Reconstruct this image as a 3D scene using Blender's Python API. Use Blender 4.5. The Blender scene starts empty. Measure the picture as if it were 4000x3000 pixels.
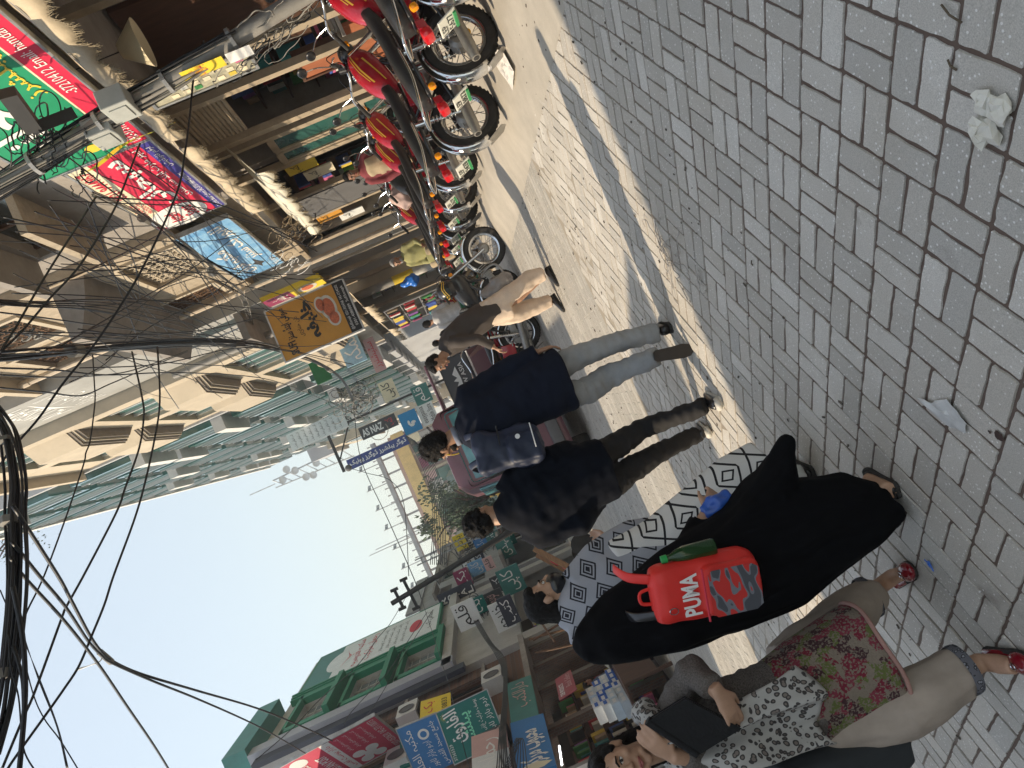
import bpy, bmesh, math, random
import numpy as np
from mathutils import Vector, Matrix, Euler, noise as mnoise

SC = bpy.context.scene
COL = SC.collection
rnd = random.Random(7)
PI = math.pi
rad = math.radians

# ------------------------------------------------------------------ camera, sky, sun
CAM_H, FPX = 1.45, 3000.0
ROLL, PITCH, YAW = rad(24.0), rad(-3.5), rad(0.9)
Fw = Vector((math.sin(YAW)*math.cos(PITCH), math.cos(YAW)*math.cos(PITCH), math.sin(PITCH)))
Rt = Vector((math.cos(YAW), -math.sin(YAW), 0.0))
Dn = Fw.cross(Rt)
CS, SN = math.cos(ROLL), math.sin(ROLL)
CPOS = Vector((0, 0, CAM_H))
cam_d = bpy.data.cameras.new('camera'); cam = bpy.data.objects.new('camera', cam_d); COL.objects.link(cam)
cx = -SN*Rt + CS*Dn; cy = CS*Rt + SN*Dn; cz = -Fw
m = Matrix((cx, cy, cz)).transposed().to_4x4(); m.translation = CPOS
cam.matrix_world = m
cam_d.sensor_fit = 'HORIZONTAL'; cam_d.sensor_width = 36.0; cam_d.lens = FPX/4000*36.0
cam_d.clip_start = 0.05; cam_d.clip_end = 3000
SC.camera = cam
SUN_EL, SUN_AZ = rad(39.5), rad(0.0)          # light travels towards +X
world = bpy.data.worlds.new('World'); SC.world = world; world.use_nodes = True
nt = world.node_tree; nt.nodes.clear()
sky = nt.nodes.new('ShaderNodeTexSky'); sky.sky_type = 'NISHITA'; sky.sun_disc = False
sky.sun_elevation = SUN_EL; sky.sun_rotation = rad(270.0); sky.altitude = 200
sky.air_density = 2.0; sky.dust_density = 1.0; sky.ozone_density = 1.0
bg = nt.nodes.new('ShaderNodeBackground'); bg.inputs['Strength'].default_value = 0.15
wo = nt.nodes.new('ShaderNodeOutputWorld')
hz = nt.nodes.new('ShaderNodeMix'); hz.data_type = 'RGBA'; hz.inputs['Factor'].default_value = 0.55; hz.inputs['B'].default_value = (2.75, 2.8, 2.9, 1)   # even winter haze over the whole sky
nt.links.new(sky.outputs[0], hz.inputs['A']); nt.links.new(hz.outputs['Result'], bg.inputs[0]); nt.links.new(bg.outputs[0], wo.inputs[0])
sun_d = bpy.data.lights.new('sun', 'SUN'); sun_d.energy = 3.15; sun_d.angle = rad(0.55); sun_d.color = (1.0, 0.83, 0.6)
sun = bpy.data.objects.new('sun', sun_d); COL.objects.link(sun)
ldir = Vector((math.cos(SUN_EL)*math.cos(SUN_AZ), math.cos(SUN_EL)*math.sin(SUN_AZ), -math.sin(SUN_EL)))
sun.rotation_euler = ldir.to_track_quat('-Z', 'Y').to_euler()
sun.location = (-30, 0, 40)
SC.view_settings.view_transform = 'Standard'; SC.view_settings.look = 'None'
SC.view_settings.exposure = 0.9; SC.view_settings.gamma = 1.0; SC.view_settings.use_curve_mapping = False
SC.cycles.max_bounces = 6; SC.cycles.transparent_max_bounces = 8
SC.cycles.volume_bounces = 0; SC.cycles.diffuse_bounces = 3; SC.cycles.glossy_bounces = 3

# ------------------------------------------------------------------ where a sight line meets a plane of the place
def ray(sx, sy):
    a = 1500-sy; b = sx-2000
    return Fw*FPX + Rt*(CS*a-SN*b) + Dn*(SN*a+CS*b)
def GR(sx, sy, z=0.0):
    r = ray(sx, sy); return CPOS + r*((z-CAM_H)/r.z)
def AY(sx, sy, Y):
    r = ray(sx, sy); return CPOS + r*(Y/r.y)
def AX(sx, sy, X):
    r = ray(sx, sy); return CPOS + r*(X/r.x)
def TZ(tx, ty, x, y):
    return (tx*1000 + x/2.212, ty*750 + y/2.212)
def proj(p):
    q = Vector(p)-CPOS; k = FPX/q.dot(Fw); e = k*q.dot(Rt); d = k*q.dot(Dn)
    return (-SN*e+CS*d+2000, 1500-(CS*e+SN*d), q.dot(Fw))

# ------------------------------------------------------------------ materials
MATS = {}
def mat(name, col, rough=0.75, metal=0.0, var=0.18, scale=6.0, bump=0.0, bscale=40.0, col2=None, alpha=None, spec=0.5, stretch=None, trans=0.0, emit=None, dirt=0.0, coat=0.0, sheen=0.0):
    if name in MATS: return MATS[name]
    M = bpy.data.materials.new(name); M.use_nodes = True; n = M.node_tree.nodes; L = M.node_tree.links
    b = n['Principled BSDF']
    b.inputs['Roughness'].default_value = rough; b.inputs['Metallic'].default_value = metal
    b.inputs['Specular IOR Level'].default_value = spec
    if coat: b.inputs['Coat Weight'].default_value = coat
    if sheen: b.inputs['Sheen Weight'].default_value = sheen
    if trans: b.inputs['Transmission Weight'].default_value = trans
    if alpha is not None: b.inputs['Alpha'].default_value = alpha
    if emit: b.inputs['Emission Color'].default_value = (*col, 1); b.inputs['Emission Strength'].default_value = emit
    tc = n.new('ShaderNodeTexCoord'); src = tc.outputs['Object']
    if stretch:
        mp = n.new('ShaderNodeMapping'); mp.inputs['Scale'].default_value = stretch; L.new(src, mp.inputs[0]); src = mp.outputs[0]
    c1 = tuple(max(0, c*(1-var)) for c in col); c2 = tuple(min(1, c*(1+var)) for c in col) if col2 is None else col2
    if var > 0 or col2:
        ns = n.new('ShaderNodeTexNoise'); ns.inputs['Scale'].default_value = scale; ns.inputs['Detail'].default_value = 6; ns.inputs['Roughness'].default_value = 0.65
        L.new(src, ns.inputs['Vector'])
        cr = n.new('ShaderNodeValToRGB'); cr.color_ramp.elements[0].position = 0.32; cr.color_ramp.elements[1].position = 0.68
        cr.color_ramp.elements[0].color = (*c1, 1); cr.color_ramp.elements[1].color = (*c2, 1)
        L.new(ns.outputs['Fac'], cr.inputs[0]); out = cr.outputs[0]
        if dirt > 0:
            n2 = n.new('ShaderNodeTexNoise'); n2.inputs['Scale'].default_value = scale*0.35; n2.inputs['Detail'].default_value = 9; n2.inputs['Roughness'].default_value = 0.75
            L.new(src, n2.inputs['Vector'])
            r2 = n.new('ShaderNodeValToRGB'); r2.color_ramp.elements[0].position = 0.45; r2.color_ramp.elements[1].position = 0.72
            L.new(n2.outputs['Fac'], r2.inputs[0])
            ml = n.new('ShaderNodeMath'); ml.operation = 'MULTIPLY'; ml.inputs[1].default_value = dirt; L.new(r2.outputs[0], ml.inputs[0])
            mx = n.new('ShaderNodeMix'); mx.data_type = 'RGBA'; mx.inputs['B'].default_value = (0.09, 0.075, 0.06, 1)
            L.new(ml.outputs[0], mx.inputs['Factor']); L.new(out, mx.inputs['A']); out = mx.outputs['Result']
        L.new(out, b.inputs['Base Color'])
        rr = n.new('ShaderNodeMapRange'); rr.inputs['To Min'].default_value = max(0.03, rough-0.1); rr.inputs['To Max'].default_value = min(1, rough+0.1)
        L.new(ns.outputs['Fac'], rr.inputs[0]); L.new(rr.outputs[0], b.inputs['Roughness'])
    else:
        b.inputs['Base Color'].default_value = (*col, 1)
    if bump > 0:
        nb = n.new('ShaderNodeTexNoise'); nb.inputs['Scale'].default_value = bscale; nb.inputs['Detail'].default_value = 5
        L.new(src, nb.inputs['Vector'])
        bp = n.new('ShaderNodeBump'); bp.inputs['Strength'].default_value = bump; bp.inputs['Distance'].default_value = 0.02
        L.new(nb.outputs['Fac'], bp.inputs['Height']); L.new(bp.outputs[0], b.inputs['Normal'])
    MATS[name] = M; return M
def nodes_of(M): return M.node_tree.nodes, M.node_tree.links, M.node_tree.nodes['Principled BSDF']

# ------------------------------------------------------------------ mesh builder
def ortho(d, ref=None):
    d = d.normalized(); r = Vector(ref) if ref is not None else (Vector((0, 0, 1)) if abs(d.z) < 0.9 else Vector((1, 0, 0)))
    a = r - d*r.dot(d)
    if a.length < 1e-4: r = Vector((0.3, 1, 0.2)); a = r - d*r.dot(d)
    a.normalize(); return a, d.cross(a)
class MB:
    def __init__(s): s.v = []; s.f = []
    def add(s, vs, fs):
        o = len(s.v); s.v.extend([tuple(v) for v in vs]); s.f.extend([tuple(i+o for i in f) for f in fs]); return s
    def box(s, c, d, rz=0.0, R=None):
        x, y, z = d[0]/2, d[1]/2, d[2]/2
        vs = [Vector((i*x, j*y, k*z)) for k in (-1, 1) for j in (-1, 1) for i in (-1, 1)]
        Q = R if R is not None else Matrix.Rotation(rz, 3, 'Z')
        vs = [Q @ v + Vector(c) for v in vs]
        return s.add(vs, [(0, 2, 3, 1), (4, 5, 7, 6), (0, 1, 5, 4), (2, 6, 7, 3), (0, 4, 6, 2), (1, 3, 7, 5)])
    def bx(s, x0, x1, y0, y1, z0, z1): return s.box(((x0+x1)/2, (y0+y1)/2, (z0+z1)/2), (abs(x1-x0), abs(y1-y0), abs(z1-z0)))
    def rbox(s, c, d, r, R=None):
        # box with all edges chamfered
        x, y, z = d[0]/2, d[1]/2, d[2]/2
        Q = R if R is not None else Matrix.Identity(3)
        bm = bmesh.new(); bmesh.ops.create_cube(bm, size=1)
        for v in bm.verts: v.co = Vector((v.co.x*d[0], v.co.y*d[1], v.co.z*d[2]))
        bmesh.ops.bevel(bm, geom=list(bm.edges), offset=r, segments=2, profile=0.5, affect='EDGES')
        bm.verts.ensure_lookup_table(); vs = [Q @ v.co + Vector(c) for v in bm.verts]; fs = [tuple(v.index for v in f.verts) for f in bm.faces]
        bm.free(); return s.add(vs, fs)
    def tube(s, pts, r, n=8, cap=True, ref=None, closed=False):
        pts = [Vector(p) for p in pts]; k = len(pts)
        rs = r if isinstance(r, (list, tuple)) else [r]*k
        vs = []; pa = None
        for i, p in enumerate(pts):
            if closed: d = pts[(i+1) % k]-pts[i-1]
            else: d = pts[min(i+1, k-1)]-pts[max(i-1, 0)]
            if d.length < 1e-9: d = Vector((0, 0, 1))
            a, b = ortho(d, ref if pa is None else pa); pa = a
            rr = rs[i]; ra, rb = (rr if isinstance(rr, (list, tuple)) else (rr, rr))
            for j in range(n):
                t = 2*PI*j/n; vs.append(p + a*ra*math.cos(t) + b*rb*math.sin(t))
        fs = []
        for i in range(k if closed else k-1):
            i2 = (i+1) % k
            for j in range(n):
                fs.append((i*n+j, i*n+(j+1) % n, i2*n+(j+1) % n, i2*n+j))
        if cap and not closed:
            fs.append(tuple(reversed(range(n)))); fs.append(tuple((k-1)*n+j for j in range(n)))
        return s.add(vs, fs)
    def loft(s, rings, cap=True):
        # rings: lists of equal numbers of points
        n = len(rings[0]); vs = [p for r in rings for p in r]; fs = []
        for i in range(len(rings)-1):
            for j in range(n): fs.append((i*n+j, i*n+(j+1) % n, (i+1)*n+(j+1) % n, (i+1)*n+j))
        if cap: fs.append(tuple(reversed(range(n)))); fs.append(tuple((len(rings)-1)*n+j for j in range(n)))
        return s.add(vs, fs)
    def prism(s, poly, h, M=None):
        n = len(poly); M = M or Matrix.Identity(4)
        vs = [M @ Vector((p[0], p[1], 0)) for p in poly] + [M @ Vector((p[0], p[1], h)) for p in poly]
        fs = [tuple(reversed(range(n))), tuple(range(n, 2*n))] + [(i, (i+1) % n, n+(i+1) % n, n+i) for i in range(n)]
        return s.add(vs, fs)
    def lathe(s, prof, n=20, M=None, a0=0.0, a1=2*PI):
        M = M or Matrix.Identity(4); full = abs(a1-a0-2*PI) < 1e-6; st = n if full else n+1
        vs = []; fs = []
        for j in range(st):
            t = a0+(a1-a0)*j/n
            for (r, z) in prof: vs.append(M @ Vector((r*math.cos(t), r*math.sin(t), z)))
        k = len(prof)
        for j in range(n):
            j2 = (j+1) % st
            for i in range(k-1): fs.append((j*k+i, j2*k+i, j2*k+i+1, j*k+i+1))
        return s.add(vs, fs)
    def sphere(s, c, r, n=12, k=8):
        rr = r if isinstance(r, (list, tuple)) else (r, r, r); vs = []; fs = []
        for i in range(k+1):
            p = PI*i/k
            for j in range(n):
                t = 2*PI*j/n; vs.append((c[0]+rr[0]*math.sin(p)*math.cos(t), c[1]+rr[1]*math.sin(p)*math.sin(t), c[2]+rr[2]*math.cos(p)))
        for i in range(k):
            for j in range(n): fs.append((i*n+j, (i+1)*n+j, (i+1)*n+(j+1) % n, i*n+(j+1) % n))
        return s.add(vs, fs)
    def quad(s, a, b, c, d): return s.add([a, b, c, d], [(0, 1, 2, 3)])
    def grid(s, fn, nu, nv):
        vs = [fn(i/nu, j/nv) for i in range(nu+1) for j in range(nv+1)]
        fs = [(i*(nv+1)+j, (i+1)*(nv+1)+j, (i+1)*(nv+1)+j+1, i*(nv+1)+j+1) for i in range(nu) for j in range(nv)]
        return s.add(vs, fs)
    def xf(s, M): s.v = [tuple(M @ Vector(v)) for v in s.v]; return s
    def mesh(s, name, smooth=False, fixn=True):
        me = bpy.data.meshes.new(name); me.from_pydata(s.v, [], s.f); me.update()
        if fixn:
            bm = bmesh.new(); bm.from_mesh(me); bmesh.ops.remove_doubles(bm, verts=bm.verts, dist=1e-5); bmesh.ops.recalc_face_normals(bm, faces=bm.faces); bm.to_mesh(me); bm.free()
        if smooth == 'auto':
            me.polygons.foreach_set('use_smooth', [True]*len(me.polygons))
            me.set_sharp_from_angle(angle=rad(40))
        elif smooth: me.polygons.foreach_set('use_smooth', [True]*len(me.polygons))
        return me
    def build(s, name, m=None, parent=None, smooth=False, fixn=True):
        return link(name, s.mesh(name, smooth, fixn), m, parent)
def link(name, me, m=None, parent=None):
    o = bpy.data.objects.new(name, me); COL.objects.link(o)
    if m is not None and not me.materials: me.materials.append(m)
    if parent is not None: o.parent = parent
    return o
def tag(o, label, cat, group=None, kind=None):
    o['label'] = label
    if cat: o['category'] = cat
    if group: o['group'] = group
    if kind: o['kind'] = kind
    return o
def thing(name, label, cat, loc=(0, 0, 0), rotz=0.0, group=None):
    o = bpy.data.objects.new(name, None); COL.objects.link(o); o.location = loc; o.rotation_euler = (0, 0, rotz)
    o.empty_display_size = 0.1
    return tag(o, label, cat, group)
def struct(o): o['kind'] = 'structure'; return o
def copy_tree(o, parent=None):
    c = o.copy(); COL.objects.link(c); c.parent = parent
    for ch in list(o.children): copy_tree(ch, c)
    return c
def sag(a, b, s, n=14, wig=0.0):
    a = Vector(a); b = Vector(b); out = []
    sd = rnd.random()*100
    for i in range(n+1):
        t = i/n; p = a.lerp(b, t); p.z -= s*4*t*(1-t)
        if wig: p += Vector((mnoise.noise((sd, t*4, 0)), mnoise.noise((sd+9, t*4, 3)), mnoise.noise((sd+20, t*5, 7))))*wig*(4*t*(1-t))
        out.append(p)
    return out
def catmull(P, k=6, closed=False):
    P = [Vector(p) for p in P]; n = len(P); out = []
    for i in range(n if closed else n-1):
        if closed: a, b, c, d = P[i-1], P[i], P[(i+1) % n], P[(i+2) % n]
        else: a, b, c, d = P[max(i-1, 0)], P[i], P[i+1], P[min(i+2, n-1)]
        for j in range(k):
            t = j/k
            out.append(0.5*((2*b)+(c-a)*t+(2*a-5*b+4*c-d)*t*t+(3*b-a-3*c+d)*t*t*t))
    if not closed: out.append(P[-1])
    return out

# ------------------------------------------------------------------ lettering
AR = {'ا':('\uFE8D','\uFE8E',None,None),'آ':('\uFE81','\uFE82',None,None),'ب':('\uFE8F','\uFE90','\uFE91','\uFE92'),'پ':('\uFB56','\uFB57','\uFB58','\uFB59'),
'ت':('\uFE95','\uFE96','\uFE97','\uFE98'),'ٹ':('\uFB66','\uFB67','\uFB68','\uFB69'),'ج':('\uFE9D','\uFE9E','\uFE9F','\uFEA0'),'چ':('\uFB7A','\uFB7B','\uFB7C','\uFB7D'),
'ح':('\uFEA1','\uFEA2','\uFEA3','\uFEA4'),'خ':('\uFEA5','\uFEA6','\uFEA7','\uFEA8'),'د':('\uFEA9','\uFEAA',None,None),'ڈ':('\uFB88','\uFB89',None,None),'ر':('\uFEAD','\uFEAE',None,None),
'ز':('\uFEAF','\uFEB0',None,None),'س':('\uFEB1','\uFEB2','\uFEB3','\uFEB4'),'ش':('\uFEB5','\uFEB6','\uFEB7','\uFEB8'),'ص':('\uFEB9','\uFEBA','\uFEBB','\uFEBC'),
'ط':('\uFEC1','\uFEC2','\uFEC3','\uFEC4'),'ع':('\uFEC9','\uFECA','\uFECB','\uFECC'),'ف':('\uFED1','\uFED2','\uFED3','\uFED4'),'ق':('\uFED5','\uFED6','\uFED7','\uFED8'),
'ک':('\uFB8E','\uFB8F','\uFB90','\uFB91'),'گ':('\uFB92','\uFB93','\uFB94','\uFB95'),'ل':('\uFEDD','\uFEDE','\uFEDF','\uFEE0'),'م':('\uFEE1','\uFEE2','\uFEE3','\uFEE4'),
'ن':('\uFEE5','\uFEE6','\uFEE7','\uFEE8'),'و':('\uFEED','\uFEEE',None,None),'ہ':('\uFBA6','\uFBA7','\uFBA8','\uFBA9'),'ی':('\uFBFC','\uFBFD','\uFBFE','\uFBFF'),'ے':('\uFBAE','\uFBAF',None,None)}
def shape(t):
    out = []
    for i, ch in enumerate(t):
        if ch not in AR: out.append(ch); continue
        f = AR[ch]; pj = i > 0 and t[i-1] in AR and AR[t[i-1]][2] is not None; nj = i+1 < len(t) and t[i+1] in AR and f[2] is not None
        out.append(f[3] if (pj and nj) else f[1] if pj else f[2] if nj else f[0])
    return ''.join(reversed(out)) if any(c in AR for c in t) else t
TXT = {}
SCRATCH = bpy.data.scenes.new('scratch'); SVL = SCRATCH.view_layers[0]
def text_mesh(t, bold=0.0, shear=0.0):
    k = (t, bold, shear)
    if k in TXT: return TXT[k]
    cu = bpy.data.curves.new('t', 'FONT'); cu.body = shape(t); cu.resolution_u = 2; cu.offset = bold; cu.shear = shear
    o = bpy.data.objects.new('t', cu); SCRATCH.collection.objects.link(o); SVL.update()
    me0 = bpy.data.meshes.new_from_object(o.evaluated_get(SVL.depsgraph))
    V = [v.co.copy() for v in me0.vertices]; Fc = [tuple(p.vertices) for p in me0.polygons]
    bpy.data.objects.remove(o); bpy.data.meshes.remove(me0)
    if V:
        x0 = min(v.x for v in V); x1 = max(v.x for v in V); y0 = min(v.y for v in V); y1 = max(v.y for v in V)
        V = [((v.x-x0)/(x1-x0), (v.y-y0)/(y1-y0)) for v in V]; asp = (x1-x0)/(y1-y0)
    else: asp = 1
    TXT[k] = (V, Fc, asp); return TXT[k]
class Board:
    # a flat board: o = upper left corner, ux / uy = unit axes (right, down), w, h, nrm towards the viewer
    def __init__(s, root, o, ux, uy, w, h, nrm): s.root, s.o, s.ux, s.uy, s.w, s.h, s.n = root, Vector(o), Vector(ux), Vector(uy), w, h, Vector(nrm)
    def P(s, fx, fy, lift=0.004): return s.o + s.ux*(fx*s.w) + s.uy*(fy*s.h) + s.n*lift
    def patch(s, name, poly, m, lift=0.004, parent=None):
        return MB().add([s.P(x, y, lift) for x, y in poly], [tuple(range(len(poly)))]).build(name, m, parent or s.root, fixn=False)
    def rect(s, name, x0, y0, x1, y1, m, lift=0.004, parent=None): return s.patch(name, [(x0, y1), (x1, y1), (x1, y0), (x0, y0)], m, lift, parent)
    def disc(s, name, x, y, rx, ry, m, lift=0.005, n=24, parent=None):
        return s.patch(name, [(x+rx*math.cos(-2*PI*i/n), y+ry*math.sin(-2*PI*i/n)) for i in range(n)], m, lift, parent)
    def text(s, t, x0, y0, x1, y1, m, lift=0.008, bold=0.0, shear=0.0, rot=0, name='lettering', parent=None):
        # fills the box (x0,y0)-(x1,y1) given as fractions of the board; rot=1: written bottom to top, -1: top to bottom
        V, Fc, asp = text_mesh(t, bold, shear)
        pts = []
        for (u, v) in V:
            if rot == 1: fx, fy = x0+(x1-x0)*(1-v), y1-(y1-y0)*u
            elif rot == -1: fx, fy = x0+(x1-x0)*v, y0+(y1-y0)*u
            else: fx, fy = x0+(x1-x0)*u, y1-(y1-y0)*v
            pts.append(s.P(fx, fy, lift))
        return MB().add(pts, Fc).build(name, m, parent or s.root, fixn=False)
def board(name, label, cat, TL, TR, BL, m, th=0.06, group=None, part='panel', frame=None, frame_w=0.04):
    # a signboard: three corners as seen from the street; depth th away from the viewer
    TL, TR, BL = Vector(TL), Vector(TR), Vector(BL)
    ux = (TR-TL); w = ux.length; ux.normalize(); uy = (BL-TL); h = uy.length; uy.normalize()
    n = ux.cross(uy).normalized()
    n = -n                                   # right x down points away from the viewer
    base = (TL+TR)/2 + uy*h
    r = thing(name, label, cat, base)
    if group: r['group'] = group
    o = TL-base
    B = Board(r, o, ux, uy, w, h, n)
    vs = [B.P(x, y, l) for l in (0, -th) for x, y in ((0, 0), (1, 0), (1, 1), (0, 1))]
    MB().add(vs, [(0, 3, 2, 1), (4, 5, 6, 7), (0, 1, 5, 4), (1, 2, 6, 5), (2, 3, 7, 6), (3, 0, 4, 7)]).build(part, m, r)
    if frame is not None:
        fb = MB()
        fw, fh = frame_w/w, frame_w/h
        for (x0, y0, x1, y1) in ((-fw, -fh, 1+fw, 0), (-fw, 1, 1+fw, 1+fh), (-fw, 0, 0, 1), (1, 0, 1+fw, 1)):
            q = [B.P(x, y, l) for l in (0.012, -th*1.02) for x, y in ((x0, y0), (x1, y0), (x1, y1), (x0, y1))]
            fb.add(q, [(0, 3, 2, 1), (4, 5, 6, 7), (0, 1, 5, 4), (1, 2, 6, 5), (2, 3, 7, 6), (3, 0, 4, 7)])
        fb.build('frame', frame, r, fixn=False)
    return B
# ------------------------------------------------------------------ ground and paving
M_soil = mat('joint_dirt', (0.1, 0.08, 0.07), 0.95, var=0.35, scale=14, bump=0.5, bscale=60)
def paving_mat(name, base, warm):
    M = bpy.data.materials.new(name); M.use_nodes = True; n, L, b = nodes_of(M)
    b.inputs['Roughness'].default_value = 0.82; b.inputs['Specular IOR Level'].default_value = 0.35
    geo = n.new('ShaderNodeNewGeometry'); oi = n.new('ShaderNodeObjectInfo')
    ad = n.new('ShaderNodeMath'); ad.operation = 'ADD'; L.new(geo.outputs['Random Per Island'], ad.inputs[0]); L.new(oi.outputs['Random'], ad.inputs[1])
    fr = n.new('ShaderNodeMath'); fr.operation = 'FRACT'; L.new(ad.outputs[0], fr.inputs[0])
    cr = n.new('ShaderNodeValToRGB'); e = cr.color_ramp.elements
    e[0].color = (*[c*0.84 for c in base], 1); e[1].color = (*[c*1.14 for c in base], 1)
    x = e.new(0.5); x.color = (*warm, 1)
    L.new(fr.outputs[0], cr.inputs[0])
    pos = geo.outputs['Position']
    # quartz flecks and dark grains in the concrete
    vo = n.new('ShaderNodeTexVoronoi'); vo.inputs['Scale'].default_value = 62; L.new(pos, vo.inputs['Vector'])
    r1 = n.new('ShaderNodeValToRGB'); r1.color_ramp.elements[0].position = 0.2; r1.color_ramp.elements[0].color = (1, 1, 1, 1); r1.color_ramp.elements[1].position = 0.27; r1.color_ramp.elements[1].color = (0, 0, 0, 1)
    L.new(vo.outputs['Distance'], r1.inputs[0])
    sp = n.new('ShaderNodeSeparateColor'); L.new(vo.outputs['Color'], sp.inputs[0])
    gt = n.new('ShaderNodeMath'); gt.operation = 'GREATER_THAN'; gt.inputs[1].default_value = 0.6; L.new(sp.outputs[0], gt.inputs[0])
    mu = n.new('ShaderNodeMath'); mu.operation = 'MULTIPLY'; L.new(r1.outputs[0], mu.inputs[0]); L.new(gt.outputs[0], mu.inputs[1])
    m2 = n.new('ShaderNodeMath'); m2.operation = 'MULTIPLY'; m2.inputs[1].default_value = 0.9; L.new(mu.outputs[0], m2.inputs[0])
    ns = n.new('ShaderNodeTexNoise'); ns.inputs['Scale'].default_value = 260; ns.inputs['Detail'].default_value = 3; L.new(pos, ns.inputs['Vector'])
    mr = n.new('ShaderNodeMapRange'); mr.inputs['From Min'].default_value = 0.3; mr.inputs['From Max'].default_value = 0.7; mr.inputs['To Min'].default_value = 0.78; mr.inputs['To Max'].default_value = 1.18
    L.new(ns.outputs['Fac'], mr.inputs[0])
    v1 = n.new('ShaderNodeVectorMath'); v1.operation = 'SCALE'; L.new(cr.outputs[0], v1.inputs[0]); L.new(mr.outputs[0], v1.inputs['Scale'])
    # walked-in dust and old stains
    nd = n.new('ShaderNodeTexNoise'); nd.inputs['Scale'].default_value = 1.3; nd.inputs['Detail'].default_value = 8; nd.inputs['Roughness'].default_value = 0.7; L.new(pos, nd.inputs['Vector'])
    rd = n.new('ShaderNodeValToRGB'); rd.color_ramp.elements[0].position = 0.42; rd.color_ramp.elements[0].color = (0, 0, 0, 1); rd.color_ramp.elements[1].position = 0.75; rd.color_ramp.elements[1].color = (0.5, 0.5, 0.5, 1)
    L.new(nd.outputs['Fac'], rd.inputs[0])
    mx = n.new('ShaderNodeMix'); mx.data_type = 'RGBA'; mx.inputs['B'].default_value = (0.36, 0.32, 0.26, 1); L.new(rd.outputs[0], mx.inputs['Factor']); L.new(v1.outputs[0], mx.inputs['A'])
    nst = n.new('ShaderNodeTexNoise'); nst.inputs['Scale'].default_value = 3.1; nst.inputs['Detail'].default_value = 4; L.new(pos, nst.inputs['Vector'])
    rst = n.new('ShaderNodeValToRGB'); rst.color_ramp.elements[0].position = 0.66; rst.color_ramp.elements[0].color = (0, 0, 0, 1); rst.color_ramp.elements[1].position = 0.74; rst.color_ramp.elements[1].color = (0.45, 0.45, 0.45, 1)
    L.new(nst.outputs['Fac'], rst.inputs[0])
    mx3 = n.new('ShaderNodeMix'); mx3.data_type = 'RGBA'; mx3.inputs['B'].default_value = (0.15, 0.12, 0.1, 1); L.new(rst.outputs[0], mx3.inputs['Factor']); L.new(mx.outputs['Result'], mx3.inputs['A'])
    mx2 = n.new('ShaderNodeMix'); mx2.data_type = 'RGBA'; mx2.inputs['B'].default_value = (0.75, 0.73, 0.7, 1); L.new(m2.outputs[0], mx2.inputs['Factor']); L.new(mx3.outputs['Result'], mx2.inputs['A'])
    L.new(mx2.outputs['Result'], b.inputs['Base Color'])
    bp = n.new('ShaderNodeBump'); bp.inputs['Strength'].default_value = 0.35; bp.inputs['Distance'].default_value = 0.004
    L.new(ns.outputs['Fac'], bp.inputs['Height']); L.new(bp.outputs[0], b.inputs['Normal'])
    return M
M_pave = paving_mat('concrete_paver', (0.54, 0.515, 0.475), (0.52, 0.485, 0.435))
M_pave2 = paving_mat('worn_road_paver', (0.43, 0.41, 0.37), (0.4, 0.375, 0.34))

gnd = struct(MB().quad((-300, -60, -0.014), (300, -60, -0.014), (300, 700, -0.014), (-300, 700, -0.014)).build('ground', M_soil, fixn=False))
M_joint = bpy.data.materials.new('joint_sand'); M_joint.use_nodes = True; n, L, b = nodes_of(M_joint); b.inputs['Roughness'].default_value = .95
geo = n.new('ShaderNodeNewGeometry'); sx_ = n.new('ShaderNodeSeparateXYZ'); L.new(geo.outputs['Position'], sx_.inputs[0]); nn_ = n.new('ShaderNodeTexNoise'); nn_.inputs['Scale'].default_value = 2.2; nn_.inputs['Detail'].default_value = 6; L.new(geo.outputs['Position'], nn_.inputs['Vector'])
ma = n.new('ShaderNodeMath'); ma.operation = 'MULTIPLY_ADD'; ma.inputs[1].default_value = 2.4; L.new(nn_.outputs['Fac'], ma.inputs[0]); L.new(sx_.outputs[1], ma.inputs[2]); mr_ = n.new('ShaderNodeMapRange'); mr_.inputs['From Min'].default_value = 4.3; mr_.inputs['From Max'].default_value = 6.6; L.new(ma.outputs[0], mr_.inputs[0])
mx_ = n.new('ShaderNodeMix'); mx_.data_type = 'RGBA'; mx_.inputs['A'].default_value = (.125, .088, .07, 1); mx_.inputs['B'].default_value = (.33, .29, .235, 1); L.new(mr_.outputs[0], mx_.inputs['Factor']); L.new(mx_.outputs['Result'], b.inputs['Base Color'])  # joint fill turns from dark brown to pale tan along the street
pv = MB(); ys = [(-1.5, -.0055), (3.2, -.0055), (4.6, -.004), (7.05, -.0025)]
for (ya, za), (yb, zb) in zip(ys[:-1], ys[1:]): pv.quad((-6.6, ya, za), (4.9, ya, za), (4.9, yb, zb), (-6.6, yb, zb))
paving = struct(pv.build('street_paving', M_joint))
road = struct(MB().quad((-6.6, 7.05, -0.0026), (4.9, 7.05, -0.0026), (4.9, 150, -0.0026), (-6.6, 150, -0.0026)).build('street_road', None, fixn=False))
Mr = bpy.data.materials.new('road_far_pavers'); Mr.use_nodes = True; n, L, b = nodes_of(Mr)
b.inputs['Roughness'].default_value = 0.88
geo = n.new('ShaderNodeNewGeometry')
br = n.new('ShaderNodeTexBrick'); br.inputs['Scale'].default_value = 1.0; br.inputs['Brick Width'].default_value = 0.24; br.inputs['Row Height'].default_value = 0.12; br.inputs['Mortar Size'].default_value = 0.007
br.inputs['Color1'].default_value = (0.42, 0.39, 0.35, 1); br.inputs['Color2'].default_value = (0.37, 0.35, 0.31, 1); br.inputs['Mortar'].default_value = (0.33, 0.3, 0.26, 1)
L.new(geo.outputs['Position'], br.inputs['Vector'])
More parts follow.
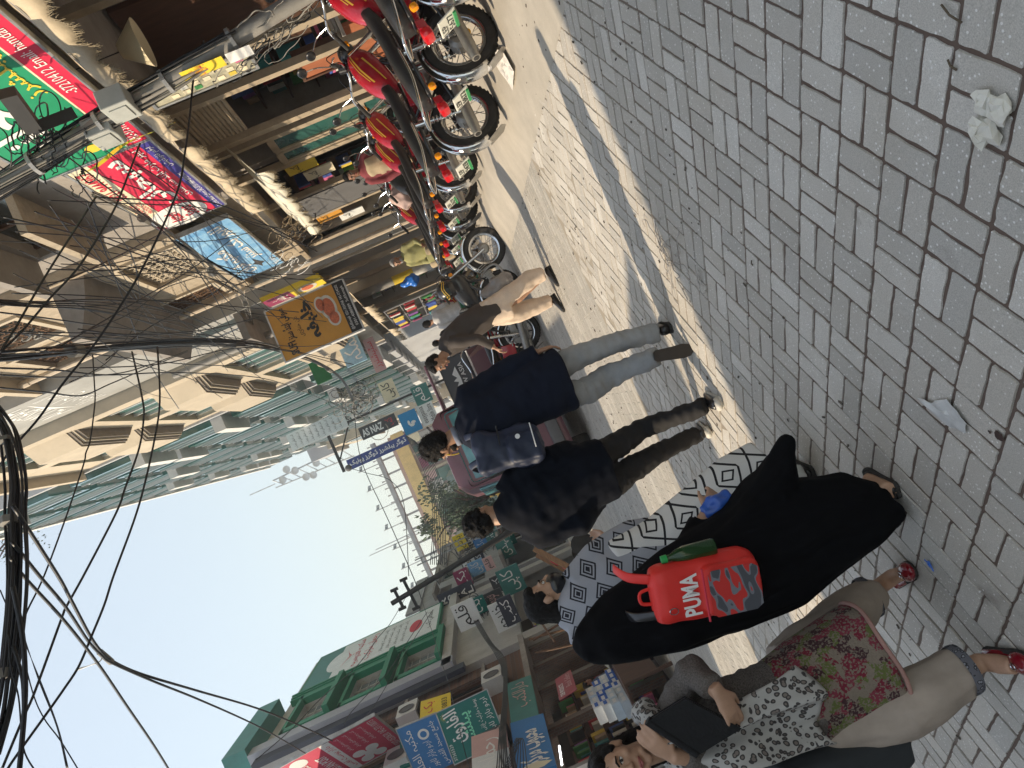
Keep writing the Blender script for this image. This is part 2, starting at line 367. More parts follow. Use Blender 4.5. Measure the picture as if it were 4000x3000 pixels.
nd = n.new('ShaderNodeTexNoise'); nd.inputs['Scale'].default_value = 0.7; nd.inputs['Detail'].default_value = 8; L.new(geo.outputs['Position'], nd.inputs['Vector'])
mx = n.new('ShaderNodeMix'); mx.data_type = 'RGBA'; mx.blend_type = 'MULTIPLY'; mx.inputs['Factor'].default_value = 0.6; L.new(br.outputs['Color'], mx.inputs['A']); L.new(nd.outputs['Color'], mx.inputs['B'])
L.new(br.outputs['Color'], b.inputs['Base Color'])
road.data.materials.append(Mr)

def stone_mesh(lx, ly, seed, k=3):
    r = random.Random(seed); pts = []
    cs = [(-lx/2, -ly/2), (lx/2, -ly/2), (lx/2, ly/2), (-lx/2, ly/2)]
    for i in range(4):
        a = Vector(cs[i]); b2 = Vector(cs[(i+1) % 4]); kk = k if (i % 2 == 0) else max(1, k-1)
        dr = (b2-a).normalized(); nn = Vector((dr.y, -dr.x))
        c = 0.006
        pts.append(a+dr*c+nn*(-c*0.3) if True else a)
        for j in range(1, kk+1): pts.append(a.lerp(b2, j/(kk+1)) + nn*r.uniform(-0.0045, 0.0015))
        pts.append(b2-dr*c+nn*(-c*0.3))
    n_ = len(pts); mb = MB()
    top = [(p.x*0.986, p.y*0.974, 0.0) for p in pts]; bot = [(p.x, p.y, -0.008) for p in pts]
    mb.add(bot+top, [(i, (i+1) % n_, n_+(i+1) % n_, n_+i) for i in range(n_)]+[tuple(range(n_, 2*n_))])
    return mb
SQ = 0.2125
ang = rad(45.0)
ea = Vector((math.cos(ang), math.sin(ang), 0)); eb = Vector((-math.sin(ang), math.cos(ang), 0))
O0 = GR(3000+640/2.212, 620/2.212); O0.z = 0
stones = []
for i in range(-60, 60):
    for j in range(-60, 60):
        c = O0 + ea*((i+0.5)*SQ) + eb*((j+0.5)*SQ)
        if c.y < 0.35 or c.y > 7.0 or c.x < -5.2 or c.x > 4.6: continue
        sx, sy, d = proj(c)
        if d < 0.3: continue
        vis = -180 < sx < 4180 and -180 < sy < 3180
        if not vis and not (-1200 < sx < 5200 and -1200 < sy < 4200): continue
        for q in (-1, 1):
            if (i+j) % 2 == 0: p = c + eb*(q*SQ/4); a = ang
            else: p = c + ea*(q*SQ/4); a = ang+PI/2
            stones.append((0 if vis else 1, d, p, a))
stones.sort(key=lambda t: (t[0], t[1]))
variants = [stone_mesh(SQ-0.0085, SQ/2-0.009, s, 4) for s in range(12)]
vmesh = [v.mesh('paving_stone', False, False) for v in variants]
for v in vmesh: v.materials.append(M_pave)
rest = MB()
for k, (vi, d, p, a) in enumerate(stones):
    z = rnd.uniform(-0.0025, 0.002); aa = a+rnd.uniform(-0.02, 0.02) + (PI if rnd.random() < 0.5 else 0)
    tx, ty = rnd.uniform(-0.012, 0.012), rnd.uniform(-0.02, 0.02)
    if k < 300:
        o = bpy.data.objects.new('paving_stone', vmesh[k % 12]); COL.objects.link(o); o.parent = paving
        o.location = (p.x, p.y, z); o.rotation_euler = (tx, ty, aa)
    else:
        Mx = Matrix.Translation((p.x, p.y, z)) @ Euler((tx, ty, aa)).to_matrix().to_4x4()
        va = variants[k % 12]
        rest.add([Mx @ Vector(v) for v in va.v], va.f)
o = rest.build('paving_stones_beyond', M_pave, paving, fixn=False); o['kind'] = 'stuff'
# the road farther on: small pavers in running bond across the street
rb = MB()
row = 0; y = 7.12
while y < 19.0:
    x = -6.4 + (row % 2)*0.12
    while x < 4.8:
        sx, sy, d = proj((x, y, 0))
        if -200 < sx < 4200 and -200 < sy < 3200:
            z = rnd.uniform(-0.001, 0.001); w, h = 0.1135, 0.0535
            dz = rnd.uniform(-0.0008, 0.0008)
            rb.add([(x-w, y-h, z-0.006), (x+w, y-h, z-0.006), (x+w, y+h, z-0.006), (x-w, y+h, z-0.006), (x-w+.004, y-h+.004, z+dz), (x+w-.004, y-h+.004, z-dz), (x+w-.004, y+h-.004, z-dz), (x-w+.004, y+h-.004, z+dz)],
                   [(0, 1, 5, 4), (1, 2, 6, 5), (2, 3, 7, 6), (3, 0, 4, 7), (4, 5, 6, 7)])
        x += 0.24
    y += 0.12 if y < 12 else 0.12; row += 1
o = rb.build('road_pavers', M_pave2, road, fixn=False); o['kind'] = 'stuff'
# ------------------------------------------------------------------ right side of the street
M_cement = mat('cement_render', (0.30, 0.275, 0.25), 0.9, var=0.22, scale=1.6, bump=0.25, bscale=30, dirt=0.5)
M_stucco = mat('beige_stucco', (0.43, 0.36, 0.27), 0.92, var=0.14, scale=9, bump=0.5, bscale=70, dirt=0.25)
M_cream = mat('cream_paint', (0.5, 0.43, 0.33), 0.85, var=0.08, scale=1.5, bump=0.08, dirt=0.25)
M_white = mat('white_paint', (0.62, 0.62, 0.6), 0.75, var=0.06, scale=2.5, dirt=0.15)
M_greyp = mat('grey_paint', (0.36, 0.36, 0.37), 0.8, var=0.1, scale=2, dirt=0.3)
M_dgrey = mat('dark_grey_paint', (0.12, 0.12, 0.125), 0.75, var=0.15, scale=3)
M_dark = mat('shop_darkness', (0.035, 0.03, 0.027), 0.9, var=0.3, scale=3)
M_brown = mat('brown_wood', (0.085, 0.042, 0.026), 0.6, var=0.3, scale=5, stretch=(3, 3, 0.6), bump=0.15)
M_redwood = mat('red_wood', (0.33, 0.12, 0.06), 0.5, var=0.2, scale=4, stretch=(3, 3, 0.5))
M_tan = mat('tan_metal', (0.4, 0.33, 0.24), 0.6, var=0.15, scale=5, dirt=0.35)
M_canvas = mat('cream_canvas', (0.55, 0.46, 0.33), 0.9, var=0.12, scale=3, bump=0.25, bscale=25, dirt=0.3)
M_glassg = mat('green_glass', (0.035, 0.12, 0.105), 0.12, var=0.25, scale=0.8, spec=0.8)
M_glassd = mat('dark_glass', (0.02, 0.028, 0.03), 0.08, var=0.2, scale=1.2, spec=0.8)
M_steel = mat('galvanised_steel', (0.42, 0.43, 0.44), 0.5, metal=0.6, var=0.2, scale=7, dirt=0.4)
M_rust = mat('rusty_iron', (0.16, 0.09, 0.05), 0.85, var=0.35, scale=9, bump=0.3)
M_blackm = mat('black_iron', (0.025, 0.025, 0.026), 0.55, var=0.2, scale=9)
M_pvc = mat('pvc_pipe', (0.56, 0.47, 0.36), 0.6, var=0.12, scale=6, dirt=0.4)
M_txw = mat('white_letter', (0.82, 0.82, 0.8), 0.6, var=0.0)
M_txy = mat('yellow_letter', (0.8, 0.6, 0.05), 0.6, var=0.0)
M_txr = mat('red_letter', (0.62, 0.03, 0.06), 0.6, var=0.0)
M_txk = mat('black_letter', (0.02, 0.02, 0.022), 0.6, var=0.0)
M_txg = mat('mint_letter', (0.25, 0.75, 0.5), 0.6, var=0.0)
def flex(name, c, v=0.08): return mat(name, c, 0.55, var=v, scale=2.0, bump=0.05, bscale=6)
M_fgreen = flex('green_flex', (0.01, 0.28, 0.13)); M_fred = flex('red_flex', (0.66, 0.02, 0.07)); M_fblue = flex('indigo_flex', (0.06, 0.05, 0.3))
M_fcream = flex('cream_flex', (0.8, 0.72, 0.52)); M_forange = flex('orange_flex', (0.62, 0.3, 0.045)); M_fyel = flex('yellow_flex', (0.8, 0.6, 0.04))
M_fsky = mat('sky_blue_flex', (0.1, 0.34, 0.68), 0.5, var=0.1, scale=3.5, col2=(0.33, 0.58, 0.82)); M_fcrim = flex('crimson_flex', (0.6, 0.05, 0.11)); M_fbl2 = flex('blue_flex', (0.045, 0.2, 0.48))
M_fdg = flex('deep_green_flex', (0.005, 0.16, 0.14)); M_fpink = flex('pale_pink_flex', (0.62, 0.4, 0.38)); M_fwht = flex('white_flex', (0.75, 0.77, 0.77)); M_fmar = flex('maroon_flex', (0.28, 0.03, 0.1)); M_fgry = flex('charcoal_flex', (0.06, 0.06, 0.065))

def wall_open(mb, x0, x1, y0, y1, z0, z1, ops):
    # wall slab between planes x0 and x1 with openings (ya, yb, za, zb)
    zs = sorted(set([z0, z1]+[q for o in ops for q in (o[2], o[3]) if z0 < q < z1]))
    for za, zb in zip(zs[:-1], zs[1:]):
        cur = y0; zm = (za+zb)/2
        for o in sorted([o for o in ops if o[2] < zm < o[3]]):
            if o[0] > cur: mb.bx(x0, x1, cur, o[0], za, zb)
            cur = o[1]
        if cur < y1: mb.bx(x0, x1, cur, y1, za, zb)
    return mb
def bld(name, label, cat='building', loc=(0, 0, 0)): return thing(name, label, cat, loc)
def jali(parent, x, y0, y1, z0, z1, m, ny=6, nz=5, r=0.012, curl=True):
    g = MB()
    for i in range(ny+1):
        y = y0+(y1-y0)*i/ny; g.box((x, y, (z0+z1)/2), (r*2, r*2, z1-z0))
    for k in range(nz+1):
        z = z0+(z1-z0)*k/nz; g.box((x-0.002, (y0+y1)/2, z), (r*1.6, y1-y0, r*1.6))
    if curl:
        for i in range(ny):
            for k in range(nz):
                cy_ = y0+(y1-y0)*(i+.5)/ny; cz_ = z0+(z1-z0)*(k+.5)/nz; ry = (y1-y0)/ny*0.36; rz = (z1-z0)/nz*0.36
                g.tube([(x, cy_+ry*math.cos(t)*(1-.35*math.sin(t)), cz_+rz*math.sin(t)) for t in [2*PI*q/9 for q in range(9)]], r*0.75, 5, closed=True)
    return g.build('grille', m, parent)

# --- A: near shop building with cement upper storey
A = bld('shop_building', 'near cement shop building with deep sunshades above the green and red signboards')
wa = MB(); opsA = [(8.85, 10.75, 5.28, 6.0), (5.2, 7.3, 5.28, 6.0), (8.9, 10.7, 7.3, 8.6), (5.2, 7.3, 7.3, 8.6)]
wall_open(wa, 4.38, 4.62, 0.4, 11.40, 3.3, 9.6, opsA)
wa.bx(4.62, 9.0, 11.2, 11.395, 0, 9.6); wa.bx(4.62, 9.0, 0.4, 0.6, 0, 9.6); wa.bx(8.8, 9.0, 0.6, 11.2, 0, 9.6); wa.bx(4.62, 8.8, 0.6, 11.2, 9.4, 9.6); wa.bx(4.62, 8.8, 0.6, 11.2, 3.3, 3.45)
wa.build('wall', M_cement, A)
for (a, b_, c, d) in opsA:
    MB().bx(4.55, 4.58, a, b_, c, d).build('window_pane', M_glassd, A)
    for yy in (a+.03, (a+b_)/2, b_-.03): MB().bx(4.5, 4.55, yy-.03, yy+.03, c, d).build('mullion', M_brown, A)
    MB().bx(3.86, 4.38, a-.12, b_+.12, d+.1, d+.2).build('sunshade', M_cement, A)
    MB().bx(3.88, 4.38, a-.1, b_+.1, c-.12, c-.03).build('window_ledge', M_stucco, A)
MB().bx(4.1, 4.38, 0.4, 11.4, 9.2, 9.35).build('cornice', M_cement, A)
# shop fronts below
fl = MB().bx(4.4, 8.8, 0.6, 11.2, 0.0, 0.12); fl.build('shop_floor', M_greyp, A)
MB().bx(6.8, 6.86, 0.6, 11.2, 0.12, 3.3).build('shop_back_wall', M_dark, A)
def post(parent, y, w=0.09, z0=0.12, z1=3.3, m=M_tan, x=4.5, d=0.09): return MB().bx(x-d/2, x+d/2, y-w/2, y+w/2, z0, z1).build('shop_post', m, parent)
for y, w in ((4.5, .2), (6.55, .1), (8.02, .12), (8.74, .1), (9.98, .13), (10.25, .08), (11.32, .1)): post(A, y, w)
MB().bx(5.4, 5.46, 8.1, 9.95, 0.12, 3.25).build('wood_partition', M_brown, A)
MB().bx(4.7, 4.74, 8.78, 9.92, 0.12, 1.02).build('counter_front', M_redwood, A)
MB().bx(4.6, 5.1, 8.78, 9.92, 1.02, 1.06).build('counter_top', M_white, A)
p = MB().bx(4.62, 4.66, 8.85, 9.42, 1.15, 1.66); p.build('wood_board', M_redwood, A)
fr = MB(); fr.bx(4.6, 4.68, 8.81, 8.85, 1.11, 1.7); fr.bx(4.6, 4.68, 9.42, 9.46, 1.11, 1.7); fr.bx(4.6, 4.68, 8.85, 9.42, 1.66, 1.7); fr.bx(4.6, 4.68, 8.85, 9.42, 1.11, 1.15); fr.build('board_trim', M_brown, A)
for k in range(11):
    z = 2.64+k*0.055; MB().tube([(4.56, 8.8, z), (4.56, 9.93, z)], 0.027, 6).build('shutter_slat', M_tan, A)
MB().bx(4.5, 4.62, 8.05, 11.3, 3.24, 3.3).build('lintel', M_tan, A)
# glass door leaf and side light
for (a, b_) in ((10.3, 10.82), (10.84, 11.27)):
    d = MB()
    for (q, r_) in ((a, a+.06), (b_-.06, b_)): d.bx(4.47, 4.53, q, r_, 0.12, 2.5)
    for zz in (0.12, 1.1, 2.42): d.bx(4.472, 4.528, a+.06, b_-.06, zz, zz+.1)
    dd = d.build('door_leaf', M_tan, A); MB().bx(4.495, 4.505, a+.06, b_-.06, 0.22, 2.42).build('door_glass', M_glassg, dd)
    MB().bx(4.42, 4.47, b_-.05, b_-.02, 1.0, 1.25).build('door_handle', M_steel, dd)
# dark stock shelves in the near shop
for zz in (0.9, 1.5, 2.1, 2.7):
    MB().bx(6.2, 6.75, 4.7, 7.9, zz, zz+0.03).build('shelf', M_brown, A)
wood = [(0.3, 0.25, 0.2), (0.35, 0.1, 0.08), (0.12, 0.16, 0.3), (0.4, 0.35, 0.2), (0.16, 0.22, 0.14), (0.45, 0.42, 0.38)]
M_stock = [mat('stock_%s' % nme, c, 0.7, var=0.2) for nme, c in zip(('tan', 'red', 'blue', 'ochre', 'green', 'pale'), wood)]
bk = random.Random(5)
books = {}
for zz in (0.93, 1.53, 2.13):
    y = 4.8
    while y < 7.8:
        w = bk.uniform(.05, .16); h = bk.uniform(.25, .5); mm = bk.choice(M_stock)
        books.setdefault(mm.name, (MB(), mm))[0].bx(6.3, 6.7, y, y+w, zz+.001, zz+h); y += w+bk.choice((.004, .01, .08))
for nm, (mb, mm) in books.items():
    o = mb.build('shelf_stock', mm, A); o['kind'] = 'stuff'

# awnings: canvas with scalloped valance and a raffia fringe
def awning(label, y0, y1, xt, zt, xb, zb, val, seed, m=M_canvas, scal=0.36):
    r = random.Random(seed); t = thing('canvas_awning', label, 'awning', (xt, (y0+y1)/2, zb)); ny = max(6, int((y1-y0)/0.12)); L_ = y1-y0
    def top(u, v):
        y = (u-.5)*L_; s = 0.03*math.sin(u*L_*3.1+seed)+0.05*math.sin(PI*v)*mnoise.noise((u*L_*1.7, v*2, seed))
        return Vector((xb-xt, 0, 0))*v + Vector((0, y, zt-zb)) + Vector((0, 0, zb-zt))*v + Vector((0, 0, -abs(s)*0.9*math.sin(PI*v)))
    mb = MB().grid(top, ny, 6); o = mb.build('canopy', m, t, smooth=True, fixn=False)
    so = o.modifiers.new('s', 'SOLIDIFY'); so.thickness = 0.008
    pts = []; n_ = int(L_/0.03)
    lo = []
    for i in range(n_+1):
        y = (i/n_-.5)*L_; ph = ((y+L_/2)/scal) % 1.0; dz = val*(0.62+0.38*math.sin(PI*ph))
        xw = (xb-xt)+0.018*math.sin(y*9+seed)-0.01
        pts.append((Vector((xw, y, 0)), Vector((xw-0.02, y, -dz))))
    mb = MB()
    vs = [q for p_ in pts for q in p_]; mb.add(vs, [(2*i, 2*i+2, 2*i+3, 2*i+1) for i in range(n_)])
    o = mb.build('valance', m, t, smooth=True, fixn=False); so = o.modifiers.new('s', 'SOLIDIFY'); so.thickness = 0.006
    fb = MB()
    for i in range(n_*3):
        q = pts[min(n_, int(i/3))][1]+Vector((0, r.uniform(-.02, .02), 0.01)); e = q+Vector((r.uniform(-.03, .02), r.uniform(-.025, .025), -r.uniform(.03, .075)))
        fb.tube([q, q.lerp(e, .5)+Vector((0, r.uniform(-.01, .01), 0)), e], [0.004, 0.003, 0.0012], 3)
    o = fb.build('fringe', mat('raffia_fringe', (0.3, 0.25, 0.17), 0.9, var=0.3), t, fixn=False); o['kind'] = 'stuff'
    MB().tube([(xb-xt+.015, -L_/2, 0.0), (xb-xt+.015, L_/2, 0.0)], 0.016, 6).build('awning_bar', M_steel, t)
    return t
awning('cream canvas awning with fringe below the green signboard, nearest the camera', 4.2, 8.12, 4.36, 3.45, 3.92, 3.22, 0.2, 1)
awning('cream fringed awning under the red signboard, scalloped edge in the sun', 8.46, 11.2, 4.36, 3.42, 3.95, 3.2, 0.2, 2)
awning('pale lower fringed awning over the glass shop door', 9.9, 13.2, 4.44, 2.98, 3.95, 2.74, 0.18, 3, m=mat('pale_canvas', (0.72, 0.68, 0.56), 0.9, var=0.12, scale=3, bump=0.25, dirt=0.25))

# --- green signboard
SX = 4.2
def bX(name, label, y_far, y_near, z1, z0, m, X=SX, **k):   # board on the right-hand frontage, read from far (left) to near (right)
    return board(name, label, 'sign', (X, y_far, z1), (X, y_near, z1), (X, y_far, z0), m, **k)
B = bX('signboard', 'large green signboard with white script and red lower band', 8.44, 3.6, 4.66, 3.47, M_fgreen, frame=M_steel, frame_w=0.025)
B.rect('red_band', 0, 0.81, 1, 1, M_fred); B.rect('cream_line', 0, 0.795, 1, 0.81, M_fcream, 0.005)
B.text('ہمدرد کتب خانہ', 0.10, 0.06, 0.92, 0.60, M_txw, bold=0.02, shear=-0.2)
B.text('نیو کتب سنٹر پبلشرز', 0.30, 0.60, 0.80, 0.77, M_txy, bold=0.01, shear=-0.2)
B.text('042-37312-372', 0.01, 0.85, 0.14, 0.96, M_txw, lift=0.01); B.text('-37210412 Email: hamdard.kutab@gmail.com, Visit us: www.hamdardkutab', 0.27, 0.845, 0.99, 0.965, M_txw, lift=0.01)
B.text('-14', 0.30, 0.46, 0.36, 0.57, M_txw); B.disc('gold_seal', 0.05, 0.58, 0.018, 0.075, M_txy, 0.009); B.text('پبلشرز', 0.07, 0.52, 0.16, 0.66, M_txy)
# --- red signboard
B = bX('signboard', 'red signboard with white script, indigo lower band and a white oval', 11.06, 8.5, 4.44, 3.48, M_fred, frame=M_steel, frame_w=0.025)
B.rect('indigo_band', 0, 0.86, 1, 1, M_fblue); B.patch('cream_band', [(0.2, 0.0), (0.12, 0.24), (1, 0.24), (1, 0)][::-1] if False else [(0.12, 0.24), (1, 0.24), (1, 0.0), (0.2, 0.0)], M_fcream, 0.005)
B.disc('white_oval', 0.11, 0.40, 0.155, 0.40, M_txw, 0.006); B.text('Attari', 0.015, 0.22, 0.18, 0.42, M_txr, 0.011, bold=0.02, shear=0.2); B.text('Sons', 0.04, 0.45, 0.2, 0.65, M_txr, 0.011, bold=0.02, shear=0.2)
B.text('MAROOF', 0.28, 0.02, 0.46, 0.13, M_txr, 0.011); B.text('PRODUCTS', 0.28, 0.15, 0.46, 0.22, M_txr, 0.011); B.text('0321-9444967', 0.56, 0.03, 0.95, 0.19, M_txr, 0.011, bold=0.01)
B.text('سبحانی', 0.30, 0.28, 0.95, 0.64, M_txw, bold=0.03, shear=-0.25); B.text('پیپر مارٹ اینڈ سٹیشنری', 0.30, 0.68, 0.97, 0.83, M_txw, bold=0.01, shear=-0.2)
B.text('34 Urdu Bazar Lahore 042-37311884-37311885', 0.02, 0.90, 0.60, 0.97, M_txw, 0.011); B.text('ارقم فاؤنڈیشن', 0.70, 0.875, 0.95, 0.985, M_txw, 0.011)
# --- light blue signboard
B = bX('signboard', 'light blue signboard with white script and a bird, past the red one', 15.0, 11.6, 4.5, 3.62, M_fsky, frame=M_steel, frame_w=0.02)
B.text('مکتبہ قرآن', 0.08, 0.08, 0.62, 0.50, M_txw, bold=0.03, shear=-0.25); B.text('لاہور بک سنٹر', 0.30, 0.52, 0.95, 0.85, M_txw, bold=0.02, shear=-0.2)
B.text('7321865', 0.04, 0.86, 0.2, 0.95, M_txw); B.patch('bird_print', [(0.1, .62), (0.16, .58), (0.2, .5), (0.22, .58), (.3, .6), (.22, .66), (.17, .74), (.15, .65)][::-1], M_fgry, 0.007)

# --- B: beige stucco building
Bb = bld('stucco_building', 'beige rough stucco building with carved grille window above the blue signboard')
ops = [(11.8, 13.35, 4.62, 5.5), (14.35, 15.4, 4.9, 6.0), (12.0, 13.5, 7.25, 8.5), (14.0, 15.4, 7.25, 8.5), (12.0, 13.5, 9.8, 11.0), (14.0, 15.4, 9.8, 11.0)]
wb = MB(); wall_open(wb, 4.2, 4.5, 11.42, 15.9, 4.46, 12.6, ops); wb.bx(4.5, 9, 15.7, 15.9, 0, 12.6); wb.bx(4.5, 9, 11.42, 15.7, 12.4, 12.6)
wb.bx(4.45, 4.75, 11.42, 15.9, 3.3, 4.46); wb.bx(6.4, 6.6, 11.42, 15.7, 0, 12.4); wb.build('wall', M_stucco, Bb)
for i, (a, b_, c, d) in enumerate(ops):
    if i != 1: MB().bx(4.46, 4.49, a, b_, c, d).build('window_pane', M_glassd, Bb)
    t = MB(); t.bx(4.15, 4.2, a-.09, a, c-.09, d+.09); t.bx(4.15, 4.2, b_, b_+.09, c-.09, d+.09); t.bx(4.15, 4.2, a, b_, d, d+.09); t.bx(4.15, 4.2, a, b_, c-.09, c); t.build('window_surround', M_cream, Bb)
    jali(Bb, 4.25, a, b_, c, d, M_cream if i == 0 else M_rust, 9 if i == 0 else 6, 6 if i == 0 else 5, 0.014 if i == 0 else 0.01)
cn = MB()
prof = [(3.35, 6.38), (3.35, 6.24), (3.6, 6.1), (3.9, 5.95), (4.2, 5.85), (4.2, 6.38)]
cn.prism(prof, 4.35, Matrix(((1, 0, 0, 0), (0, 0, 1, 11.5), (0, 1, 0, 0), (0, 0, 0, 1)))); cn.build('canopy_slab', M_cement, Bb)
MB().bx(3.9, 4.2, 11.42, 15.9, 9.2, 9.34).build('string_course', M_cream, Bb)
MB().tube([(4.05, 15.2, 0.2), (4.05, 15.2, 12.4)], 0.06, 10).build('drain_pipe', M_pvc, Bb)
for z in (4.9, 6.9, 9.0, 11.2): MB().tube([(4.05, 15.2, z), (4.05, 15.2, z+.14)], 0.075, 10).build('pipe_collar', M_pvc, Bb)
for y in (11.6, 13.1, 14.4, 15.75): post(Bb, y, 0.1, z1=3.3, x=4.6)
MB().bx(4.55, 4.62, 13.2, 14.3, 0.0, 2.9).build('dark_shutter', M_dgrey, Bb)
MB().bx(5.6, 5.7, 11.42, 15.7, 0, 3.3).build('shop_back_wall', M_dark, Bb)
MB().bx(4.3, 4.75, 11.42, 15.9, 3.2, 3.3).build('lintel', M_tan, Bb)

# --- C: narrow grey building with painted lettering
Cb = bld('grey_building', 'narrow pale grey building with faded white lettering high on its front')
wc = MB(); wall_open(wc, 3.9, 4.1, 15.95, 18.6, 3.3, 12.2, [(16.4, 17.0, 5.2, 6.4)]); wc.bx(4.1, 9, 18.4, 18.6, 0, 12.2); wc.bx(4.1, 9, 15.95, 16.1, 0, 12.2); wc.bx(4.1, 9, 16.1, 18.4, 12, 12.2); wc.bx(5.6, 5.8, 16.1, 18.4, 0, 12.0)
wc.build('wall', mat('pale_grey_render', (0.36, 0.36, 0.345), 0.85, var=0.1, scale=1.2, dirt=0.3), Cb)
MB().bx(4.05, 4.08, 16.4, 17.0, 5.2, 6.4).build('window_pane', M_glassg, Cb)
BB = Board(Cb, (3.9, 18.5, 11.8), (0, -1, 0), (0, 0, -1), 2.5, 8.0, (-1, 0, 0))
BB.text('AL MISBAH', 0.1, 0.16, 0.9, 0.24, M_txw, rot=0); BB.text('المصباح اردو بازار', 0.1, 0.27, 0.92, 0.36, M_txw, shear=-0.2); BB.patch('swash', [(0.15, .26), (.5, .235), (.9, .255), (.5, .25)], M_txw, 0.006)
BB.disc('copyright_ring', 0.75, 0.06, 0.06, 0.02, M_txw)
MB().bx(3.3, 3.9, 16.0, 18.5, 5.0, 5.15).build('sunshade', M_cement, Cb)
for y in (16.05, 17.2, 18.45): post(Cb, y, 0.12, z1=3.3, x=4.1)
# --- D: cream building with faceted bays
Db = bld('bay_building', 'cream building with faceted projecting bays and dark stepped mouldings')
opsd = []
for r_ in range(4):
    z = 3.9+r_*3.3
    for (a, b_) in ((19.2, 22.3), (22.9, 26.2)): opsd.append((a, b_, z+1.35, z+2.75))
wd = MB(); wall_open(wd, 3.6, 3.85, 18.65, 26.6, 3.2, 14.6, [o for o in opsd if o[3] < 14.5]); wd.bx(3.85, 9, 26.4, 26.6, 0, 14.6); wd.bx(3.85, 9, 18.65, 18.85, 0, 14.6); wd.bx(3.85, 9, 18.85, 26.4, 14.4, 14.6); wd.bx(5.4, 5.6, 18.85, 26.4, 0, 14.4)
wd.build('wall', M_cream, Db)
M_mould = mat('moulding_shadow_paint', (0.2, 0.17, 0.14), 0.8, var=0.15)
for (a, b_, c, d) in opsd:
    if d > 14.5: continue
    MB().bx(3.78, 3.82, a, b_, c, d).build('window_pane', M_glassg, Db)
    for k in range(5): y = a+(b_-a)*k/4; MB().bx(3.72, 3.78, y-.03, y+.03, c, d).build('mullion', M_white, Db)
    # faceted apron bay below the window
    poly = [(3.6, a-.1), (3.22, a+.35), (3.22, b_-.35), (3.6, b_+.1)]
    MB().prism(poly, 1.1, Matrix.Translation((0, 0, c-1.22))).build('bay_panel', M_cream, Db)
    for k in range(3):
        o_ = 0.05+k*0.0; s = k*0.055
        pl = [(3.6, a-.06+s), (3.26+s, a+.35+s*.4), (3.26+s, b_-.35-s*.4), (3.6, b_+.06-s)]
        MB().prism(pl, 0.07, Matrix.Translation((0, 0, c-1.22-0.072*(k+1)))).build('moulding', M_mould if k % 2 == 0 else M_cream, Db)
MB().bx(3.3, 3.6, 18.65, 26.6, 14.2, 14.4).build('cornice', M_cream, Db)
for y in (18.75, 21.3, 24.0, 26.45): post(Db, y, 0.14, z1=3.2, x=3.8)
# --- E: tall glass-fronted block
Eb = bld('glass_building', 'tall green glass office block with white fins stretching down the right side')
M_slab = mat('grey_slab', (0.42, 0.43, 0.45), 0.7, var=0.08, scale=1)
E0, E1, EX, ZT = 26.7, 74.0, 3.62, 21.0
we = MB(); we.bx(EX+.3, 12, E0, E1, 0, ZT); we.build('wall', M_slab, Eb)
ng = 14; gw = (E1-E0)/ng
er = random.Random(11)
for f_ in range(6):
    z = 3.4+f_*2.95
    for k in range(ng):
        a = E0+k*gw; b_ = a+gw
        MB().bx(EX-.3, EX+.29, a+.3, b_-.3, z+.55, z+2.75).build('window_pane', M_glassg, Eb)
        for q in range(1, 4): y = a+.35+(gw-.7)*q/4; MB().bx(EX-.35, EX-.3, y-.035, y+.035, z+.55, z+2.75).build('mullion', M_slab, Eb)
        if (k*2+f_) % 5 == 0 or er.random() < .2:
            MB().bx(EX-.6, EX+.3, a+.2, b_-.2, z+.12, z+.52).build('sunshade', M_white, Eb)
        if er.random() < 0.25: MB().bx(EX-.12, EX+.28, a+.5, a+1.5, z+.55, z+1.15).build('air_conditioner', M_white, Eb)
    MB().bx(EX-.05, EX+.3, E0, E1, z-.12, z+.1).build('floor_band', M_slab, Eb)
for k in range(ng+1):
    y = E0+k*gw; MB().bx(EX-.1, EX+.3, y-.14, y+.14, 3.2, ZT).build('pilaster', M_slab, Eb)
MB().bx(EX-.4, EX+.4, E0, E1, ZT, ZT+.35).build('roof_edge', M_white, Eb)
for k in range(4):
    y = E0+4+k*11; MB().bx(EX+.1, EX+1.4, y, y+2.6, ZT+.35, ZT+1.9).build('roof_box', M_slab, Eb)
# --- far right: lower blocks closing the bend
Fb = bld('brick_building', 'far brick and white block past the glass building on the right')
MB().bx(2.6, 14, 74.2, 92, 0, 15.5).build('wall', M_cream, Fb)
for f_ in range(4):
    for k in range(5):
        y = 75+k*3.4; z = 3.2+f_*3.0; MB().bx(2.5, 2.61, y, y+2.2, z, z+1.7).build('window', M_glassd, Fb)
    MB().bx(2.3, 2.6, 74.2, 92, 2.9+f_*3.0, 3.1+f_*3.0).build('floor_band', M_rust if f_ == 3 else M_white, Fb)
MB().bx(2.2, 6, 78, 86, 15.5, 18.2).build('roof_room', M_slab, Fb)

awning('small fringed awning under the orange signboard', 16.7, 19.4, 3.75, 2.95, 3.1, 2.7, 0.2, 5)
awning('second small fringed awning farther under the pale blue board', 20.2, 23.5, 3.6, 2.9, 2.95, 2.6, 0.2, 6)
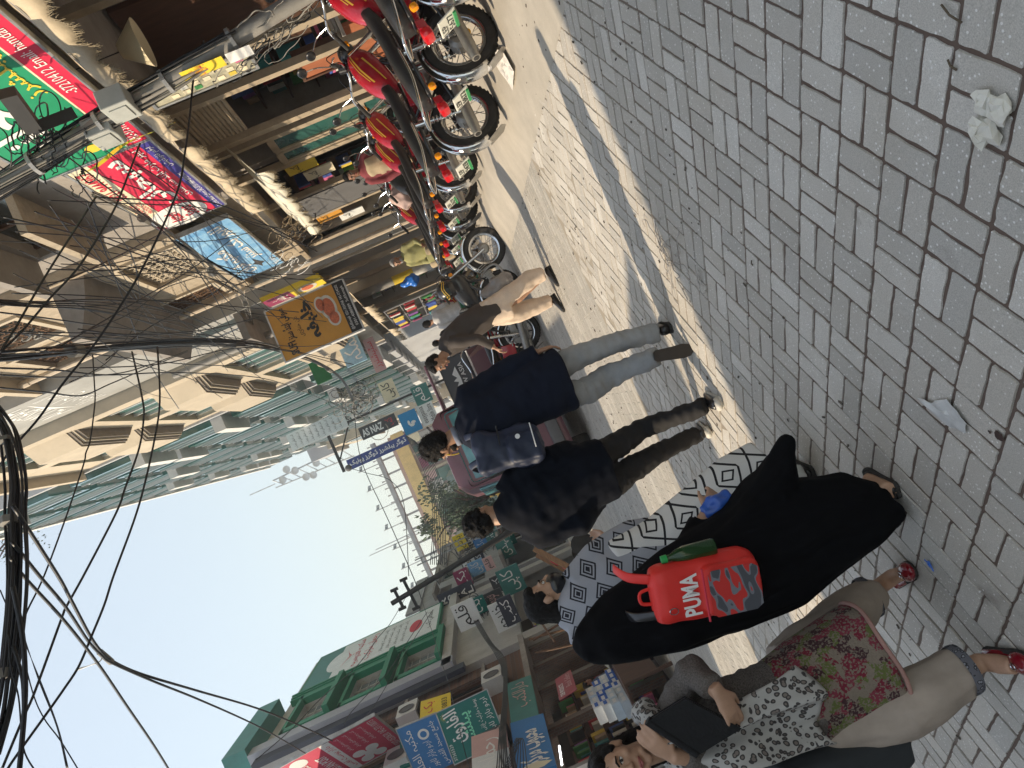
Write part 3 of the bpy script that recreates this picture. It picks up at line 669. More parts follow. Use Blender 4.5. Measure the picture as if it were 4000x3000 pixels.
# ------------------------------------------------------------------ left side of the street
M_brick = bpy.data.materials.new('old_brick'); M_brick.use_nodes = True; n, L, b = nodes_of(M_brick)
tc = n.new('ShaderNodeTexCoord'); mp = n.new('ShaderNodeMapping'); mp.inputs['Rotation'].default_value = (rad(90), 0, rad(90)); L.new(tc.outputs['Object'], mp.inputs[0])
br = n.new('ShaderNodeTexBrick'); br.inputs['Scale'].default_value = 4.3; br.inputs['Color1'].default_value = (0.2, 0.115, 0.08, 1); br.inputs['Color2'].default_value = (0.13, 0.085, 0.065, 1); br.inputs['Mortar'].default_value = (0.16, 0.145, 0.13, 1); br.inputs['Mortar Size'].default_value = 0.03
L.new(mp.outputs[0], br.inputs['Vector']); L.new(br.outputs['Color'], b.inputs['Base Color']); b.inputs['Roughness'].default_value = 0.95
bp = n.new('ShaderNodeBump'); bp.inputs['Distance'].default_value = 0.01; L.new(br.outputs['Fac'], bp.inputs['Height']); bp.invert = True; L.new(bp.outputs[0], b.inputs['Normal'])
M_grn = mat('green_trim', (0.015, 0.2, 0.105), 0.55, var=0.12, scale=3)
M_teal = mat('teal_panel', (0.06, 0.22, 0.2), 0.6, var=0.15, scale=2)
M_lav = mat('grey_lilac_cladding', (0.34, 0.35, 0.39), 0.6, var=0.08, scale=1)
M_navy = mat('navy_strip', (0.04, 0.045, 0.065), 0.6, var=0.15, scale=2)
M_leftw = mat('off_white_wall', (0.46, 0.45, 0.43), 0.85, var=0.1, scale=1.2, dirt=0.35)

# the block just left of the camera (it shades the near paving) and the lane beside it
N0 = bld('corner_building', 'tall plain block at the left kerb behind the women, shading the paving')
w = MB(); wall_open(w, -7.4, -7.1, -16, 4.52, 0, 13.5, [(-2, 0, 4.5, 6), (1, 3, 4.5, 6), (-2, 0, 8, 9.5), (1, 3, 8, 9.5)]); w.bx(-14, -7.4, 4.3, 4.52, 0, 13.5); w.bx(-14, -7.4, -16, -15.8, 0, 13.5); w.bx(-14, -7.4, -15.8, 4.3, 13.2, 13.5); w.build('wall', M_leftw, N0)
for q in ((-2, 0, 4.5, 6), (1, 3, 4.5, 6), (-2, 0, 8, 9.5), (1, 3, 8, 9.5)): MB().bx(-7.36, -7.3, q[0], q[1], q[2], q[3]).build('window_pane', M_glassd, N0)
MB().bx(-14, -6.9, -16, 4.52, 13.5, 13.8).build('roof_edge', M_cement, N0)
# unseen house added in the lane, its roof sloped to shade the road
NL = bld('lane_shade_block', 'unseen low block added in the side lane on the left to shade the road')
MB().add([(-9.5, 5.35, 0), (-7.0, 5.35, 0), (-7.0, 7.0, 0), (-9.5, 7.0, 0), (-9.5, 5.35, 6.3), (-7.0, 5.35, 6.3), (-7.0, 7.0, 5.5), (-9.5, 7.0, 5.5)], [(0, 3, 2, 1), (4, 5, 6, 7), (0, 1, 5, 4), (1, 2, 6, 5), (2, 3, 7, 6), (3, 0, 4, 7)]).build('wall', M_leftw, NL)
MB().bx(-6.99, -6.95, 5.8, 6.6, .02, 2.2).build('door', M_brown, NL); MB().bx(-6.99, -6.95, 5.8, 6.6, 3.2, 4.4).build('window', M_glassd, NL)
# a broken low parapet line gives the ragged edge of the sun
N1 = bld('low_shop_building', 'two-storey shop house on the left before the brick front')
w = MB(); wall_open(w, -6.9, -6.7, 9.3, 14.3, 0, 6.1, [(10, 13.4, 0.1, 2.8), (10, 11.4, 3.9, 5.2), (12, 13.4, 3.9, 5.2)]); w.bx(-13, -6.9, 9.3, 9.5, 0, 6.1); w.bx(-13, -6.9, 14.1, 14.3, 0, 6.1); w.bx(-13, -6.9, 9.5, 14.1, 5.9, 6.1); w.build('wall', M_leftw, N1)
for q in ((10, 11.4, 3.9, 5.2), (12, 13.4, 3.9, 5.2)): MB().bx(-6.86, -6.83, q[0], q[1], q[2], q[3]).build('window_pane', M_glassd, N1)
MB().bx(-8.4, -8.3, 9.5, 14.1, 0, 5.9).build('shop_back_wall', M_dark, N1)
MB().bx(-7.6, -6.6, 11, 12.4, 6.1, 6.75).build('roof_tank', M_dgrey, N1)

# brick building
N2 = bld('brick_building', 'old dark brick building behind the crimson, blue and green signs on the left')
w = MB(); wall_open(w, -6.95, -6.7, 14.35, 22.3, 2.9, 8.6, [(15.0, 16.2, 4.2, 5.6), (18.2, 19.4, 4.2, 5.6), (20.4, 21.6, 4.2, 5.6), (18.2, 19.4, 6.5, 7.9), (20.4, 21.6, 6.5, 7.9)]); w.bx(-13, -6.95, 22.1, 22.3, 0, 8.6); w.bx(-13, -6.95, 14.35, 14.5, 0, 8.6); w.bx(-13, -6.95, 14.5, 22.1, 8.4, 8.6)
w.build('wall', M_brick, N2)
for q in ((15.0, 16.2, 4.2, 5.6), (18.2, 19.4, 4.2, 5.6), (20.4, 21.6, 4.2, 5.6), (18.2, 19.4, 6.5, 7.9), (20.4, 21.6, 6.5, 7.9)):
    MB().bx(-6.92, -6.89, q[0], q[1], q[2], q[3]).build('window_pane', M_glassd, N2)
    for yy in (q[0]+.04, (q[0]+q[1])/2, q[1]-.04): MB().bx(-6.88, -6.8, yy-.04, yy+.04, q[2], q[3]).build('mullion', M_brown, N2)
    MB().bx(-6.7, -6.45, q[0]-.1, q[1]+.1, q[2]-.2, q[2]-.1).build('window_ledge', M_cement, N2)
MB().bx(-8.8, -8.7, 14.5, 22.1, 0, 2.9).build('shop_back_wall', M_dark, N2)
MB().bx(-6.95, -6.3, 14.35, 22.3, 2.75, 2.9).build('shop_canopy', M_cement, N2)
for y in (14.45, 16.6, 18.9, 20.6, 22.2): MB().bx(-6.95, -6.75, y-.1, y+.1, 0, 2.75).build('shop_post', M_brick, N2)
for y, z in ((16.4, 3.6), (19.7, 3.5), (20.1, 5.9), (17.4, 5.9)):
    a = MB().bx(-6.7, -6.3, y, y+.85, z, z+.55).build('air_conditioner', M_white, N2)
    MB().lathe([(0.0, 0.0), (0.2, 0.0), (0.22, 0.02)], 16, Matrix.Translation((-6.295, y+.34, z+.27)) @ Matrix.Rotation(PI/2, 4, 'Y')).build('fan_grille', M_dgrey, a)
    MB().bx(-6.7, -6.35, y+.1, y+.75, z-.05, z-.01).build('bracket', M_blackm, a)

# green-windowed building with the tall side panel
N3 = bld('green_window_building', 'white clad building with green framed windows and a tall printed panel')
w = MB(); winz = [(5.55, 6.75), (7.35, 8.6), (9.2, 10.45)]
wall_open(w, -6.75, -6.5, 22.35, 31.4, 0, 11.2, [(23.7, 26.1, a, b_) for a, b_ in winz]+[(23, 30.8, 0.1, 2.8), (27.2, 30.6, 3.3, 4.9)]); w.bx(-13, -6.75, 31.2, 31.4, 0, 11.2); w.bx(-13, -6.75, 22.35, 22.5, 0, 11.2); w.bx(-13, -6.75, 22.5, 31.2, 11.0, 11.2); w.build('wall', M_leftw, N3)
for a, b_ in winz:
    MB().bx(-6.73, -6.7, 23.7, 26.1, a, b_).build('window_pane', mat('reflecting_glass', (0.2, 0.24, 0.26), 0.1, var=0.2, scale=1.0), N3)
    for k in range(4): yy = 23.75+k*2.3/3; MB().bx(-6.7, -6.62, yy-.03, yy+.03, a, b_).build('mullion', M_leftw, N3)
    for k in range(4): zz = a+.2+k*.28; MB().tube([(-6.6, 23.7, zz), (-6.6, 26.1, zz)], 0.012, 5).build('window_bar', M_leftw, N3)
    for (y0, y1, z0, z1) in ((23.4, 23.7, a-.1, b_+.1), (26.1, 26.4, a-.1, b_+.1), (23.4, 26.4, b_, b_+.12)): MB().bx(-6.5, -6.28, y0, y1, z0, z1).build('window_surround', M_grn, N3)
    MB().bx(-6.5, -6.05, 23.35, 26.45, a-.28, a-.102).build('window_sill', M_grn, N3)
MB().bx(-6.5, -6.2, 22.36, 22.95, 4.9, 11.2).build('pilaster', M_lav, N3)
MB().bx(-6.5, -6.35, 21.9, 22.352, 4.6, 11.0).build('corner_strip', M_navy, N3)
for k in range(3): MB().bx(-6.5, -6.3+.03*k, 26.5+.17*k, 26.62+.17*k, 5.4, 11.0).build('vertical_fin', M_grn, N3)
MB().bx(-7.6, -6.0, 22.4, 26.3, 11.2, 11.9).build('roof_fascia', M_teal, N3)
MB().bx(-6.5, -6.2, 22.36, 31.4, 4.95, 5.25).build('floor_band', M_leftw, N3)
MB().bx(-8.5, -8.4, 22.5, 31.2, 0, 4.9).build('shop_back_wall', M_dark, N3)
B = board('wall_panel', 'tall white and teal printed panel beside the green framed windows', 'sign', (-6.3, 27.1, 10.75), (-6.3, 30.9, 10.75), (-6.3, 27.1, 5.7), M_fwht, th=0.15, frame=M_grn, frame_w=0.08)
B.rect('teal_top', 0, 0, 1, 0.2, M_teal); B.disc('white_drop', 0.5, 0.22, 0.3, 0.1, M_fwht, 0.007); B.text('مکتبہ قدوسیہ', 0.08, 0.32, 0.92, 0.4, M_txr); B.text('رحمان مارکیٹ', 0.1, 0.42, 0.9, 0.5, M_txr)
for k in range(4): B.text('غزنی سٹریٹ اردو بازار', 0.15, 0.55+k*.055, 0.85, 0.585+k*.055, M_txk)
B.disc('red_mark', 0.5, 0.82, 0.2, 0.05, M_txr); B.text('اسلامی کتب', 0.2, 0.9, 0.8, 0.96, M_txk)
for k in range(3):
    B.patch('ornament_stroke', [(0.2+.05*k, .25), (0.5, .29+.01*k), (.8-.05*k, .25), (.5, .295+.01*k)], M_txr, 0.009)

# signs standing out from the brick front
def bL(name, label, TR, BR, BL, m, **k):
    TR, BR, BL = Vector(TR), Vector(BR), Vector(BL); return board(name, label, 'sign', TR+(BL-BR), TR, BL, m, **k)
B = bL('signboard', 'crimson hanging signboard with white circles and phone number, upper left', (-5.23, 17, 8.4), (-5.08, 17, 6.07), (-6.4, 18.57, 6.07), M_fcrim, frame=M_steel, frame_w=0.03)
B.rect('white_band', 0, 0.42, 1, 0.52, M_txw, 0.006); B.text('PAKISTAN POST', 0.1, 0.28, 0.75, 0.38, M_txw, bold=0.02); B.text('0307-0530630  042-37110073', 0.04, 0.9, 0.96, 0.97, M_txw)
B.text('پاکستان پوسٹ', 0.15, 0.1, 0.8, 0.24, M_txw, shear=-.2); B.text('بازار پوسٹ آفس', 0.1, 0.43, 0.9, 0.51, M_txr, 0.01)
B.disc('white_seal', 0.85, 0.16, 0.11, 0.085, M_txw, 0.006)
for x, y in ((.12, .62), (.33, .60), (.12, .76), (.33, .74), (.22, .69)): B.disc('white_circle', x, y, 0.09, 0.065, M_txw, 0.006)
for k in range(4): B.text('کتب رجسٹری پارسل', 0.5, 0.56+k*.08, 0.95, 0.61+k*.08, M_txw)
B = bL('signboard', 'blue signboard with white script between the crimson and green ones', (-5.55, 17, 5.75), (-5.6, 17, 4.86), (-6.75, 16.92, 4.86), M_fbl2, frame=M_steel, frame_w=0.02)
B.text('مکتبہ العلم', 0.1, 0.08, 0.9, 0.4, M_txw, shear=-.2); B.text('اردو بازار لاہور', 0.1, 0.45, 0.6, 0.66, M_txw); B.disc('seal', 0.74, 0.55, 0.1, 0.14, M_txw); B.disc('seal_core', .74, .55, .06, .08, M_fbl2, .008); B.text('جامع مسجد القدس', 0.08, 0.72, 0.92, 0.94, M_txw)
B = bL('signboard', 'dark green signboard with white script and yellow sun on the left', (-5.6, 17, 4.83), (-5.6, 17, 3.64), (-6.6, 16.6, 3.64), M_fdg, frame=M_steel, frame_w=0.02)
B.text('الفاروق', 0.3, 0.08, 0.95, 0.42, M_txw, bold=.02, shear=-.2); B.text('پبلشرز', 0.1, 0.35, 0.8, 0.6, M_txg, bold=.02); B.text('37365529', 0.04, 0.02, 0.35, 0.08, M_txw)
B.text('یوسف مارکیٹ غزنی سٹریٹ', 0.08, 0.66, 0.94, 0.78, M_txw); B.text('اردو بازار لاہور', 0.2, 0.82, 0.9, 0.95, M_txw)
for k in range(9):
    a = PI*k/8; B.patch('sun_ray', [(0.86+.03*math.cos(a+.1), .1-.03*math.sin(a+.1)), (0.86+.03*math.cos(a-.1), .1-.03*math.sin(a-.1)), (.86+.1*math.cos(a), .1-.09*math.sin(a))], M_txy)
B = bL('signboard', 'yellow banner sign hanging above the dark green signboard', (-5.9, 19.2, 5.5), (-6.0, 19.2, 4.75), (-6.2, 17.3, 4.75), M_fyel, th=0.02)
B.text('بک سنٹر', 0.1, 0.1, 0.9, 0.5, M_txr); B.text('042-37110833', 0.1, 0.7, 0.9, 0.88, M_txk)
B = bL('signboard', 'pale pink and white printed board below the dark green signboard', (-6.0, 16, 4.18), (-6.1, 16, 3.45), (-6.17, 14.3, 3.45), M_fpink, th=0.05)
B.text('رحمان', 0.1, 0.15, 0.8, 0.8, M_txw); B.rect('white_half', 0, 0, .45, 1, M_fwht, .003)
B = bL('signboard', 'green and white board behind the crimson signboard marked with a ring', (-6.2, 18.4, 6.1), (-6.25, 18.4, 5.2), (-6.5, 17.3, 5.2), M_fdg, th=0.05)
B.text('DANY', 0.3, 0.1, 0.9, 0.35, M_txw); B.disc('ring', 0.15, 0.22, 0.08, 0.12, M_txw); B.disc('ring_core', .15, .22, .05, .08, M_fdg, .008)
B = bL('signboard', 'blue shopfront board with large white script at the left edge', (-5.94, 15.6, 3.3), (-6.04, 15.6, 2.62), (-6.13, 13.5, 2.62), M_fbl2, th=0.08)
B.text('محبوب مرکز', 0.12, 0.1, 0.75, 0.9, M_txw, bold=.03, shear=-.3); B.patch('feather_print', [(0.02, .3), (.1, .1), (.16, .5), (.1, .95), (.04, .7)][::-1], M_fcream)
B = bL('signboard', 'teal and brown shopfront board right of the blue one', (-6.2, 18.6, 3.35), (-6.25, 18.6, 2.75), (-6.2, 16.0, 2.75), M_teal, th=0.08)
B.text('دارالکتب', 0.3, 0.15, 0.9, 0.85, M_fpink)
B = bL('signboard', 'small green shop sign with white script hanging farther left', (-7.0, 22, 3.43), (-7.1, 22, 2.9), (-7.3, 20.7, 2.9), M_fdg, th=0.05)
B.text('نعمانی', 0.15, 0.15, 0.85, 0.85, M_txw, bold=.02)
B = bL('banner', 'dark red printed flex banner hung over the stall on the left', (-6.1, 17.2, 2.2), (-6.05, 17.2, 1.8), (-5.75, 15.2, 1.8), mat('wine_flex', (0.3, 0.03, 0.05), .5, var=.15, scale=3, bump=.3, bscale=4), th=0.01)
B.text('DER PRODUCTS', 0.08, 0.12, 0.6, 0.38, M_txw, bold=.02); B.text('Book Sellers', 0.3, 0.5, 0.9, 0.85, M_fpink, shear=.2)

# farther left frontage
fr_ = random.Random(21)
def row_building(y0, y1, x, h, m, label, floors, name='street_building', sgn=-1):
    t = bld(name, label); w = MB(); ops = []
    for f_ in range(floors):
        z = 3.3+f_*(h-3.6)/max(1, floors); nw = max(1, int((y1-y0)/2.6))
        for k in range(nw):
            a = y0+(y1-y0)*(k+.2)/nw; b_ = y0+(y1-y0)*(k+.8)/nw; ops.append((a, b_, z+.5, z+min(1.7, (h-3.6)/floors-.5)))
    ops.append((y0+.3, y1-.3, 0.05, 2.7))
    xa, xb = (x-.3, x) if sgn < 0 else (x, x+.3)
    wall_open(w, xa, xb, y0, y1, 0, h, ops)
    xo = x+sgn*8
    w.bx(min(xo, x+sgn*.3), max(xo, x+sgn*.3), y0, y0+.2, 0, h); w.bx(min(xo, x+sgn*.3), max(xo, x+sgn*.3), y1-.2, y1, 0, h); w.bx(min(xo, x+sgn*.3), max(xo, x+sgn*.3), y0+.2, y1-.2, h-.2, h)
    w.bx(x+sgn*2.0, x+sgn*2.1, y0+.2, y1-.2, 0, h-.2)
    w.build('wall', m, t)
    for a, b_, c, d in ops[:-1]:
        MB().bx(x+sgn*.18, x+sgn*.22, a, b_, c, d).build('window_pane', M_glassd if fr_.random() < .6 else M_glassg, t)
        MB().bx(x+sgn*.1, x+sgn*.16, (a+b_)/2-.04, (a+b_)/2+.04, c, d).build('mullion', M_white, t)
        MB().bx(x-.35 if sgn > 0 else x, x if sgn > 0 else x+.35, a-.1, b_+.1, d+.05, d+.15).build('sunshade', M_cement, t)
        if fr_.random() < .4: MB().bx(x-.3 if sgn > 0 else x, x if sgn > 0 else x+.3, a, a+.7, c-.55, c-.1).build('air_conditioner', M_white, t)
    MB().bx(x+sgn*1.2-.05, x+sgn*1.2+.05, y0+.3, y1-.3, 0.05, 2.7).build('shop_interior', M_dark, t)
    MB().bx(x-.7 if sgn > 0 else x, x if sgn > 0 else x+.7, y0+.1, y1-.1, 2.75, 2.88).build('shop_canopy', M_cement, t)
    MB().bx(x-.1 if sgn > 0 else x, x if sgn > 0 else x+.1, y0, y1, h, h+.6).build('parapet', m, t)
    return t
row_building(31.6, 38, -6.4, 6.7, M_greyp, 'grey two-storey house just past the green framed windows', 2)
row_building(38.2, 47, -6.6, 5.9, M_cement, 'weathered cement house behind the leaning utility pole', 1)
row_building(47.2, 58, -7.6, 5.6, M_leftw, 'pale three-bay house far down the left side', 2)
row_building(58.2, 70, -9.4, 5.2, M_stucco, 'beige low house at the far left end of the street', 1)
def far_sign(label, TR, w, h, m, t1=None, tm=None, face=0.0, t2=None):
    # a board square to the street, hung at the frontage; TR = its top right corner
    TR = Vector(TR); ux = Vector((math.cos(face), math.sin(face), 0)); B = board('signboard', label, 'sign', TR-ux*w, TR, TR-ux*w-Vector((0, 0, h)), m, th=0.1)
    if t1: B.text(t1, 0.1, 0.12, 0.9, 0.88 if not t2 else 0.48, tm or M_txw)
    if t2: B.text(t2, 0.12, 0.56, 0.88, 0.88, tm or M_txw)
    return B
B = far_sign('charcoal vertical sign with white letters down its face on the left', (-6.0, 31, 5.75), 0.62, 1.5, M_navy)
for k, ch in enumerate('ROYAL'): B.text(ch, 0.28, 0.05+k*.19, 0.72, 0.20+k*.19, M_txw, bold=.02)
far_sign('dark board with pink script under the charcoal vertical sign', (-6.1, 28, 4.1), 1.0, 0.95, M_fgry, 'فوٹو سٹیٹ', M_fpink)
far_sign('white lit box sign beside the dark board with pink script', (-5.6, 24, 3.5), .9, .6, M_fwht, 'خدیجہ', M_txk)
far_sign('small blue hanging board far down the left', (-5.1, 36, 3.9), .9, .6, M_fbl2, 'کتاب گھر')
far_sign('yellow hanging board far down the left', (-5.2, 39, 5.0), .8, .6, M_fyel, 'بکس', M_txk)
far_sign('pale green hanging board far down the left', (-5.2, 33, 2.9), 1.0, .7, M_teal, 'الہدی')
cols_ = [('navy', M_navy), ('teal', M_teal), ('brown', M_fmar), ('white', M_fwht), ('slate', M_fgry), ('sky blue', M_fsky), ('green', M_fdg), ('pink', M_fpink)]
for k in range(16):
    cn_, cm_ = cols_[(k*3) % 8]; far_sign('%s hanging board, %s of the small boards along the far left fronts' % (cn_, ('first', 'second', 'third', 'fourth', 'fifth', 'sixth', 'seventh', 'eighth', 'ninth', 'tenth', 'eleventh', 'twelfth', 'thirteenth', 'fourteenth', 'fifteenth', 'sixteenth')[k]), (-6.0+fr_.uniform(-.2, .7), 23.5+k*1.35, fr_.uniform(2.6, 4.9)), fr_.uniform(.5, 1.0), fr_.uniform(.35, .9), cm_, ('کتب', 'قلم', 'بک', 'کاپی')[k % 4], M_txw if cn_ not in ('white', 'pink') else M_txk)
far_sign('round topped turquoise and lime poster beside the masked woman', (-5.9, 24.5, 2.35), 1.5, 1.0, mat('turquoise_print', (0.08, 0.4, 0.5), .5, col2=(.5, .65, .2), scale=2.5), 'SUMMER', M_txk)

# far right hanging signs
B = board('signboard', 'orange signboard with brown script and plates of food, right of centre', 'sign', (2.55, 15.9, 4.52), (3.67, 16, 4.52), (2.55, 15.9, 2.82), M_forange, th=0.12, frame=M_white, frame_w=0.03)
B.rect('black_band', 0, 0.86, 1, 1, M_txk, .005); B.text('@SufiSonspk  0321-7034768  042-37240202', 0.05, 0.88, 0.95, 0.925, M_txw, .01); B.text('0301-4080009  SufiSonspk', 0.1, 0.94, 0.9, 0.985, M_txw, .01)
B.text('صوفی اینڈ سنز', 0.32, 0.1, 0.95, 0.24, M_txk, bold=.03); B.text('SUFI', 0.05, 0.1, 0.3, 0.2, M_txk, bold=.03); B.text('خلیفہ', 0.18, 0.36, 0.92, 0.56, M_txk, bold=.05, shear=-.2); B.text('نان ختائی', 0.3, 0.27, 0.7, 0.34, M_txk)
M_food = mat('food_print', (0.55, 0.14, 0.06), .5, var=.3, scale=25); M_food2 = mat('plate_print', (0.65, 0.62, 0.55), .5, var=.1)
for (x, y, rx, ry) in ((.62, .72, .24, .1), (.4, .74, .16, .08), (.72, .64, .16, .07)):
    B.disc('plate_print', x, y, rx, ry, M_food2, .006); B.disc('food_print', x, y, rx*.75, ry*.72, M_food, .009)
B = bX('signboard', 'grey edged board with yellow food print and purple script beside the orange sign', 16.6, 15.92, 4.5, 3.2, M_fyel, X=3.87, th=0.1)
B.rect('purple_part', 0, 0, 1, 0.45, M_fmar); B.text('سویٹس', 0.1, 0.1, 0.9, 0.4, M_txw); B.disc('plate_print', .5, .72, .4, .16, M_food2, .006); B.disc('food_print', .5, .72, .28, .1, M_food, .009)
B = far_sign('pale blue board with white script under the orange sign', (3.62, 22, 4.2), 0.95, 0.62, mat('pale_blue_flex', (.3, .5, .65), .5), 'المکہ', M_txw)
far_sign('pink edged slanted board right of the pale blue board', (3.5, 24, 3.7), 1.1, 0.35, M_fpink, 'سٹیشنرز', M_txr)
far_sign('dark green hanging cloth sign above the wires on the right', (3.5, 24, 5.5), .7, .5, mat('leaf_green', (.01, .13, .04), .7), None)
B = far_sign('white and sky blue shop signboard beyond the man in the suit', (1.55, 40, 5.1), 1.15, 0.95, mat('azure_flex', (0.01, .25, .55), .5, var=.05), None)
B.disc('leaf_mark', .35, .55, .07, .14, M_txw); B.disc('leaf_mark', .48, .42, .12, .07, M_txw); B.disc('leaf_mark', .45, .66, .07, .13, M_txw)
B = far_sign('white board lettered in black under the sky blue one', (1.6, 40.1, 4.1), 1.15, 0.9, M_fwht, 'easypaisa', M_txk, t2='Mobile Store')
B = far_sign('long navy vertical sign with white script hung across the far street', (0.57, 45, 9.3), 0.62, 3.75, mat('royal_blue_flex', (.03, .06, .25), .5), None)
B.text('ڈوگر پبلشرز ڈوگرز یونیک', 0.2, 0.03, 0.85, 0.97, M_txw, rot=-1, bold=.03)
B = far_sign('black tall sign with white capitals above the white board', (1.84, 42, 7.5), 0.7, 2.1, M_fgry, None)
B.text('AS NAZ', 0.2, 0.05, 0.8, 0.62, M_txw, rot=-1, bold=.03); B.text('کتب', 0.2, 0.7, 0.8, 0.95, M_txr)
B = far_sign('big white list banner hanging from the glass building', (2.95, 40, 10.7), 0.9, 3.1, M_fwht, None)
for k in range(9): B.text('کتب اسلامی نصاب', 0.1, 0.06+k*.1, 0.9, 0.12+k*.1, M_txk)
far_sign('small teal board far right below the wires', (2.3, 36, 3.7), .9, .8, M_teal, 'قلم')
far_sign('tan board far right below the wires', (2.6, 30, 4.4), .8, .6, M_fcream, 'کاپی', M_txk)

# end of the street
Z = bld('end_building', 'pinkish market building with yellow band closing the street, flags on its roof')
MB().bx(-22, 1.6, 95, 110, 0, 12.4).build('wall', mat('dusty_pink', (.36, .27, .26), .85, var=.15, scale=.5), Z)
MB().bx(-22, 1.8, 94.4, 95, 10.3, 11.9).build('yellow_band', mat('ochre_paint', (.7, .5, .2), .8, var=.1, scale=1), Z)
zr = random.Random(3)
for f_ in range(2):
    for k in range(9):
        x = -21+k*2.5; MB().bx(x, x+1.7, 94.8, 95.01, 3.4+f_*3.4, 5.6+f_*3.4).build('window', zr.choice((M_glassg, M_glassd, M_leftw)), Z)
for k in range(14):
    x = -21.3+k*1.62; MB().bx(x, x+1.3, 94.72, 94.99, 8.2+.4*(k % 3), 9.9).build('shop_panel', (M_fpink, M_fmar, M_teal, M_fcream, M_leftw)[k % 5], Z)
for k in range(10): x = -21.5+k*2.5; MB().bx(x-.15, x+.15, 94.7, 95, 0, 10.3).build('pillar', M_cream, Z)
for k in range(13):
    x = -21+k*1.85; MB().bx(x-.12, x+.12, 96, 96.3, 12.4, 14.2).build('roof_post', M_greyp, Z)
MB().bx(-22, 1.8, 95.6, 97, 14.2, 14.7).build('roof_frame', M_greyp, Z)
for k in range(26): MB().tube([(-21.5+k*.92, 95.8, 14.7), (-21.5+k*.92, 95.8, 15.2)], [0.05, 0.1], 6).build('roof_lamp', M_greyp, Z)
for k in range(8):
    x = -19+k*2.6; o = MB().tube([(x, 96, 14.7), (x, 96, 17.4)], .06, 5).build('flag_pole', M_greyp, Z)
    MB().grid(lambda u, v: Vector((x+u*.6, 96+.12*math.sin(u*6), 17.3-v*.4-.3*u)), 5, 2).build('flag', mat('flag_cloth', (.25, .28, .3), .8), o, smooth=True, fixn=False)
Z2 = bld('yellow_building', 'low yellow trimmed building in front of the market block at the street end')
MB().bx(-13, -5, 84, 94, 0, 7).build('wall', mat('street_end_teal', (.2, .27, .26), .8, var=.2, scale=.6), Z2)
for k in range(4): MB().bx(-12.8+k*1.9, -12.5+k*1.9, 83.8, 84, 0, 7).build('pillar', mat('yellow_paint', (.75, .5, .12), .7), Z2)
for k in range(3): MB().bx(-12.8, -6.8, 83.85, 84.01, 2.4+k*2.2, 2.75+k*2.2).build('yellow_trim', MATS['yellow_paint'], Z2)
# ------------------------------------------------------------------ motorcycles
M_tyre = mat('tyre_rubber', (0.028, 0.027, 0.026), 0.85, var=0.25, scale=30, bump=0.5, bscale=120, dirt=0.35)
M_chrome = mat('chrome', (0.72, 0.73, 0.74), 0.16, metal=1.0, var=0.1, scale=6)
M_alloy = mat('dusty_alloy', (0.35, 0.34, 0.32), 0.5, metal=0.7, var=0.2, scale=12, dirt=0.35)
M_bred = mat('bike_red', (0.36, 0.008, 0.022), 0.25, var=0.06, coat=0.6)
M_bblk = mat('bike_black', (0.015, 0.015, 0.017), 0.3, var=0.1, coat=0.4)
M_seat = mat('seat_vinyl', (0.018, 0.018, 0.02), 0.42, var=0.2, scale=9, bump=0.12, bscale=50, dirt=0.15)
M_gold = mat('gold_decal', (0.75, 0.5, 0.06), 0.35, var=0.05)
M_tail = mat('tail_lens', (0.55, 0.012, 0.02), 0.15, var=0.0, coat=0.5); M_amber = mat('amber_lens', (0.85, 0.3, 0.01), 0.15, var=0.0)
M_plate = mat('number_plate', (0.72, 0.72, 0.66), 0.5, var=0.06); M_plgreen = mat('plate_green', (0.03, 0.3, 0.1), 0.5, var=0.0)
M_lamp = mat('lamp_glass', (0.6, 0.62, 0.62), 0.08, var=0.05, metal=0.3)
def wheel_part(parent, x, z, R=0.285, knob=True):
    T = Matrix.Translation((x, 0, z)) @ Matrix.Rotation(PI/2, 4, 'X')
    tw = 0.042; prof = [(R-.075, -tw*.75), (R-.05, -tw), (R-.018, -tw*.95), (R, -tw*.5), (R+.003, 0), (R, tw*.5), (R-.018, tw*.95), (R-.05, tw), (R-.075, tw*.75), (R-.08, 0), (R-.075, -tw*.75)]
    ty = MB().lathe(prof, 44, T)
    if knob:
        for k in range(44):
            a = 2*PI*k/44
            for s in (-1, 1):
                c = T @ Vector((math.cos(a)*(R+.001), math.sin(a)*(R+.001), s*.018+(.006 if k % 2 else -.006)))
                ty.box(c, (.02, .024, .0045), R=Matrix.Rotation(0, 3, 'Y') @ Matrix(((-math.sin(a), 0, math.cos(a)), (0, 1, 0), (math.cos(a), 0, math.sin(a)))).transposed())
    w = ty.build('wheel', M_tyre, parent, smooth='auto', fixn=False)
    MB().lathe([(R-.078, -.03), (R-.1, -.026), (R-.112, -.01), (R-.105, 0), (R-.112, .01), (R-.1, .026), (R-.078, .03)], 40, T).build('rim', M_chrome, w, smooth=True)
    MB().lathe([(0.0, -.07), (.055, -.07), (.075, -.045), (.075, .045), (.05, .07), (0, .07)], 20, T).build('hub', M_alloy, w, smooth='auto')
    sp = MB()
    for k in range(28):
        a = 2*PI*k/28; s = 1 if k % 2 else -1; b_ = a+s*.42*(1 if (k//2) % 2 else -1)
        sp.tube([T @ Vector((.07*math.cos(b_), .07*math.sin(b_), s*.04)), T @ Vector(((R-.1)*math.cos(a), (R-.1)*math.sin(a), s*.008))], .0032, 4)
    o = sp.build('spokes', M_chrome, w); o['kind'] = 'stuff'
    return w
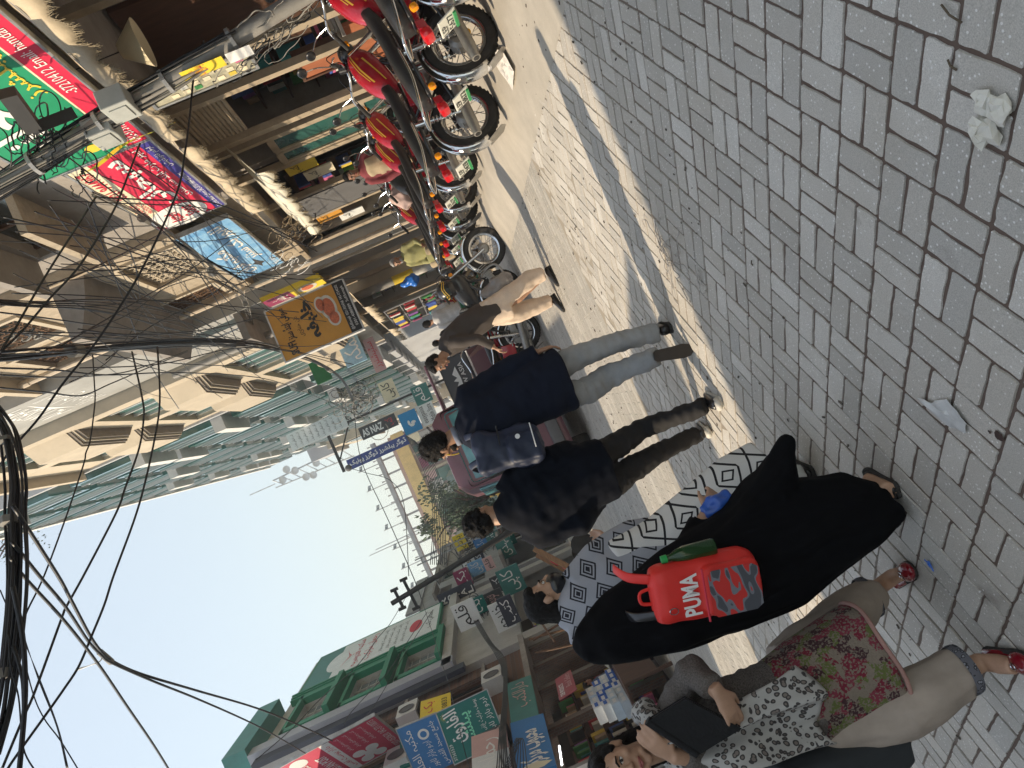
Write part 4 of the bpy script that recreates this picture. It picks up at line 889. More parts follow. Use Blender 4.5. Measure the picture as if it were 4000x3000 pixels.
def fender(parent, x, z, R, a0, a1, w, m=M_chrome):
    g = MB(); n_ = 18
    def f(u, v):
        a = a0+(a1-a0)*u; s = (v-.5)*2; rr = R*(1-.07*s*s*s*s) - .018*s*s
        return Vector((x+rr*math.cos(a), s*w, z+rr*math.sin(a)))
    g.grid(f, n_, 8); o = g.build('fender', m, parent, smooth=True, fixn=False); so = o.modifiers.new('s', 'SOLIDIFY'); so.thickness = .004; return o
def make_bike(tank_mat, tank_style):
    t = thing('motorcycle', '', 'motorcycle', group='motorcycles parked nose-in along the shops')
    wr = wheel_part(t, -.6, .288); wf = wheel_part(t, .62, .288)
    fender(t, -.6, .288, .325, rad(20), rad(195), .062); fender(t, .62, .288, .32, rad(35), rad(150), .055)
    # mud flap / tail skirt
    MB().prism([(-.05, 0), (.05, 0), (.06, -.16), (0, -.2), (-.06, -.16)], .004, Matrix.Translation((-.918, 0, .22)) @ Matrix.Rotation(rad(-20), 4, 'Y') @ Matrix.Rotation(PI/2, 4, 'Z') @ Matrix.Rotation(PI/2, 4, 'X')).build('mud_flap', M_alloy, t)
    fr = MB()
    for s in (-1, 1):
        fr.tube([(.45, s*.02, .82), (.2, s*.07, .62), (.05, s*.09, .4), (-.1, s*.09, .3), (-.6, s*.085, .288)], .016, 8)
        fr.tube([(-.05, s*.08, .62), (-.5, s*.1, .66), (-.86, s*.09, .7)], .014, 8); fr.tube([(-.1, s*.09, .3), (-.42, s*.1, .64)], .013, 8)
    fr.tube([(.45, 0, .88), (.3, 0, .66), (.22, 0, .3), (-.1, 0, .28)], .02, 8); fr.tube([(-.86, -.09, .7), (-.88, 0, .7), (-.86, .09, .7)], .014, 6)
    fr.tube([(-.02, .1, .3), (-.1, .28, .02)], .01, 6)
    fr.build('frame', M_bblk, t, smooth=True)
    en = MB(); en.rbox((.06, 0, .3), (.34, .2, .2), .03); en.tube([(-.02, -.13, .3), (-.02, .13, .3)], .1, 16); en.tube([(.14, -.12, .29), (.14, .12, .29)], .075, 14)
    for k in range(7): en.rbox((.27+k*.025, 0, .36+k*.012), (.012, .15, .14), .004, R=Matrix.Rotation(rad(-20), 3, 'Y'))
    en.rbox((.24, 0, .35), (.2, .1, .09), .01, R=Matrix.Rotation(rad(-20), 3, 'Y'))
    en.build('engine', M_alloy, t, smooth='auto')
    # fuel tank
    st = [(-.06, .60, .76, .045), (0, .61, .82, .075), (.1, .61, .875, .098), (.24, .63, .915, .108), (.38, .67, .915, .1), (.47, .73, .89, .068), (.51, .78, .86, .03)]
    def tank_pt(u, v, off=0.0):
        k = u*(len(st)-1); i = min(int(k), len(st)-2); q = k-i; a, b_ = st[i], st[i+1]; s = [a[j]*(1-q)+b_[j]*q for j in range(4)]
        th = 2*PI*v; c, sn = math.cos(th), math.sin(th); e = .72
        yy = (abs(c)**e)*math.copysign(1, c)*(s[3]+off)*(1 if sn > -.2 else 1); zz = (abs(sn)**e)*math.copysign(1, sn)*((s[2]-s[1])/2+off)
        return Vector((s[0], yy*(1-.12*max(0, sn)), (s[1]+s[2])/2+zz))
    mb = MB(); mb.loft([[tank_pt(i/14, j/20) for j in range(20)] for i in range(15)]); tk = mb.build('fuel_tank', tank_mat, t, smooth=True)
    for s0 in (-.02, .40) if tank_style else (0.01,):
        for (u0, u1, v0, v1) in ((.3, .8, .045, .06), (.34, .72, .075, .083), (.25, .62, -.03, -.018)):
            flip = s0 > .2
            def f(u, v, u0=u0, u1=u1, v0=v0, v1=v1, flip=flip):
                uu = u0+(u1-u0)*u; vv = v0+(v1-v0)*v + .1*(u-.5)*.3*(1 if not flip else 1)
                vv = vv if not flip else .5-vv
                return tank_pt(uu, vv, .003)
            MB().grid(f, 10, 2).build('tank_stripe', M_gold, tk, smooth=True, fixn=False)
    MB().lathe([(0, .02), (.03, .02), (.034, 0)], 14, Matrix.Translation((.28, 0, .908))).build('fuel_cap', M_chrome, tk, smooth='auto')
    # seat
    ss = [(-.88, .70, .79, .07), (-.84, .69, .815, .105), (-.7, .69, .815, .12), (-.5, .69, .81, .125), (-.3, .67, .785, .125), (-.12, .665, .77, .115), (.0, .68, .78, .09), (.03, .70, .77, .05)]
    def ring(s, n_=16):
        out = []
        for j in range(n_):
            th = 2*PI*j/n_; c, sn = math.cos(th), math.sin(th); out.append(Vector((s[0], (abs(c)**.6)*math.copysign(1, c)*s[3], (s[1]+s[2])/2+(abs(sn)**.6)*math.copysign(1, sn)*(s[2]-s[1])/2)))
        return out
    mb = MB(); mb.loft([ring(s) for s in ss]); st_ = mb.build('seat', M_seat, t, smooth=True)
    MB().tube([(-.86, 0, .752), (-.845, 0, .757)], .0, 4) if False else None
    for s in (-1, 1):
        cv = MB().rbox((-.2, s*.105, .52), (.26, .03, .2), .014, R=Matrix.Rotation(rad(8), 3, 'Y')); cv.build('side_cover', tank_mat, t, smooth='auto')
        sh = MB(); sh.tube([(-.5, s*.115, .68), (-.6, s*.115, .3)], .014, 8); sh.tube([(-.5, s*.115, .68), (-.535, s*.115, .54)], .027, 10)
        so = sh.build('shock_absorber', M_chrome, t, smooth='auto')
        hel = [(-.535-.06*q/60*1.0, 0, 0) for q in range(61)]
        hp = []
        for q in range(73):
            f_ = q/72; cx_, cz_ = -.53-.055*f_, .55-.21*f_; a = f_*2*PI*7; hp.append((cx_+.028*math.cos(a), s*.115+.028*math.sin(a), cz_))
        MB().tube(hp, .0055, 5).build('spring', M_bblk if s > 0 else M_chrome, so, smooth=True)
        MB().rbox((-.86, s*.15, .655), (.05, .05, .055), .018).build('turn_signal', M_amber, t, smooth='auto')
        MB().tube([(.02, s*.1, .27), (.02, s*.24, .27)], .014, 8).build('foot_peg', M_tyre, t)
    # tail
    MB().prism([(-.07, .03), (.07, .03), (.05, -.03), (-.05, -.03)], .06, Matrix.Translation((-.95, 0, .665)) @ Matrix.Rotation(PI/2, 4, 'Z') @ Matrix.Rotation(PI/2, 4, 'X')).build('tail_bracket', tank_mat, t)
    MB().rbox((-.975, 0, .665), (.075, .12, .08), .024).build('tail_light', M_tail, t, smooth='auto')
    pl = MB().rbox((-.985, 0, .515), (.012, .17, .15), .004, R=Matrix.Rotation(rad(-14), 3, 'Y')).build('number_plate', M_plate, t)
    MB().box((-.993, 0, .458), (.012, .155, .02), R=Matrix.Rotation(rad(-14), 3, 'Y')).build('green_strip', M_plgreen, pl)
    gr = MB().tube(catmull([(-.45, -.135, .70), (-.7, -.15, .73), (-.92, -.13, .8), (-1.0, -.09, .83), (-1.0, .09, .83), (-.92, .13, .8), (-.7, .15, .73), (-.45, .135, .70)], 5), .0115, 8); gr.build('grab_rail', M_chrome, t, smooth=True)
    # exhaust on the right
    MB().tube(catmull([(.36, -.06, .4), (.38, -.1, .24), (.2, -.13, .17), (-.1, -.15, .2)], 5), .016, 8).build('exhaust_pipe', M_alloy, t, smooth=True)
    MB().tube([(-.1, -.15, .2), (-.16, -.155, .205), (-.3, -.165, .22), (-.78, -.185, .275), (-.86, -.188, .285), (-.9, -.19, .29)], [.018, .032, .041, .045, .036, .034], 16).build('muffler', M_alloy, t, smooth='auto')
    MB().tube([(-.905, -.19, .291), (-.88, -.19, .288)], [.022, .022], 12).build('muffler_tip', M_bblk, t)
    MB().rbox((-.3, .1, .34), (.62, .02, .09), .01).build('chain_case', M_bblk, t)
    MB().tube(catmull([(-.02, -.13, .3), (-.03, -.17, .42), (-.1, -.2, .44)], 3), .009, 6).build('kick_lever', M_chrome, t)
    # fork, lamp, bars
    for s in (-1, 1): MB().tube([(.62, s*.085, .288), (.56, s*.085, .46), (.44, s*.085, .86)], [.024, .023, .017], 10).build('fork_leg', M_chrome, t, smooth='auto')
    MB().tube([(.5, 0, .75), (.4, 0, .95)], .03, 10).build('steering_head', M_bblk, t)
    hl = MB().sphere((.53, 0, .86), (.085, .085, .085), 16, 10).build('headlamp', M_bblk, t, smooth=True); MB().lathe([(0, .03), (.05, .022), (.078, 0)], 20, Matrix.Translation((.575, 0, .86)) @ Matrix.Rotation(PI/2, 4, 'Y')).build('headlamp_glass', M_lamp, hl, smooth=True)
    MB().tube([(.42, 0, .93), (.44, 0, .99)], .045, 16).build('speedometer', M_bblk, t, smooth='auto')
    MB().tube(catmull([(.2, -.36, .99), (.3, -.27, 1.03), (.4, -.1, .95), (.4, .1, .95), (.3, .27, 1.03), (.2, .36, .99)], 5), .0115, 8).build('handlebar', M_chrome, t, smooth=True)
    for s in (-1, 1):
        MB().tube([(.155, s*.4, .975), (.27, s*.3, 1.017)], .0185, 10).build('grip', M_tyre, t, smooth='auto')
        MB().tube([(.3, s*.285, 1.01), (.27, s*.36, .99), (.22, s*.43, .97)], .006, 6).build('brake_lever', M_chrome, t)
        MB().tube(catmull([(.31, s*.24, 1.03), (.33, s*.3, 1.14), (.3, s*.36, 1.22)], 3), .006, 6).build('mirror_stem', M_chrome, t)
        MB().sphere((.29, s*.385, 1.26), (.016, .06, .042), 14, 8).build('mirror', M_bblk, t, smooth=True)
        MB().tube(catmull([(.33, s*.2, 1.0), (.5, s*.13, 1.03), (.52, s*.05, .8), (.3, 0, .6)], 4), .0045, 5).build('control_cable', M_bblk, t)
        MB().rbox((.48, s*.17, .83), (.05, .05, .055), .018).build('turn_signal', M_amber, t, smooth='auto')
    return t
proto_r = make_bike(M_bred, 1); proto_k = make_bike(M_bblk, 0)
used = {}
def bike(proto, label, rear, heading, roll=7, plate=('LEP', '5677'), pitch=0, group=None, z=0.0):
    o = proto if proto.name not in used else copy_tree(proto)
    used[proto.name] = 1
    o['label'] = label
    if group: o['group'] = group
    h = rad(heading)
    R = Matrix.Rotation(h, 3, 'Z') @ Matrix.Rotation(rad(-pitch), 3, 'Y') @ Matrix.Rotation(rad(-roll), 3, 'X')
    o.rotation_euler = R.to_euler(); o.scale = (1.11,)*3; ax_ = R @ (Vector((-.6, 0, .288))*1.11); o.location = (rear[0]-ax_.x, rear[1]-ax_.y, .288*1.11*math.cos(rad(roll))+.003+z-ax_.z)
    if plate:
        pl = [c for c in o.children if c.name.startswith('number_plate')][0]
        Q = Matrix.Rotation(rad(-14), 3, 'Y'); c0 = Vector((-.985, 0, .515)); nrm = Q @ Vector((-1, 0, 0)); ux = Vector((0, -1, 0)); uy = nrm.cross(ux)
        if uy.z > 0: uy = -uy
        BB = Board(pl, c0 + nrm*.0075 - ux*.085 - uy*.075, ux, uy, .17, .15, nrm)
        BB.text(plate[0], .08, .08, .62, .38, M_txk, .001); BB.text(plate[1], .08, .46, .92, .78, M_txk, .001)
    return o
bike(proto_r, 'red motorcycle with plate LEP 5677 and a tan hose coil, nearest of the parked row', (3.05, 5.35), 8, pitch=9.3, plate=('LEP', '5677'))
bike(proto_r, 'red motorcycle second in the parked row with yellow lock in its wheel', (2.84, 6.2), 10, pitch=9, plate=('LEV', '8813'))
bike(proto_r, 'red and gold tanked motorcycle third in the parked row, white slab by its wheel', (2.55, 7.05), 13, z=.085, pitch=5.5, plate=('LEF', '9420'))
bike(proto_r, 'red motorcycle with long black seat and square tail light, fourth in the row', (2.98, 9.6), 12, z=.1, pitch=5, plate=('LEH', '7LT'))
bike(proto_r, 'red motorcycle fifth in the parked row, between close neighbours', (2.98, 10.6), 10, z=.1, pitch=5, plate=('LER', '1195'))
bike(proto_k, 'black motorcycle sixth in the parked row', (2.95, 11.5), 14, z=.1, pitch=5, plate=('LED', '2210'))
bike(proto_r, 'red motorcycle seventh in the row, beside the seated man\'s cart', (3.0, 12.4), 11, z=.1, pitch=5, plate=('LEF', '7032'))
bike(proto_r, 'red motorcycle last in the parked row with tail towards the road', (2.95, 13.3), 18, z=.1, pitch=5, plate=('LEB', '6614'))
bike(proto_k, 'black motorcycle standing crosswise in the road with a helmet on its bar', (0.85, 11.55), -12, roll=6, plate=None, group='motorcycles standing in the road')
bike(proto_r, 'red motorcycle behind the man in the brown jacket', (0.2, 11.75), -14, roll=5, plate=None, group='motorcycles standing in the road')
bike(proto_r, 'red motorcycle beyond the cart with a white bundle over it', (1.9, 17.2), 40, plate=None, group='motorcycles standing in the road')
bike(proto_r, 'red motorcycle farther along beside the toy stall', (2.0, 19.4), 30, plate=None, group='motorcycles standing in the road')
bike(proto_k, 'dark motorcycle parked left beside the white sacks', (-5.3, 18.6), 120, plate=None, group='motorcycles on the left side')
bike(proto_r, 'red motorcycle parked left in front of the dark stall', (-5.7, 20.5), 140, plate=None, group='motorcycles on the left side')
bike(proto_k, 'dark motorcycle at the far left near the crowd', (-4.6, 26.0), 95, plate=None, group='motorcycles on the left side')
# helmet
hm = thing('helmet', 'glossy black helmet with gold stripes hung on the crosswise motorcycle', 'helmet', (1.8, 11.1, 1.1))
h = MB(); h.lathe([(0.0, .13), (.05, .125), (.1, .095), (.13, .03), (.135, -.04), (.125, -.11), (.11, -.13)], 22); h.build('shell', M_bblk, hm, smooth=True)
MB().grid(lambda u, v: Vector((.137*math.cos(-2.4+1.7*u), .137*math.sin(-2.4+1.7*u), -.06+.09*v)), 12, 4).build('visor', M_glassd, hm, smooth=True, fixn=False)
for k in range(2): MB().tube([(.136*math.cos(t), .136*math.sin(t), .03-.03*k+.02*math.sin(3*t)) for t in [2*PI*q/20 for q in range(20)]], .006, 5, closed=True).build('gold_stripe', M_gold, hm)
hc = thing('hose_coil', 'tan rubber hose coil hanging on the nearest parked motorcycle', 'hose', (3.3, 5.3, .85))
for k in range(3): MB().tube([(.12*math.cos(t)*(1-.06*k), -.17-.012*k+.02*math.sin(t+k), .1*math.sin(t)*(1-.05*k)) for t in [2*PI*q/24 for q in range(24)]], .011, 7, closed=True).build('loop', mat('tan_hose', (.4, .24, .1), .5, var=.1), hc, smooth=True)
yp = MB()
for k in range(7):
    a = rnd.random()*6; yp.sphere((2.85+.05*math.cos(a), 6.2, .25+.05*math.sin(a)), (.03, .02, .025), 8, 5)
tag(yp.build('chain_lock', mat('yellow_plastic', (.75, .42, .02), .4), None, smooth=True), 'yellow plastic chain lock in the wheel of the second parked motorcycle', 'lock')

# ------------------------------------------------------------------ van
M_maroon = mat('maroon_paint', (0.17, 0.075, 0.1), 0.35, var=0.12, scale=2, coat=0.3, dirt=0.25)
M_wing = mat('tinted_glass', (0.1, 0.27, 0.31), 0.06, var=0.3, scale=3, spec=0.9)
v = thing('van', 'maroon microvan seen from behind between the two walking men', 'van', (-0.6, 12.6, 0), rad(9)); v.scale = (1.0, 1.0, 1.09)
def vring(y, w, zb, zt, tb):
    return [Vector((-w, y, zb)), Vector((-w-.02, y, zb+.25)), Vector((-w-.02, y, zb+.75)), Vector((-w+tb, y, zt-.12)), Vector((-w+tb+.12, y, zt)), Vector((w-tb-.12, y, zt)), Vector((w-tb, y, zt-.12)), Vector((w+.02, y, zb+.75)), Vector((w+.02, y, zb+.25)), Vector((w, y, zb))]
mb = MB(); mb.loft([vring(-1.52, .6, .32, 1.82, .1), vring(-1.48, .66, .28, 1.9, .06), vring(-1.0, .67, .25, 1.93, .06), vring(.8, .67, .25, 1.93, .06), vring(1.3, .66, .25, 1.8, .1), vring(1.62, .64, .3, 1.15, .04), vring(1.68, .58, .34, .95, .04)])
body = mb.build('body', M_maroon, v, smooth='auto')
def vpatch(name, pts, m, par): return MB().add([Vector(p) for p in pts], [tuple(range(len(pts)))]).build(name, m, par, fixn=False)
rw = MB().rbox((0, -1.525, 1.43), (1.1, .03, .56), .06, R=Matrix.Rotation(rad(-5), 3, 'X')); rwo = rw.build('rear_window', M_wing, v, smooth='auto')
MB().rbox((0, -1.512, 1.43), (1.18, .03, .64), .05, R=Matrix.Rotation(rad(-5), 3, 'X')).build('window_seal', M_bblk, v, smooth='auto')
MB().rbox((.0, -1.56, .45), (1.3, .1, .16), .03).build('rear_bumper', M_dgrey, v, smooth='auto')
for s in (-1, 1):
    MB().rbox((s*.55, -1.53, .82), (.14, .06, .3), .02).build('tail_light', M_tail, v, smooth='auto')
    for k, (y0, y1) in enumerate(((-1.25, -.45), (-.38, .3), (.36, .85))):
        MB().rbox((s*.655, (y0+y1)/2, 1.42), (.03, y1-y0, .5), .012, R=Matrix.Rotation(rad(-4*s), 3, 'Y')).build('side_window', M_wing, v, smooth='auto')
    for y in (-.95, 1.0):
        T = Matrix.Translation((s*.58, y, .27)) @ Matrix.Rotation(PI/2, 4, 'Y'); R = .27
        w = MB().lathe([(.16, -.08), (R-.03, -.085), (R, -.06), (R, .06), (R-.03, .085), (.16, .08)], 28, T).build('wheel', M_tyre, v, smooth='auto'); MB().lathe([(0, .06*s), (.12, .07*s), (.17, .06*s)], 20, T).build('hubcap', M_alloy, w, smooth=True)
MB().rbox((0, -1.575, .72), (.45, .02, .12), .005).build('number_plate', M_plate, v)
MB().rbox((0, -1.54, 1.02), (.3, .02, .04), .008).build('handle', M_bblk, v)
for s in (-1, 1): MB().tube([(s*.5, -1.3, 1.98), (s*.5, 1.0, 1.98)], .018, 6).build('roof_rail', M_bblk, v)

# ------------------------------------------------------------------ loader rickshaw facing the camera
rk = thing('cargo_rickshaw', 'maroon cargo rickshaw facing the camera behind the suited man\'s shoulder', 'rickshaw', (0.62, 14.2, 0), rad(4))
mb = MB(); mb.loft([[Vector((x*w, y, zz)) for x, zz in ((-1, .55), (-1, .9), (-.75, 1.12), (.75, 1.12), (1, .9), (1, .55))] for y, w in ((-1.05, .28), (-.95, .36), (-.6, .42))]); mb.build('front_cowl', M_maroon, rk, smooth='auto')
ws = MB().rbox((0, -.62, 1.42), (.86, .03, .56), .03, R=Matrix.Rotation(rad(-12), 3, 'X')).build('windscreen', M_fgry, rk)
BB = Board(rk, Vector((-.4, -.665, 1.62)), (1, 0, 0), (0, 0, -1), .8, .4, (0, -1, 0)); BB.text('NEW ASIA', .15, .62, .85, .82, M_txw, bold=.01)
BB.patch('winged_mark', [(.2, .5), (.35, .25), (.45, .4), (.5, .2), (.55, .4), (.65, .25), (.8, .5), (.5, .55)][::-1], M_txw)
for s in (-1, 1):
    MB().tube([(s*.45, -.6, .9), (s*.46, -.55, 1.85), (s*.44, .3, 1.95)], .02, 8).build('cab_frame', M_chrome, rk, smooth=True)
    MB().rbox((s*.33, -1.0, .78), (.16, .1, .13), .03).build('headlamp', M_lamp, rk, smooth='auto')
    wheel_like = MB().lathe([(.1, -.05), (.24, -.055), (.26, 0), (.24, .055), (.1, .05)], 24, Matrix.Translation((s*.55, 1.1, .26)) @ Matrix.Rotation(PI/2, 4, 'Y')).build('wheel', M_tyre, rk, smooth='auto')
MB().lathe([(.1, -.05), (.24, -.055), (.26, 0), (.24, .055), (.1, .05)], 24, Matrix.Translation((0, -.95, .26)) @ Matrix.Rotation(PI/2, 4, 'Y')).build('wheel', M_tyre, rk, smooth='auto')
MB().rbox((0, .9, .85), (1.15, 1.6, .5), .02).build('cargo_bed', M_maroon, rk, smooth='auto')
MB().rbox((0, -.1, 1.9), (.95, 1.1, .05), .02).build('cab_roof', M_maroon, rk)
MB().tube(catmull([(-.42, -.75, 1.18), (-.3, -.85, 1.25), (0, -.82, 1.2), (.3, -.85, 1.25), (.42, -.75, 1.18)], 4), .014, 6).build('handlebar', M_chrome, rk)

# ------------------------------------------------------------------ green handcart with the seated man
M_cartg = mat('cart_green', (0.02, 0.16, 0.075), 0.6, var=0.2, scale=6, dirt=0.3)
ct = thing('handcart', 'green handcart with bicycle wheels on which an old man sits', 'cart', (3.0, 14.3, 0), rad(-32))
MB().rbox((0, 0, .82), (2.3, .95, .07), .012).build('deck', M_brown, ct)
for s in (-1, 1):
    MB().rbox((0, s*.5, .8), (2.4, .06, .12), .01).build('side_rail', M_cartg, ct)
    for x in (-.9, .9): MB().tube([(x, s*.45, .78), (x*.55, s*.45, .32)], .022, 8).build('leg_brace', M_cartg, ct)
for x, s in ((-.62, -1), (-.62, 1), (.62, -1), (.62, 1)):
    T = Matrix.Translation((x, s*.5, .33)) @ Matrix.Rotation(PI/2, 4, 'X')
    w = MB().lathe([(.28, -.018), (.315, -.022), (.33, 0), (.315, .022), (.28, .018), (.275, 0), (.28, -.018)], 32, T).build('wheel', mat('tan_tyre', (.3, .22, .13), .8, var=.2), ct, smooth=True)
    sp = MB()
    for k in range(10): a = 2*PI*k/10; sp.tube([T @ Vector((0, 0, 0)), T @ Vector((.28*math.cos(a), .28*math.sin(a), 0))], .008, 5)
    sp.tube([T @ Vector((0, 0, -.05)), T @ Vector((0, 0, .05))], .03, 8); sp.build('wheel_spokes', MATS['tan_tyre'], w)
MB().tube([(-.62, -.5, .33), (-.62, .5, .33)], .016, 6).build('axle', M_blackm, ct); MB().tube([(.62, -.5, .33), (.62, .5, .33)], .016, 6).build('axle', M_blackm, ct)

pl_ = struct(MB().bx(3.78, 4.75, 3.0, 16.2, -.01, .205).build('shop_plinth', mat('plinth_concrete', (.36, .33, .29), .9, var=.15, scale=3, bump=.2, dirt=.4)))
for k in range(11): MB().bx(3.76, 3.779, 3.0+k*1.2+.006, 4.2+k*1.2-.006, -.01, .208).build('kerb_stone', MATS['plinth_concrete'], pl_)

def sstep(t): t = min(1, max(0, t)); return t*t*(3-2*t)
def apron_z(x, y): return .0045+.08*sstep((x-1.95)/.6)*sstep((y-6.3)/.7)+.1*sstep((x-2.9)/.9)*sstep((y-3.2)/.6)
M_apron = mat('dusty_concrete', (.46, .42, .36), .92, var=.1, scale=3, bump=.15, bscale=50, dirt=.18)
struct(MB().grid(lambda u, w: Vector((1.95+1.83*u, 3.2+13*w, apron_z(1.95+1.83*u, 3.2+13*w)-.0035*(1-sstep(u*8)))), 24, 60).build('shop_apron', M_apron, None, smooth=True, fixn=False))
# ------------------------------------------------------------------ poles, cables and tangles
M_cable = mat('black_cable', (0.012, 0.013, 0.016), 0.45, var=0.2, scale=20)
M_cable2 = mat('grey_cable', (0.2, 0.19, 0.17), 0.6, var=0.3, scale=10)
M_conc = mat('pole_steel', (0.3, 0.29, 0.27), 0.6, metal=0.2, var=0.2, scale=4, dirt=0.4)
def wire_pts(px, Y0, Y1, k=6):
    # a cable through the air whose distance runs evenly from Y0 to Y1
    P = catmull([Vector((x, y, 0)) for x, y in px], k); n_ = len(P)-1; out = []
    Ls = [0.0]
    for i in range(n_): Ls.append(Ls[-1]+(P[i+1]-P[i]).length)
    for i, p in enumerate(P):
        t = Ls[i]/Ls[-1]; Y = 1/((1-t)/Y0+t/Y1); out.append(AY(p.x, p.y, Y))
    return out
CABLE_G = 'black overhead cables strung across the street'
def cable(px, Y0, Y1, r=0.009, label=None, m=None, n=5, group=CABLE_G):
    pts = wire_pts(px, Y0, Y1); c0 = pts[0].copy()
    o = MB().tube([p-c0 for p in pts], r, n).build('overhead_cable', m or M_cable, None, smooth=True, fixn=False); o.location = c0
    return tag(o, label or 'black overhead cable strung across the street', 'cable', group)
def bundle(px, Y0, Y1, count, rad_, r, label, seed, m=None):
    rr = random.Random(seed); pts = wire_pts(px, Y0, Y1, 7); c0 = pts[0].copy(); t = thing('cable_bundle', label, 'cable bundle', c0)
    for q in range(count):
        ph = rr.random()*6.3; tw = rr.uniform(-1.2, 1.2); R_ = rad_*math.sqrt(rr.random()); dv = rr.uniform(-.02, .03)
        P = []
        for i, p in enumerate(pts):
            f_ = i/(len(pts)-1); d = (pts[min(i+1, len(pts)-1)]-pts[max(i-1, 0)]); a, b_ = ortho(d)
            w = R_*(1+.5*mnoise.noise((q*3.1, f_*3, seed)))
            P.append(p-c0+a*w*math.cos(ph+tw*f_*3)+b_*w*math.sin(ph+tw*f_*3)+Vector((0, 0, -abs(dv)*math.sin(PI*f_)*3)))
        MB().tube(P, r*rr.uniform(.7, 1.3), 5).build('cable', m or M_cable, t, smooth=True, fixn=False)
    for q in range(3):
        i = int(len(pts)*(.2+.3*q)); MB().tube([pts[i]-c0, pts[min(i+1, len(pts)-1)]-c0], rad_*1.25, 8).build('tie', M_cable2, t)
    return t
def Q(tx, ty, *pts): return [TZ(tx, ty, x, y) for x, y in pts]
bundle([(-60, 1560), (5, 1660), (28, 1760), (40, 1900), (34, 2020), (40, 2250), (26, 2500), (0, 2760), (-40, 2950)], 5.6, 4.6, 11, 0.045, 0.012, 'thick black cable bundle along the left picture edge over the street', 1)
cable(Q(0, 2, (110, 1050), (490, 1640))+Q(0, 3, (610, 200), (780, 520), (880, 660), (960, 730), (1200, 840), (1700, 990), (2212, 1140))+Q(1, 3, (420, 1310), (660, 1425)), 5.0, 17.0, .014, 'upper of two heavy cables bending at a clamp towards the crimson sign', group=None)
cable(Q(0, 2, (100, 1360))+Q(0, 3, (340, 0), (560, 260), (760, 560), (880, 690), (960, 748), (1300, 900), (1700, 1060), (2212, 1290))+Q(1, 3, (440, 1540)), 5.0, 17.2, .013, 'lower of two heavy cables bending at a clamp towards the crimson sign', group=None)
cable(Q(0, 2, (90, 1500))+Q(0, 3, (200, 0), (540, 370), (840, 750), (1100, 1130), (1300, 1420), (1450, 1659), (1520, 1800)), 5.0, 9.5, .0125, 'heavy cable running from the bundle down to the picture bottom', group=None)
cable(Q(0, 1, (1140, 1380))+Q(0, 2, (1230, 130), (1240, 300), (1200, 560), (1080, 900), (1000, 1120), (720, 1659))+Q(0, 3, (570, 270), (530, 370), (300, 1000), (190, 1250), (20, 1659)), 8.5, 5.6, .010)
cable(Q(0, 1, (1360, 1340))+Q(0, 2, (1380, 150), (1330, 500), (1240, 900), (1150, 1200), (980, 1659))+Q(0, 3, (900, 250), (790, 520), (680, 780), (550, 980), (380, 1220), (200, 1470), (70, 1659), (0, 1800)), 8.5, 5.6, .010)
cable(Q(0, 1, (800, 1400))+Q(0, 2, (815, 0), (820, 150), (780, 480), (740, 600), (720, 700), (570, 1150), (380, 1659))+Q(0, 3, (240, 290), (180, 440), (100, 600), (0, 790), (-60, 900)), 8.0, 5.6, .007)
cable(Q(0, 0, (1760, 350), (1680, 620), (1640, 1000), (1600, 1300), (1530, 1659))+Q(0, 1, (1290, 540), (1080, 920), (820, 1310), (540, 1659))+Q(0, 2, (330, 300), (100, 560), (0, 700)), 6.6, 5.6, .009)
cable(Q(0, 0, (1210, 1240))+Q(0, 1, (1050, 0), (960, 200), (740, 560), (620, 720), (430, 920), (210, 1180), (30, 1360), (-60, 1440)), 7.2, 5.8, .009)
cable(Q(0, 1, (830, 40), (600, 400), (440, 650), (290, 900), (130, 1180), (0, 1380)), 7.2, 5.8, .009)
cable(Q(0, 1, (300, 170), (700, 310), (1200, 500), (1600, 600), (1830, 800), (2130, 1120)), 7, 16, .008)
cable(Q(0, 1, (0, 945), (250, 960), (700, 930), (1100, 945), (1400, 1010), (1700, 1100), (1900, 1230), (2212, 1500)), 6.5, 18, .010)
cable(Q(0, 1, (0, 960), (250, 985), (700, 1010), (1100, 1080), (1450, 1180), (1700, 1220), (2212, 1330)), 6.5, 18, .009)
cable(Q(0, 1, (0, 1040), (400, 1090), (900, 1160), (1400, 1220), (2000, 1290)), 6.5, 16, .008)
cable(Q(0, 1, (0, 1210), (500, 1240), (1100, 1270), (1700, 1290), (2000, 1320)), 6.5, 16, .007)
cable(Q(0, 1, (0, 1520), (500, 1540), (900, 1580), (1500, 1560), (2212, 1600))+Q(1, 2, (400, 60), (780, 220)), 6.5, 30, .009)
cable(Q(0, 1, (0, 1580), (500, 1600), (1000, 1570), (1300, 1490), (1620, 1370)), 6.5, 14, .008)
cable(Q(0, 1, (0, 1690), (400, 1730))+Q(0, 2, (700, 100), (950, 0))+Q(0, 1, (1300, 1510), (1620, 1380)), 6.5, 14, .008)
for k in range(4): cable(Q(0, 1, (-20, 930+14*k), (300, 945+16*k), (800, 950+22*k), (1300, 1010+40*k), (1700, 1110+45*k), (2150, 1300+30*k)), 6.2, 17, .006)
bundle([(-40, 1395), (120, 1385), (340, 1365), (540, 1350), (780, 1340), (1000, 1352), (1135, 1385), (1250, 1425), (1340, 1490), (1390, 1600)], 6.2, 38, 13, 0.055, 0.009, 'long bundle of black cables swinging from upper left to the far pole', 2)
bundle(Q(0, 1, (830, 20), (1100, 150), (1400, 330), (1700, 560), (1900, 750), (2080, 890), (2130, 1000), (2180, 1180)), 8.2, 17, 6, 0.05, 0.007, 'loose pale cables running along the top of the red and blue signs', 3, M_cable2)
